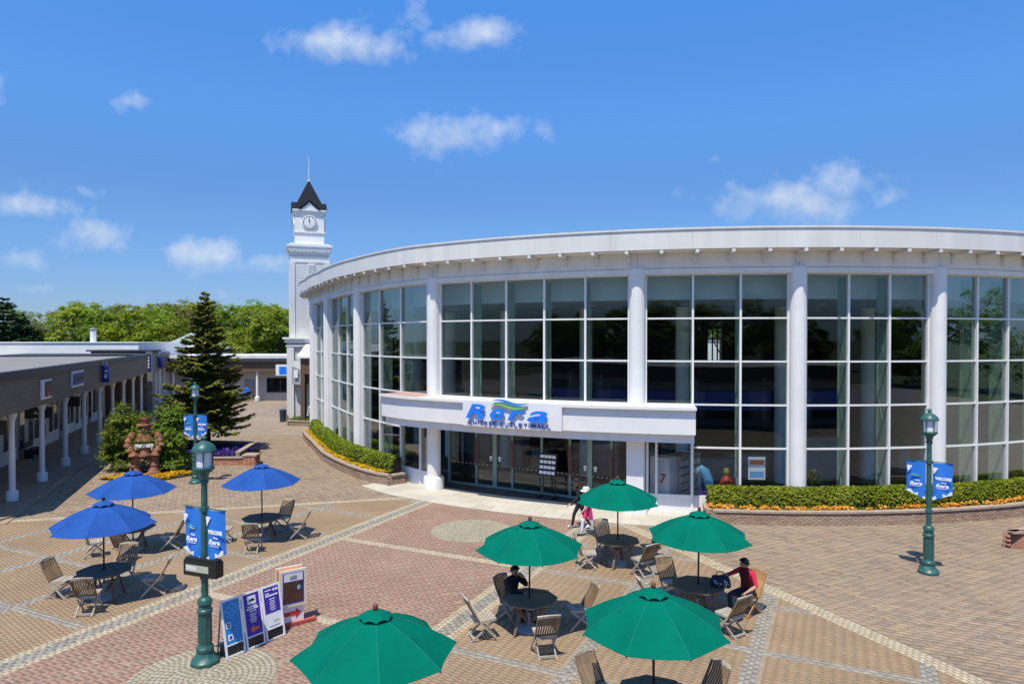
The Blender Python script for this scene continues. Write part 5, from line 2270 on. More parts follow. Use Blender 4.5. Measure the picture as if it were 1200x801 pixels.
brick_wall('planter_wall', 'curved brick planter wall under the left hedge', LW, 0.42, M['wall_brick'])
core = LW[:-1]
b = MB()
i1, i2 = inset(core, 0.2), inset(core, 1.0)
for k in range(len(core) - 1):
    b.add([(*i1[k], 0.40), (*i1[k + 1], 0.40), (*i2[k + 1], 0.40), (*i2[k], 0.40)], [(0, 1, 2, 3)])
tag(b.build('planter_soil', M['soil']), 'dark soil in the left curved planter', 'soil', None, 'structure')
flower_bed('yellow_flowers', 'yellow flowers along the left curved brick wall', M['yellow_fl'], inset(core, 0.36)[:-1] + [inset(core, 0.4)[-2]], 0.30, 0.42, 7000, 0.045, 0.12)
hedge('clipped hedge curving along the glass left of the entrance', inset(core, 0.78)[:-1] + [(-5.15, 30.65)], 0.72, 0.42, 1.22, 17000, 0.055)

# right planter
RW = [polar(t, 25.05) for t in np.arange(-9.2, 45, 1.5)]
brick_wall('planter_wall', 'long brick planter wall under the right hedge', [polar(-9.2, 24.0)] + RW, 0.46, M['wall_brick'])
b = MB()
b.arc(CC, 23.8, 24.9, 0.2, 0.42, -9.1, 45)
tag(b.build('planter_soil', M['soil']), 'dark soil in the right planter', 'soil', None, 'structure')
flower_bed('orange_flowers', 'orange flowers along the long right brick wall', M['orange_fl'], [polar(t, 24.68) for t in np.arange(-8.9, 40, 1.5)], 0.26, 0.43, 9000, 0.05, 0.35)
hedge('long clipped hedge under the right windows', [polar(t, 24.18) for t in np.arange(-8.9, 42, 1.5)], 0.66, 0.5, 1.16, 34000, 0.058)

# raised violet bed round the spruce
brick_wall('planter_wall', 'low brick wall of the violet flower bed round the spruce', [(-17.2, 34.6), (-13.75, 34.85)], 0.40, M['red_wall_brick'])
pl = thing('brick_pillar', 'square red brick pillar at the corner of the violet bed', 'pillar', (-13.38, 34.98, 0))
X, Y, R, Z = [], [], [], []
for c in range(7):
    for k in range(3):
        for s, (dx, dy, rr) in enumerate(((0, -0.29, 0), (0.29, 0, PI / 2), (0, 0.29, PI), (-0.29, 0, -PI / 2))):
            o_ = -0.2 + 0.2 * k
            X.append(dx + (o_ if s % 2 == 0 else 0))
            Y.append(dy + (o_ if s % 2 else 0))
            R.append(rr)
            Z.append(c * 0.068)
X, Y, R, Z = map(np.array, (X, Y, R, Z))
V, F = paver_boxes(X, Y, 0.096, 0.05, R, 0.0, -0.06)
V = V.reshape(len(X), 8, 3)
V[:, :, 2] += (Z + 0.064)[:, None]
o = link('bricks', np_mesh('bricks', V.reshape(-1, 3), F, [M['red_wall_brick']]), pl)
o['kind'] = 'stuff'
b = MB()
b.box((0, 0, 0.235), (0.58, 0.58, 0.47))
b.build('core', M['mortar'], pl)
b = MB()
b.box((0, 0, 0.515), (0.74, 0.74, 0.08))
b.build('cap', M['coping'], pl)
b = MB()
b.prism([(-17.6, 34.85), (-13.9, 35.0), (-14.4, 38.9), (-20.0, 39.6), (-19.6, 36.2)], 0.0, 0.34)
tag(b.build('planter_soil', M['soil']), 'soil of the raised violet bed round the spruce', 'soil', None, 'structure')
flower_bed('violet_flowers', 'violet flowers filling the raised bed at the foot of the spruce', M['violet_fl'], [(-18.8, 37.0), (-14.2, 37.0)], 3.6, 0.36, 12000, 0.06, 0.1)
brick_wall('planter_wall', 'dark back wall of the violet bed behind the spruce', [(-14.1, 35.3), (-14.55, 38.9), (-20.0, 39.7)], 0.55, M['wall_brick'])

# brick planter at the right edge
rp = brick_wall('planter_wall', 'red brick planter corner cut by the right picture edge', [(19.6, 22.6), (15.25, 21.0), (19.5, 19.0)], 0.48, M['red_wall_brick'], cap=True)
b = MB()
b.prism([(15.7, 21.0), (19.5, 19.25), (20.4, 20.6), (19.6, 22.4)], 0, 0.44)
tag(b.build('planter_soil', M['soil']), 'soil in the brick planter at the right edge', 'soil', None, 'structure')

# grass planter by the tower with its kerb, and a bin
gp = brick_wall('planter_wall', 'low kerb of the grass bed in front of the clock tower', [(-17.55, 53.8), (-16.9, 51.3), (-14.6, 50.7)], 0.3, M['wall_brick'])
b = MB()
b.prism([(-17.4, 53.9), (-16.8, 51.5), (-14.6, 50.95), (-14.6, 53.9)], 0, 0.24)
tag(b.build('planter_soil', M['soil']), 'soil of the grass bed before the tower', 'soil', None, 'structure')
flower_bed('grass', 'short bright grass in the bed before the clock tower', M['grass'], [(-17.0, 52.7), (-14.7, 52.4)], 2.2, 0.25, 7000, 0.075, 0.5)
bn = thing('litter_bin', 'dark blue litter bin beside the grass bed on the walk', 'bin', (-18.0, 53.6, 0))
b = MB()
b.lathe([(0.24, 0), (0.27, 0.8), (0.28, 0.82)], (0, 0, 0), 14)
b.build('body', M['binblue'], bn, smooth=40)
b = MB()
b.lathe([(0.29, 0.82), (0.29, 0.9), (0.1, 0.98)], (0, 0, 0), 14)
b.build('lid', M['binblue'], bn, smooth=40)

# flower pot figure between two shrubs, yellow flowers before it
def shrub(label, loc, h, w, n, size=0.075):
    s = thing('climbing_shrub', label, 'shrub', (loc[0], loc[1], 0), random.random() * 6)
    bl = []
    for i in range(34):
        z = h * random.uniform(0.04, 0.92)
        k = (1 - (z / h)) ** 0.4
        a = random.uniform(0, 6.28)
        r = w * 0.5 * k * random.uniform(0.2, 0.75)
        bl.append((r * math.cos(a), r * math.sin(a), z, w * 0.2, h * 0.11))
    link('foliage', crown('foliage', M['shrub'], bl, n, size, 0, 0.3), s)
    tb = trunk_mesh(h * 0.85, 0.05, 7)
    tb.build('stem', M['bark'], s)
    return s


shrub('bushy green climber left of the flower pot figure', (-18.95, 33.4), 3.25, 2.3, 11000, 0.07)
shrub('bushy green climber right of the flower pot figure', (-16.55, 33.3), 3.15, 2.0, 10000, 0.07)
shrub('low green climber behind the flower pot figure', (-17.6, 34.2), 2.95, 1.3, 2500)
flower_bed('yellow_flowers', 'yellow flowers at the feet of the flower pot figure', M['yellow_fl'], [(-18.6, 31.5), (-17.4, 31.3), (-16.3, 31.5), (-15.5, 32.6)], 0.9, 0.03, 7000, 0.055, 0.12)
b = MB()
b.prism([(-18.9, 31.2), (-17.4, 30.75), (-15.9, 30.9), (-14.9, 32.4), (-15.6, 33.6), (-18.7, 33.8)], 0.004, 0.045)
tag(b.build('planter_soil', M['soil']), 'soil of the yellow flower bed by the arcade', 'soil', None, 'structure')
pf = thing('flower_pot_figure', 'seated figure built of terracotta flower pots among the shrubs', 'sculpture', (-17.55, 32.6, 0.03))
pf.rotation_euler = (0, 0, 0.35)


def pot(p, ax, r, L, parent=pf, m=M['pots']):
    ax = Vector(ax).normalized()
    R = ax.to_track_quat('Z', 'Y').to_matrix()
    b = MB()
    b.lathe([(r * 0.68, 0), (r * 0.92, L * 0.78), (r * 1.06, L * 0.80), (r * 1.08, L), (r * 0.9, L), (r * 0.82, L * 0.9)], (0, 0, 0), 16)
    b.v = [tuple(R @ Vector(q) + Vector(p)) for q in b.v]
    return b.build('pot', m, parent, smooth=35)


for s in (-1, 1):
    pot((s * 0.40, -0.12, 0.42), (0, 0, -1), 0.30, 0.42)
    pot((s * 0.40, -0.10, 0.72), (0, 0, -1), 0.25, 0.34)
    pot((s * 0.38, -0.08, 0.98), (0, 0, -1), 0.22, 0.30)
    for k in range(5):
        f = k / 4
        pot((s * (0.50 + 0.16 * math.sin(PI * f)), -0.05 - 0.22 * f, 1.98 - 0.22 * k), (-s * 0.15, -0.2, -1) if k > 2 else (s * 0.3, -0.1, -1), 0.17 + 0.03 * (k == 4), 0.24)
pot((0, -0.12, 1.28), (0, 0, -1), 0.34, 0.42)
pot((0, 0.0, 1.22), (0, 0, 1), 0.36, 0.42)
pot((0, 0.0, 1.98), (0, 0, -1), 0.42, 0.40)
pot((0, -0.02, 2.36), (0, 0, -1), 0.28, 0.36)
pot((0, -0.02, 2.32), (0.05, 0, 1), 0.24, 0.36).data.transform(Matrix.Translation((0, 0, 0)))
b = MB()
b.lathe([(0.38, 2.30), (0.38, 2.35), (0.2, 2.36)], (0, -0.02, 0), 18)
b.build('hat_brim', M['pots'], pf, smooth=35)
b = MB()
b.box((0.0, -0.38, 1.36), (0.78, 0.1, 0.15))
b.build('tray', M['white'], pf)
V, F = quads(np.stack([rng.normal(0, 0.28, 700), rng.normal(-0.1, 0.22, 700), rng.normal(1.72, 0.22, 700)], 1),
             rand_dir(700), rand_dir(700), rng.uniform(0.03, 0.07, 700), 0.6)
link('trailing_leaves', np_mesh('trailing_leaves', V, F, [M['leaf_b']]), pf)
V, F = quads(np.stack([rng.normal(0, 0.16, 260), rng.normal(0, 0.12, 260), rng.normal(2.72, 0.09, 260)], 1),
             rand_dir(260), rand_dir(260), rng.uniform(0.03, 0.06, 260), 0.6)
link('trailing_leaves', np_mesh('trailing_leaves', V, F, [M['shrub']]), pf)

# ------------------------------------------------------------------ street lamps
def make_lamp():
    r = empty('street_lamp')
    b = MB()
    b.lathe([(0.275, 0.0), (0.275, 0.07), (0.255, 0.09), (0.19, 0.17), (0.158, 0.24)], (0, 0, 0), 8, PI / 8)
    b.lathe([(0.15, 0.24), (0.168, 0.26), (0.168, 0.32), (0.135, 0.36), (0.13, 0.40)], (0, 0, 0), 20)
    b.lathe([(0.126, 0.40), (0.119, 1.00)], (0, 0, 0), 20)
    for k in range(10):
        a = k * PI / 5
        b.tube((0.122 * math.cos(a), 0.122 * math.sin(a), 0.44), (0.117 * math.cos(a), 0.117 * math.sin(a), 0.97), 0.015, None, 6)
    b.lathe([(0.125, 1.0), (0.147, 1.02), (0.147, 1.07), (0.125, 1.09), (0.115, 1.16), (0.14, 1.19), (0.14, 1.25), (0.105, 1.30), (0.07, 1.32)], (0, 0, 0), 20)
    b.build('base', M['lampgreen'], r, smooth=35)
    b = MB()
    b.lathe([(0.068, 1.31), (0.060, 3.55), (0.082, 3.57), (0.082, 3.62), (0.066, 3.64), (0.10, 3.76), (0.155, 3.80), (0.16, 3.83)], (0, 0, 0), 16)
    for z in (3.06, 1.72):
        b.lathe([(0.07, z - 0.05), (0.088, z - 0.04), (0.088, z + 0.04), (0.07, z + 0.05)], (0, 0, 0), 16)
    b.build('pole', M['lampgreen'], r, smooth=35)
    b = MB()
    b.lathe([(0.19, 3.83), (0.20, 3.85), (0.20, 3.88), (0.15, 3.90)], (0, 0, 0), 16)
    for k in range(6):
        a = k * PI / 3 + 0.26
        b.tube((0.178 * math.cos(a), 0.178 * math.sin(a), 3.86), (0.178 * math.cos(a), 0.178 * math.sin(a), 4.20), 0.012, None, 6)
    b.build('lantern_frame', M['lampgreen'], r, smooth=35)
    b = MB()
    b.lathe([(0.145, 3.90), (0.15, 4.19)], (0, 0, 0), 20)
    b.build('lamp_glass', M['lampglass'], r, smooth=50)
    b = MB()
    b.lathe([(0.19, 4.19), (0.232, 4.20), (0.232, 4.225), (0.20, 4.29), (0.145, 4.35), (0.07, 4.39), (0.055, 4.40)], (0, 0, 0), 20)
    b.build('lantern_roof', M['lampgreen'], r, smooth=35)
    b = MB()
    b.lathe([(0.05, 4.40), (0.03, 4.42), (0.058, 4.455), (0.05, 4.49), (0.015, 4.52)], (0, 0, 0), 12)
    b.build('finial', M['lampgreen'], r, smooth=50)
    b = MB()
    b.tube((-0.58, 0, 3.07), (0.58, 0, 3.07), 0.012, None, 6)
    b.build('banner_arm', M['lampgreen'], r, smooth=50)
    for s in (-1, 1):
        n = 7
        V, F = [], []
        for i in range(n + 1):
            f = i / n
            x = s * (0.085 + 0.46 * f)
            y = -0.018 * math.sin(f * 5.0 + (0 if s > 0 else 1))
            zb = 2.02 + 0.20 * f
            for j, z in enumerate((3.05, 2.75, 2.45, zb)):
                V.append((x, y - 0.012 * j * math.sin(f * 4), z))
                V.append((x, y - 0.012 * j * math.sin(f * 4) + 0.004, z))
        for i in range(n):
            for j in range(3):
                a, c = i * 8 + j * 2, (i + 1) * 8 + j * 2
                F += [(a, a + 2, c + 2, c), (a + 1, c + 1, c + 3, a + 3)]
        b = MB()
        b.add(V, F)
        bn = b.build('banner', M['banner'], r, smooth=60)
        xm = s * 0.31
        yf = -0.045

        def put(txt, size, z, m, off=0.006, sx=1.0, shear=0.0, dx=0.0):
            me = text_mesh(txt, size, 0.002, shear, off, 'CENTER', sx)
            place_text('lettering', me, m, bn, (xm + dx, yf, z), (1, 0, 0))

        put('Rera', 0.125, 2.40, M['print_white'], 0.006, 1.25, 0.2)
        b = MB()
        b.box((xm, yf, 2.365), (0.25, 0.004, 0.012))
        for q in range(2):
            b.bar((xm - 0.02, yf, 2.525 + 0.015 * q), (xm + 0.10, yf, 2.51 + 0.02 * q), 0.004, 0.010)
        b.build('underline', M['print_white'], bn)
        if s > 0:
            put('WELCOME', 0.10, 2.60, M['print_white'], 0.007, 0.76, 0, 0.03)
        else:
            for q, m_ in ((0, M['teal']), (1, M['wavegreen'])):
                b = MB()
                P = [(xm - 0.12 + 0.03 * i, yf, 2.70 - 0.04 * q + 0.018 * math.sin(i * 0.8)) for i in range(9)]
                b.path(P, 0.008, 5)
                b.build('wave', m_, bn)
        b = MB()       # white wing in the upper corner
        x0 = s * 0.31 - 0.215
        b.add([(x0, yf, 2.93), (x0 + 0.13, yf, 2.92), (x0 + 0.02, yf, 2.74), (x0, yf + 0.004, 2.93), (x0 + 0.13, yf + 0.004, 2.92), (x0 + 0.02, yf + 0.004, 2.74)],
              [(0, 1, 2), (5, 4, 3), (0, 3, 4, 1), (1, 4, 5, 2), (2, 5, 3, 0)])
        b.build('wing', M['print_white'], bn)
        b = MB()       # white clouds printed along the hem
        for i in range(14):
            f = (i + 0.5) / 14
            x = s * (0.085 + 0.46 * f)
            zb = 2.025 + 0.20 * f
            h = 0.03 + 0.06 * abs(math.sin(i * 0.55 + s)) ** 2
            b.box((x, -0.034, zb + h / 2), (0.036, 0.006, h))
        b.build('printed_clouds', M['print_white'], bn)
    return r


L1 = tag(make_lamp(), 'green cast iron lamp post beside the three advertising boards, with a display box', 'lamp post', 'lamp posts with banners')
L2 = copy_tree(L1)
L2['label'] = 'green lamp post with banners before the violet bed, farthest of the three'
L3 = copy_tree(L1)
L3['label'] = 'green lamp post with banners standing alone on the right paving'
L1.location, L1.rotation_euler = (-6.08, 13.45, 0.008), (0, 0, math.radians(-25))
L2.location, L2.rotation_euler = (-14.15, 30.45, 0), (0, 0, math.radians(-8))
L3.location, L3.rotation_euler = (11.44, 18.68, 0), (0, 0, math.radians(-40))
b = MB()
b.box((0, -0.03, 1.90), (0.82, 0.20, 0.30))
b.box((0, -0.03, 2.07), (0.78, 0.16, 0.05))
db = b.build('display_box', M['black'], L1)
db.rotation_euler = (0, 0, math.radians(4))
b = MB()
b.box((-0.06, -0.133, 1.90), (0.58, 0.012, 0.13))
b.build('display_pane', M['lcd'], db)
b = MB()
for i in range(5):
    b.box((-0.30 + i * 0.05, -0.141, 1.90), (0.03, 0.004, 0.07))
b.build('display_marks', M['print_white'], db)

# ------------------------------------------------------------------ parasols, tables, chairs
def make_parasol(cm, rot):
    r = empty('parasol')
    R, zr, zt, rt = 1.20, 1.83, 2.33, 0.15
    sag = 0.055

    def pt(a0, k, f, g):
        """k panel, f radial 0..1, g across 0..1"""
        a = a0 + (k + g) * PI / 4
        rad = rt + (R - rt) * f
        chord = math.cos(PI / 8) / math.cos((g - 0.5) * PI / 4)
        rad *= chord * (1 - 0.045 * f * f * math.sin(PI * g))
        z = zt + (zr - zt) * f + 0.05 * math.sin(PI * f) - sag * math.sin(PI * g) * f * 0.8
        return (rad * math.cos(a), rad * math.sin(a), z)
    for k in range(8):
        V, F = [], []
        nf, ng = 7, 6
        for i in range(nf + 1):
            for j in range(ng + 1):
                V.append(pt(rot, k, i / nf, j / ng))
        m = (nf + 1) * (ng + 1)
        V += [(x, y, z - 0.006) for x, y, z in V]
        for i in range(nf):
            for j in range(ng):
                a = i * (ng + 1) + j
                F.append((a, a + ng + 1, a + ng + 2, a + 1))
                F.append((m + a, m + a + 1, m + a + ng + 2, m + a + ng + 1))
        for j in range(ng):
            a = nf * (ng + 1) + j
            F.append((a, a + m, a + m + 1, a + 1))
        b = MB()
        b.add(V, F)
        b.build('canopy_panel', cm, r, smooth=50)
        b = MB()
        P = [tuple(Vector(pt(rot, k, i / 6, 0)) + Vector((0, 0, 0.004))) for i in range(7)]
        b.path(P, 0.006, 5)
        b.build('seam', M['green_seam' if cm is M['green_c'] else 'blue_seam'], r)
        b = MB()
        P = [tuple(Vector(pt(rot, k, i / 6, 0)) - Vector((0, 0, 0.025))) for i in range(7)]
        b.path(P, 0.010, 5)
        b.build('rib', M['pole'], r)
        a = rot + k * PI / 4
        b = MB()
        b.tube((0.03 * math.cos(a), 0.03 * math.sin(a), 1.72), (0.62 * math.cos(a) * 0.97, 0.62 * math.sin(a) * 0.97, 2.06), 0.009, None, 5)
        b.build('strut', M['pole'], r)
    # vent cap with scalloped rim, dark gap below
    V, F = [], []
    n = 32
    for i, (rad, z) in enumerate(((0.03, 2.435), (0.12, 2.405), (0.19, 2.37), (0.25, 2.325))):
        for k in range(n):
            a = rot + 2 * PI * k / n
            w = abs(math.sin(a * 4 - rot * 4))
            V.append((rad * (1 - 0.06 * w * (i > 1)) * math.cos(a), rad * (1 - 0.06 * w * (i > 1)) * math.sin(a), z + 0.035 * w * (i == 3) + 0.008 * w * (i == 2)))
    for i in range(3):
        for k in range(n):
            F.append((i * n + k, i * n + (k + 1) % n, (i + 1) * n + (k + 1) % n, (i + 1) * n + k))
    b = MB()
    b.add(V, F)
    b.build('vent_cap', cm, r, smooth=60)
    b = MB()
    b.lathe([(0.20, 2.275), (0.20, 2.33), (0.10, 2.36)], (0, 0, 0), 16)
    b.build('vent_gap_shade', M['black'], r)  # black ring stands in for the shade in the vent gap
    b = MB()
    b.lathe([(0.022, 2.43), (0.04, 2.45), (0.042, 2.49), (0.03, 2.52), (0.008, 2.53)], (0, 0, 0), 12)
    b.build('finial', M['finialred'] if cm is M['green_c'] else M['black'], r, smooth=50)
    b = MB()
    b.tube((0, 0, 0.06), (0, 0, 2.43), 0.021, None, 10)
    b.lathe([(0.02, 1.68), (0.045, 1.69), (0.045, 1.76), (0.02, 1.77)], (0, 0, 0), 10)
    b.build('pole', M['pole'], r, smooth=50)
    b = MB()
    b.lathe([(0.27, 0.0), (0.27, 0.05), (0.24, 0.075), (0.05, 0.09), (0.034, 0.10), (0.034, 0.40), (0.022, 0.41)], (0, 0, 0), 22)
    b.build('base', M['concrete'], r, smooth=40)
    return r


def clip(poly, nx, ny, d):
    """keep the part of a convex polygon with nx*x+ny*y <= d"""
    out = []
    for i in range(len(poly)):
        p, q = poly[i], poly[(i + 1) % len(poly)]
        fp, fq = nx * p[0] + ny * p[1] - d, nx * q[0] + ny * q[1] - d
        if fp <= 0:
            out.append(p)
        if fp * fq < 0:
            t = fp / (fp - fq)
            out.append((p[0] + (q[0] - p[0]) * t, p[1] + (q[1] - p[1]) * t))
    return out


def make_table(m):
    r = empty('garden_table')
    octo = [(0.63 * math.cos(k * PI / 4), 0.63 * math.sin(k * PI / 4)) for k in range(8)]
    inner = [(x * 0.86, y * 0.86) for x, y in octo]
    for k in range(8):
        p = [octo[k], octo[(k + 1) % 8], inner[(k + 1) % 8], inner[k]]
        c = (sum(q[0] for q in p) / 4, sum(q[1] for q in p) / 4)
        b = MB()
        b.prism([(c[0] + (x - c[0]) * 0.985, c[1] + (y - c[1]) * 0.985) for x, y in p], 0.693, 0.722)
        b.build('rim_board', m, r)
    w = 0.118
    for i in range(-5, 5):
        p = clip(clip(inner, 0, 1, (i + 1) * w - 0.005), 0, -1, -(i * w + 0.005))
        if len(p) > 2:
            b = MB()
            b.prism(p, 0.694, 0.719)
            b.build('plank', m, r)
    b = MB()
    b.lathe([(0.48, 0.64), (0.50, 0.64), (0.50, 0.69), (0.48, 0.69)], (0, 0, 0), 8)
    b.build('apron', m, r)
    for k in range(4):
        a = PI / 4 + k * PI / 2
        c, s = math.cos(a), math.sin(a)
        b = MB()
        b.bar((0.30 * c - 0.05 * s, 0.30 * s + 0.05 * c, 0.69), (0.50 * c, 0.50 * s, 0.0), 0.055, 0.03, (c, s, 0))
        b.bar((0.47 * c, 0.47 * s, 0.62), (0.08 * c, 0.08 * s, 0.22), 0.04, 0.025, (s, -c, 0))
        b.build('leg', m, r)
    return r


def make_chair(seat_m, back_m):
    """folding slatted chair, facing +y"""
    r = empty('folding_chair')
    top, low = Vector((0, -0.40, 0.92)), Vector((0, -0.13, 0.40))
    bk = MB()
    for s in (-1, 1):
        bk.bar((s * 0.225, low.y, low.z), (s * 0.225, -0.33, 0.75), 0.03, 0.035, (0, 1, 0))
        bk.bar((s * 0.225, -0.33, 0.752), (s * 0.215, top.y, top.z), 0.03, 0.035, (0, 1, 0))
    bk.bar((-0.21, low.y - 0.025, low.z + 0.05), (0.21, low.y - 0.025, low.z + 0.05), 0.028, 0.05, (0, -0.4, 1))
    back = bk.build('backrest', back_m, r)
    tp = MB()
    P = [(-0.235, -0.395, 0.905), (-0.12, -0.425, 0.925), (0.0, -0.435, 0.932), (0.12, -0.425, 0.925), (0.235, -0.395, 0.905)]
    for p, q in zip(P, P[1:]):
        tp.bar(p, q, 0.032, 0.055, (0, -0.3, 1))
    tp.build('top_rail', seat_m, back)
    for i in range(8):
        x = -0.175 + i * 0.05
        b = MB()
        b.bar((x, low.y - 0.02, low.z + 0.07), (x, -0.35, 0.74), 0.034, 0.012, (0, 1, 0))
        b.bar((x, -0.35, 0.74), (x, top.y - 0.015, top.z - 0.02), 0.034, 0.012, (0, 1, 0))
        b.build('slat', back_m, back)
    st = MB()
    for s in (-1, 1):
        st.bar((s * 0.195, -0.22, 0.405), (s * 0.195, 0.23, 0.43), 0.028, 0.04)
    st.box((0, 0.225, 0.418), (0.37, 0.02, 0.03))
    st.box((0, -0.215, 0.400), (0.37, 0.02, 0.03))
    seat = st.build('seat', seat_m, r)
    for i in range(7):
        b = MB()
        y = -0.19 + i * 0.066
        b.box((0, y, 0.438 + 0.0555 * (y - 0.0)), (0.42, 0.056, 0.016))
        b.build('slat', seat_m, seat)
    for s in (-1, 1):
        b = MB()
        b.bar((s * 0.228, low.y, low.z + 0.02), (s * 0.228, 0.26, 0.0), 0.026, 0.038, (0, 1, 0))
        b.build('leg', seat_m, r)
        b = MB()
        b.bar((s * 0.175, 0.20, 0.41), (s * 0.175, -0.32, 0.0), 0.026, 0.038, (0, 1, 0))
        b.build('leg', seat_m, r)
    for y, z, w in ((0.215, 0.05, 0.46), (-0.265, 0.055, 0.35)):
        b = MB()
        b.bar((-w / 2, y, z), (w / 2, y, z), 0.025, 0.035)
        b.build('stretcher', seat_m, r)
    return r


def yaw(dx, dy):
    return math.atan2(-dx, dy)


G = {'G1': (0.38, 14.98), 'G2': (3.01, 19.35), 'G3': (4.32, 15.80), 'G4': (2.28, 10.9), 'G5': (-2.0, 9.98),
     'B1': (-10.08, 16.80), 'B2': (-11.52, 20.68), 'B3': (-8.0, 21.8)}
PL = {'G1': 'green parasol over the table of the person in black', 'G2': 'green parasol nearest the entrance, beside the walking people',
      'G3': 'green parasol over the table with the bag, next to the hedge wall', 'G4': 'green parasol low in the picture right of the middle, before the bag table',
      'G5': 'largest green parasol, low in the picture left of the middle, cut by the bottom edge',
      'B1': 'blue parasol nearest of the blue ones, at the lower left', 'B2': 'blue parasol in front of the flower pot figure', 'B3': 'blue parasol in front of the brick pillar of the violet bed'}
TL = {'G1': 'octagonal brown table where the person in black sits', 'G2': 'octagonal brown table under the green parasol nearest the entrance',
      'G3': 'octagonal brown table carrying the dark bag', 'G4': 'octagonal table at the bottom edge under the lower right green parasol',
      'G5': 'octagonal table hidden under the largest green parasol',
      'B1': 'dark octagonal table under the nearest blue parasol', 'B2': 'dark octagonal table under the blue parasol by the flower pot figure', 'B3': 'dark octagonal table under the blue parasol by the brick pillar'}
green = make_parasol(M['green_c'], math.radians(12))
blue = make_parasol(M['blue_c'], math.radians(13))
tg = make_table(M['table_wood'])
tb_ = make_table(M['table_dark'])
used = {}
for k, (x, y) in G.items():
    p = green if k[0] == 'G' else blue
    o = p if p not in used else copy_tree(p)
    used[p] = 1
    o.location = (x, y, 0.002)
    o.rotation_euler = (random.uniform(-0.012, 0.012), random.uniform(-0.012, 0.012), random.uniform(-0.05, 0.05) + (0.25 if k in ('B2', 'B3') else 0))
    tag(o, PL[k], 'parasol', 'green parasols' if k[0] == 'G' else 'blue parasols')
    p = tg if k[0] == 'G' else tb_
    o = p if p not in used else copy_tree(p)
    used[p] = 1
    o.location = (x, y, 0.002)
    o.rotation_euler = (0, 0, math.radians({'G1': 3, 'G2': 20, 'G3': 8, 'B1': 10, 'B2': 25, 'B3': 12}.get(k, 0)))
    tag(o, TL[k], 'table', 'garden tables under the parasols')

chair = make_chair(M['teak_lit'], M['teak_shaded'])
chair_new = None
CH = [
    ('B1', -11.22, 16.95, None, 'weathered chair left of the nearest blue parasol\'s table'),
    ('B1', -9.02, 17.12, None, 'weathered chair right of the nearest blue parasol\'s table, in its shadow'),
    ('B1', -9.95, 15.98, None, 'chair with its slatted back to the viewer before the nearest blue parasol\'s table'),
    ('B1', -10.25, 17.95, None, 'chair behind the nearest blue parasol\'s table, back rail seen over the top'),
    ('B2', -10.45, 20.85, None, 'chair right of the table by the flower pot figure, in the parasol\'s shadow'),
    ('B2', -11.20, 19.72, (0.15, 1.0), 'chair before the table by the flower pot figure, below its blue parasol'),
    ('B2', -12.35, 20.15, None, 'chair left of the table by the flower pot figure, half behind the nearest pole'),
    ('B3', -7.85, 20.62, (-0.1, 1.0), 'chair with white front frame before the table by the brick pillar'),
    ('B3', -6.90, 21.95, None, 'chair right of the table by the brick pillar, in shadow'),
    ('B3', -9.12, 21.55, None, 'chair left of the table by the brick pillar, just right of the lamp banner'),
    ('B3', -7.75, 22.95, None, 'chair behind the table by the brick pillar, only its back showing'),
    ('G1', -0.62, 14.62, (0.95, 0.35), 'chair left of the table of the person in black, standing on the band'),
    ('G1', 0.66, 13.86, None, 'chair turning its slatted back to the viewer before the table of the person in black'),
    ('G1', 1.48, 15.15, None, 'dark chair right of the table of the person in black, in the parasol\'s shadow'),
    ('G1', 0.02, 15.56, (0.80, -0.60), 'chair under the seated person in black'),
    ('G2', 2.12, 19.10, (0.9, -0.05), 'chair left of the table nearest the entrance, seen from the side'),
    ('G2', 2.78, 20.35, None, 'dark slatted chair behind the table nearest the entrance'),
    ('G2', 4.02, 19.70, None, 'dark chair right behind the table nearest the entrance'),
    ('G2', 3.55, 18.52, None, 'chair with its brown back to the viewer before the table nearest the entrance'),
    ('G3', 3.95, 16.85, None, 'dark slatted chair behind the bag table on its left'),
    ('G3', 4.75, 14.82, (-0.55, 0.85), 'chair with brown back to the viewer before the bag table'),
    ('G3', 3.30, 15.72, None, 'chair left of the bag table, mostly hidden by the lower right green parasol'),
    ('G4', 1.52, 11.62, (0.65, -0.75), 'dark slatted chair left under the lower right green parasol, cut by the bottom edge'),
    ('G4', 3.18, 11.35, (-0.9, -0.45), 'chair right under the lower right green parasol, only its back top in view'),
]
first = True
for k, x, y, d, lab in CH:
    o = chair if first else copy_tree(chair)
    first = False
    o.location = (x, y, 0.004)
    dx, dy = d if d else (G[k][0] - x, G[k][1] - y)
    o.rotation_euler = (0, 0, yaw(dx, dy) + random.uniform(-0.06, 0.06))
    tag(o, lab, 'chair', 'folding chairs round the parasol tables')
o = make_chair(M['teak_new'], M['teak_new'])
o.location = (5.50, 15.92, 0.004)
o.rotation_euler = (0, 0, yaw(-0.86, -0.50))
tag(o, 'honey coloured newer chair under the person in red', 'chair', 'folding chairs round the parasol tables')

# bag on the table
bag = thing('bag', 'dark navy bag with small pale dots on the brown table', 'bag', (4.80, 15.66, 0.724), math.radians(-12))
b = MB()
V = []
for z, w, d in ((0.0, 0.22, 0.10), (0.06, 0.235, 0.115), (0.16, 0.22, 0.10), (0.24, 0.18, 0.06), (0.26, 0.16, 0.02)):
    V.append((z, w, d))
vv = []
for z, w, d in V:
    for k in range(16):
        a = 2 * PI * k / 16
        c, s = math.cos(a), math.sin(a)
        vv.append((w * math.copysign(abs(c) ** 0.5, c), d * math.copysign(abs(s) ** 0.5, s), z))
F = [(i * 16 + k, i * 16 + (k + 1) % 16, (i + 1) * 16 + (k + 1) % 16, (i + 1) * 16 + k) for i in range(4) for k in range(16)]
F += [tuple(range(15, -1, -1)), tuple(64 + k for k in range(16))]
b.add(vv, F)
b.build('body', M['navycloth'], bag, smooth=50)
b = MB()
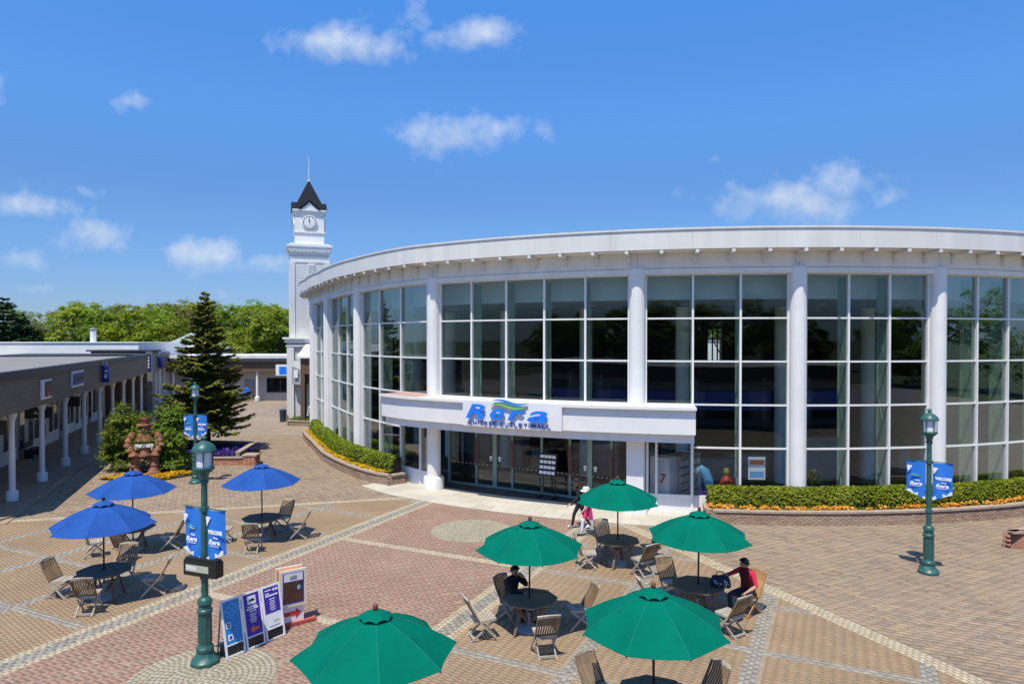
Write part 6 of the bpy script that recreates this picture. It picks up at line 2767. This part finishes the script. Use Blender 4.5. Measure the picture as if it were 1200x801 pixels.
for i in range(22):
    b.box((random.uniform(-0.19, 0.19), -0.112, random.uniform(0.03, 0.18)), (0.018, 0.008, 0.018))
b.build('dots', M['print_white'], bag, kind='stuff')
b = MB()
b.path([(-0.1, -0.02, 0.25), (-0.08, -0.03, 0.34), (0.0, -0.03, 0.36), (0.08, -0.03, 0.34), (0.1, -0.02, 0.25)], 0.012, 6)
b.build('handle', M['navycloth'], bag)

# ------------------------------------------------------------------ advertising boards
def a_board(label, p, q, h, lean, frame_m):
    """board standing from ground point p to q; its face looks right of p->q"""
    p, q = Vector(p), Vector(q)
    d = (q - p).normalized()
    w = (q - p).length
    r = thing('sign_board', label, 'sign board', (p.x, p.y, 0.006), math.atan2(d.y, d.x), 'advertising boards by the near lamp post')
    R = Matrix.Rotation(-lean, 3, 'X')

    def tl(b):
        b.v = [tuple(R @ Vector(v)) for v in b.v]
        return b
    b = MB()
    for x in (0.018, w - 0.018):
        b.box((x, 0, h / 2), (0.036, 0.03, h))
    b.box((w / 2, 0, h - 0.018), (w - 0.072, 0.03, 0.036))
    b.box((w / 2, 0, 0.02), (w - 0.072, 0.025, 0.03))
    b.box((w / 2, 0, 0.235), (w - 0.072, 0.028, 0.025))
    tl(b).build('frame', frame_m, r)
    b = MB()
    for x in (0.02, w - 0.02):
        b.bar((x, 0.34, 0), (x, 0.02 + math.tan(lean) * h * 0.9, h * 0.92), 0.025, 0.02)
    b.build('rear_stay', M['grey'], r)
    b = MB()
    b.box((w / 2, 0.15, 0.10), (w * 0.9, 0.24, 0.17))
    b.build('weight', M['black'], r)
    b = MB()
    b.box((w / 2, 0.002, h / 2 + 0.105), (w - 0.074, 0.018, h - 0.29))
    return r, tl, b, w


def face(r, tl, m, rects, name, y=-0.0085, thick=0.005):
    b = MB()
    for x, z, w, h in rects:
        b.box((x, y - thick / 2, z), (w, thick, h))
    return tl(b).build(name, m, r)


A0 = Vector((-5.72, 13.60))
AV = Vector((0.57, 0.82)).normalized()
r, tl, b, w = a_board('light blue framed board with a white map pattern, nearest the lamp post', A0, A0 + AV * 0.44, 1.13, 0.20, M['print_white'])
pn = tl(b).build('panel', M['cobalt'], r)
b = MB()
for (x0, z0, x1, z1) in ((0.05, 0.88, 0.24, 1.06), (0.10, 0.78, 0.36, 1.02), (0.16, 0.74, 0.40, 0.95), (0.08, 0.92, 0.24, 0.76), (0.14, 1.0, 0.33, 0.8), (0.22, 1.06, 0.40, 0.88)):
    b.bar((x0, -0.011, z0), (x1, -0.011, z1), 0.006, 0.014, (0, 1, 0))
    b.bar((x0, -0.0112, z0), (x1, -0.0112, z1), 0.028, 0.003, (0, 1, 0))
tl(b).build('map_lines', M['skyprint'], pn)
face(pn, tl, M['print_white'], [(0.12, 0.62, 0.11, 0.12), (0.14, 0.38, 0.11, 0.12)], 'white_square')
face(pn, tl, M['violet'], [(0.10, 0.645, 0.03, 0.035), (0.14, 0.645, 0.03, 0.035), (0.10, 0.595, 0.03, 0.035), (0.14, 0.595, 0.03, 0.035), (0.14, 0.38, 0.05, 0.06)], 'dark_icon', -0.0135)
face(pn, tl, M['skyprint'], [(0.30, 0.60 - 0.05 * i, 0.12 - 0.03 * (i % 2), 0.012) for i in range(7)], 'text_line')
A1 = A0 + AV * 0.47
r, tl, b, w = a_board('violet framed board with a white picture and a red arrow pointing left', A1, A1 + AV * 0.44, 1.13, 0.20, M['print_white'])
pn = tl(b).build('panel', M['violet'], r)
face(pn, tl, M['lightgrey'], [(0.22, 0.96, 0.20, 0.17)], 'picture')
face(pn, tl, M['black'], [(0.22, 0.955, 0.13, 0.03), (0.23, 0.975, 0.07, 0.02)], 'picture_mark', -0.0135)
face(pn, tl, M['print_white'], [(0.22, 0.83, 0.22, 0.025), (0.22, 0.785, 0.27, 0.03), (0.22, 0.735, 0.15, 0.025)] + [(0.22, 0.68 - 0.033 * i, 0.17 - 0.05 * (i % 3) * 0.6, 0.014) for i in range(6)], 'text_line')
b = MB()
b.add([(x, y, z) for y in (-0.009, -0.014) for x, z in ((0.12, 0.375), (0.21, 0.46), (0.21, 0.405), (0.33, 0.405), (0.33, 0.345), (0.21, 0.345), (0.21, 0.29))],
      [(0, 1, 2, 3, 4, 5, 6), (13, 12, 11, 10, 9, 8, 7)] + [(i, 7 + i, 7 + (i + 1) % 7, (i + 1) % 7) for i in range(7)])
tl(b).build('arrow', M['orange'], pn)
A2 = A1 + AV * 0.47
r, tl, b, w = a_board('board violet above and white below, beside the red based sign', A2, A2 + AV * 0.46, 1.13, 0.20, M['print_white'])
pn = tl(b).build('panel', M['print_white'], r)
face(pn, tl, M['violet'], [(w / 2, 0.82, w - 0.09, 0.52)], 'upper_print')
face(pn, tl, M['print_white'], [(0.16, 1.03, 0.16, 0.02), (0.30, 1.02, 0.05, 0.05), (0.37, 1.02, 0.05, 0.05), (0.13, 0.96, 0.10, 0.022), (0.23, 0.915, 0.30, 0.028)] +
     [(0.23, 0.84 - 0.045 * i, 0.14 - 0.03 * (i % 2), 0.014) for i in range(6)], 'text_line', -0.0135)
face(pn, tl, M['grey'], [(0.22 + 0.03 * (i % 5), 0.36 + 0.035 * (i // 5), 0.012, 0.01) for i in range(10)] + [(w / 2, 0.285, w * 0.6, 0.012)], 'fine_print')
b = MB()
b.box((w / 2, 0.012, 0.13), (w - 0.075, 0.01, 0.18))
tl(b).build('lower_panel', M['black'], r)

ls = thing('light_box_sign', 'cream light box sign with dark poster and red arrow', 'sign', (-4.98, 15.32, 0.006), math.radians(36))
b = MB()
b.box((0.05, 0.0, 0.04), (0.95, 0.34, 0.08))
b.build('base', M['redbase'], ls)
b = MB()
for y in (-0.13, 0.13):
    b.box((0, y, 0.85), (0.60, 0.05, 0.82))
b.build('case', M['cream'], ls)
b = MB()
b.box((0, 0, 0.84), (0.56, 0.21, 0.78))
b.build('core', M['terracotta'], ls)
b = MB()
b.box((0, -0.06, 0.26), (0.50, 0.10, 0.36))
b.build('foot_panel', M['print_white'], ls)
b = MB()
b.box((0, -0.159, 0.86), (0.47, 0.008, 0.68))
po = b.build('poster', M['violet'], ls)
b = MB()
b.box((0, -0.166, 1.10), (0.42, 0.006, 0.17))
b.build('poster_head', M['lightgrey'], po)
b = MB()
b.box((0, -0.1665, 0.77), (0.42, 0.006, 0.44))
b.build('poster_picture', M['poster'], po)
b = MB()
b.box((0.0, -0.171, 1.09), (0.16, 0.005, 0.07))
b.box((0.02, -0.171, 1.13), (0.09, 0.005, 0.02))
b.build('poster_mark', M['grey'], po)
b = MB()
b.box((0.12, -0.1705, 0.86), (0.07, 0.005, 0.09))
b.build('pale_patch', M['skyprint'], po)
b = MB()
b.add([(x, y, z) for y in (-0.112, -0.118) for x, z in ((0.20, 0.27), (0.07, 0.38), (0.07, 0.315), (-0.20, 0.315), (-0.20, 0.225), (0.07, 0.225), (0.07, 0.16))],
      [(6, 5, 4, 3, 2, 1, 0), (7, 8, 9, 10, 11, 12, 13)] + [(i, (i + 1) % 7, 7 + (i + 1) % 7, 7 + i) for i in range(7)])
b.build('arrow', M['red'], ls)

# ------------------------------------------------------------------ people
def person(label, loc, facing, J, outfit, hair=None, hat=None, tunic=0.0, bulk=1.0):
    """J: joint positions (x right, y forward, z up); one skinned body"""
    root = thing('person', label, 'person', loc, yaw(*facing))
    V, E, Rr, thick = [], [], [], []

    def node(p, r, parent=None):
        V.append(tuple(p))
        Rr.append(r)
        if parent is not None:
            E.append((parent, len(V) - 1))
        return len(V) - 1
    g = lambda k: Vector(J[k])
    bones = []
    pel = node(g('pelvis'), 0.145)
    wa = node(g('pelvis').lerp(g('chest'), 0.5), 0.125, pel)
    ch = node(g('chest'), 0.145, wa)
    sh = node(g('chest').lerp(g('neck'), 0.62), 0.10, ch)
    nk = node(g('neck'), 0.052, sh)
    hd = (g('head') - g('neck'))
    h0 = node(g('neck') + hd * 0.45, 0.062, nk)
    h1 = node(g('neck') + hd * 0.95, 0.086, h0)
    h2 = node(g('neck') + hd * 1.35, 0.090, h1)
    h3 = node(g('neck') + hd * 1.75, 0.066, h2)
    bones += [('torso', g('pelvis'), g('chest')), ('torso', g('chest'), g('chest').lerp(g('neck'), 0.8)), ('head', g('neck'), g('neck') + hd * 1.9)]
    for s in ('l', 'r'):
        S_, E_, W_, H_ = g('sh' + s), g('el' + s), g('wr' + s), g('ha' + s)
        a = node(S_, 0.062, sh)
        a1 = node(S_.lerp(E_, 0.5), 0.050, a)
        e = node(E_, 0.042, a1)
        e1 = node(E_.lerp(W_, 0.45), 0.040, e)
        thick += [(a, bulk), (a1, bulk), (e, bulk), (e1, bulk)]
        w_ = node(W_, 0.027, e1)
        pm = node(W_.lerp(H_, 0.55), 0.031, w_)
        bones += [('uarm', S_, E_), ('farm', E_, W_.lerp(E_, 0.1)), ('hand', W_, W_ + (H_ - W_) * 2.2)]
        hdv = (H_ - W_).normalized()
        sd = hdv.cross(Vector((0.3, 0.2, 1))).normalized()
        cu_ = hdv.cross(sd)
        for i in range(4):
            o = (i - 1.5) * 0.019
            L = (0.072, 0.082, 0.077, 0.060)[i]
            k0 = node(H_ + sd * o, 0.0105, pm)
            k1 = node(H_ + sd * o * 1.1 + hdv * L * 0.5 + cu_ * 0.008, 0.009, k0)
            node(H_ + sd * o * 1.1 + hdv * L * 0.86 + cu_ * 0.028, 0.0075, k1)
        t0 = node(W_.lerp(H_, 0.5) + sd * -0.036 + cu_ * 0.008, 0.011, pm)
        node(W_.lerp(H_, 0.95) + sd * -0.056 + cu_ * 0.02, 0.009, t0)
        HP, KN, AN_, TO = g('hp' + s), g('kn' + s), g('an' + s), g('to' + s)
        a = node(HP, 0.098, pel)
        a1 = node(HP.lerp(KN, 0.5), 0.083, a)
        k = node(KN, 0.060, a1)
        k1 = node(KN.lerp(AN_, 0.38), 0.058, k)
        an = node(AN_, 0.040, k1)
        t = node(AN_.lerp(TO, 0.55) + Vector((0, 0, -0.012)), 0.040, an)
        node(TO, 0.030, t)
        bones += [('leg', HP.lerp(KN, tunic), KN), ('leg', KN, AN_.lerp(KN, 0.12)), ('shoe', AN_, TO)]
        if tunic:
            bones.append(('torso', HP, HP.lerp(KN, tunic)))
    me = bpy.data.meshes.new('body')
    for i_ in range(4):
        Rr[i_] *= bulk
    for i_, n_ in thick:
        Rr[i_] *= n_
    me.from_pydata(V, E, [])
    o = bpy.data.objects.new('body', me)
    COL.objects.link(o)
    md = o.modifiers.new('skin', 'SKIN')
    md.use_smooth_shade = True
    for i, sv in enumerate(me.skin_vertices[0].data):
        rx = Rr[i]
        sv.radius = (rx, rx)
        sv.use_root = (i == 0)
    # flatten the trunk a little
    for i in (0, 1, 2):
        me.skin_vertices[0].data[i].radius = (Rr[i] * 1.12, Rr[i] * 0.80)
    o.modifiers.new('sub', 'SUBSURF').levels = 2
    dg = bpy.context.evaluated_depsgraph_get()
    body = bpy.data.meshes.new_from_object(o.evaluated_get(dg))
    bpy.data.objects.remove(o)
    body.name = 'body'
    names = ['head', 'hand', 'farm', 'uarm', 'torso', 'leg', 'shoe']
    body.materials.clear()
    for nme in names:
        body.materials.append(outfit[nme])
    mi = []
    for f in body.polygons:
        c = f.center
        best, bn_ = 1e9, 'torso'
        for kind_, a, b_ in bones:
            d = b_ - a
            t = max(0, min(1, (c - a).dot(d) / d.length_squared))
            q = (c - a - d * t).length
            q -= {'torso': 0.10, 'head': 0.05, 'leg': 0.05, 'uarm': 0.03, 'farm': 0.02, 'hand': 0.012, 'shoe': 0.02}[kind_]
            if q < best:
                best, bn_ = q, kind_
        if bn_ == 'head' and (c - g('neck')).dot(hd.normalized()) < 0.03:
            bn_ = 'torso'
        mi.append(names.index(bn_))
    body.polygons.foreach_set('material_index', np.array(mi, dtype=np.int32))
    body.polygons.foreach_set('use_smooth', np.ones(len(mi), dtype=bool))
    link('body', body, root)
    # face and hair
    up = hd.normalized()
    look = Vector(J.get('look', (0, 1, 0)))
    look = (look - up * look.dot(up)).normalized()
    rt_ = look.cross(up)
    c = g('neck') + hd * 1.22
    b = MB()
    for s in (-1, 1):
        b.lathe([(0.002, -0.011), (0.011, -0.005), (0.011, 0.005), (0.002, 0.011)], tuple(c + look * 0.086 + rt_ * 0.034 * s), 8)
    b.build('eyes', M['black'], root, smooth=60)
    b = MB()
    b.path([c + look * 0.086 + up * 0.01, c + look * 0.112 - up * 0.035, c + look * 0.085 - up * 0.045], [0.010, 0.016, 0.006], 6)
    b.path([c + look * 0.080 - up * 0.078 - rt_ * 0.028, c + look * 0.090 - up * 0.076, c + look * 0.080 - up * 0.078 + rt_ * 0.028], [0.005, 0.008, 0.005], 6)
    for s in (-1, 1):
        b.path([c + rt_ * 0.088 * s + up * 0.02, c + rt_ * 0.102 * s - look * 0.012, c + rt_ * 0.088 * s - up * 0.035], [0.008, 0.016, 0.008], 6)
    b.build('face', outfit['head'], root, smooth=60)
    if hair:
        hm, length = hair
        V2, F2 = [], []
        nr, ns = 9, 18
        cc_ = g('neck') + hd * 1.42
        for i in range(nr + 1):
            ph = PI * (0.0 + 0.60 * i / nr)
            for k in range(ns):
                a = 2 * PI * k / ns
                dirv = rt_ * math.cos(a) * math.sin(ph) + look * math.sin(a) * math.sin(ph) + up * math.cos(ph)
                fr_ = max(0, dirv.dot(look))
                drop = 1.0
                p = cc_ + dirv * (0.106 + random.uniform(-0.003, 0.003)) - look * 0.012
                if ph > 1.0:
                    p -= up * (ph - 1.0) * length * (1 - min(1, fr_ * 1.8))
                    p += up * (ph - 1.0) * 0.12 * min(1, fr_ * 1.6)
                V2.append(p)
        for i in range(nr):
            for k in range(ns):
                F2.append((i * ns + k, i * ns + (k + 1) % ns, (i + 1) * ns + (k + 1) % ns, (i + 1) * ns + k))
        b = MB()
        b.add(V2, F2)
        b.build('hair', hm, root, smooth=70)
    if hat:
        b = MB()
        cc_ = g('neck') + hd * 1.62
        b.lathe([(0.19, -0.02), (0.185, -0.005), (0.115, 0.015), (0.112, 0.085), (0.085, 0.115), (0.01, 0.125)], tuple(cc_), 20)
        b.build('hat', hat, root, smooth=50)
    return root


def standing(h, stride, swing, lean=0.0):
    k = h / 1.70
    J = {'pelvis': (0, 0, 0.93), 'chest': (0, 0.02 + lean * 0.3, 1.24), 'neck': (0, 0.03 + lean * 0.5, 1.455), 'head': (0, 0.05 + lean * 0.6, 1.565)}
    for s, q in (('l', -1), ('r', 1)):
        st = stride * q
        sw = -swing * q
        J['sh' + s] = (0.175 * q, 0.02 + lean * 0.4, 1.38)
        J['el' + s] = (0.235 * q, 0.02 + sw * 0.45, 1.12)
        J['wr' + s] = (0.24 * q, 0.10 + sw * 1.05, 0.90 + abs(sw) * 0.12)
        J['ha' + s] = (0.235 * q, 0.14 + sw * 1.25, 0.83 + abs(sw) * 0.16)
        J['hp' + s] = (0.095 * q, 0.0, 0.88)
        J['kn' + s] = (0.10 * q, 0.05 + st * 0.5, 0.49 + 0.01 * (st < 0))
        J['an' + s] = (0.10 * q, -0.03 + st, 0.085 + (0.05 if st < 0 else 0.0))
        J['to' + s] = (0.11 * q, 0.14 + st, 0.04)
    return {n: tuple(c * k for c in p) for n, p in J.items()}


def outfit(top, legs, skin='skin', shoe='shoe', long_=True, hand='skin'):
    return {'head': M[skin], 'hand': M[hand], 'farm': M[top] if long_ else M[skin], 'uarm': M[top], 'torso': M[top], 'leg': M[legs], 'shoe': M[shoe]}


person('person in black walking past the entrance with a dark hat over orange brown hair', (2.32, 23.1, 0.016), (-1, -0.12),
       standing(1.64, 0.30, 0.28, 0.12), outfit('blackcloth', 'blackcloth', shoe='whitecloth'), (M['orangehat'], 0.18), M['blackcloth'])
person('person in pink top and white trousers walking beside the one in black', (2.50, 22.2, 0.003), (-1, -0.22),
       standing(1.56, 0.26, 0.22, 0.05), outfit('pinkcloth', 'whitecloth', long_=False), (M['hair'], 0.10), M['whitehat'], 0.45)
person('person in white far off by the curved planter and the tower', (-15.2, 51.6, 0), (0.2, -1),
       standing(1.66, 0.12, 0.1), outfit('whitecloth', 'navycloth'), (M['hair'], 0.08))
person('person in blue standing before the far shop at the end of the walk', (-27.6, 71.0, 0), (0.1, -1),
       standing(1.70, 0.05, 0.05), outfit('logo', 'navycloth'), (M['hair'], 0.05))

SIT = {'pelvis': (0, -0.06, 0.53), 'chest': (0, -0.05, 0.85), 'neck': (0, 0.0, 1.07), 'head': (0, 0.04, 1.175), 'look': (0.25, 1, -0.1),
       'shl': (-0.18, -0.03, 0.99), 'shr': (0.18, -0.03, 0.99),
       'ell': (-0.22, 0.24, 0.83), 'wrl': (-0.08, 0.24, 1.06), 'hal': (-0.05, 0.20, 1.12),
       'elr': (0.25, 0.18, 0.78), 'wrr': (0.12, 0.40, 0.76), 'har': (0.08, 0.47, 0.76),
       'hpl': (-0.10, -0.02, 0.52), 'hpr': (0.10, -0.02, 0.52), 'knl': (-0.12, 0.40, 0.50), 'knr': (0.12, 0.40, 0.50),
       'anl': (-0.12, 0.42, 0.09), 'anr': (0.13, 0.36, 0.09), 'tol': (-0.13, 0.60, 0.04), 'tor': (0.14, 0.54, 0.04)}
person('person in black sitting at the table with one hand at the mouth', (0.03, 15.55, 0.0), (0.80, -0.60), {k_: (tuple(c_ * 0.95 for c_ in v_) if k_ != 'look' else v_) for k_, v_ in SIT.items()},
       outfit('blackcloth', 'blackcloth'), (M['hair'], 0.03), bulk=1.28)
SIT2 = dict(SIT)
SIT2.update({'look': (0.6, 1, -0.15), 'ell': (-0.32, 0.02, 0.74), 'wrl': (-0.24, 0.26, 0.62), 'hal': (-0.20, 0.34, 0.59),
             'elr': (0.34, 0.20, 0.86), 'wrr': (0.42, 0.44, 0.82), 'har': (0.44, 0.52, 0.82),
             'knl': (-0.16, 0.38, 0.52), 'anl': (-0.20, 0.36, 0.09), 'tol': (-0.22, 0.55, 0.04)})
of = outfit('maroon', 'jean', long_=False)
of['uarm'] = M['redcloth']
person('person in maroon and red shirt sitting on the honey coloured chair reaching to the bag', (5.46, 15.88, 0.004), (-0.86, -0.50), SIT2, of, (M['hair'], 0.03), bulk=1.15)
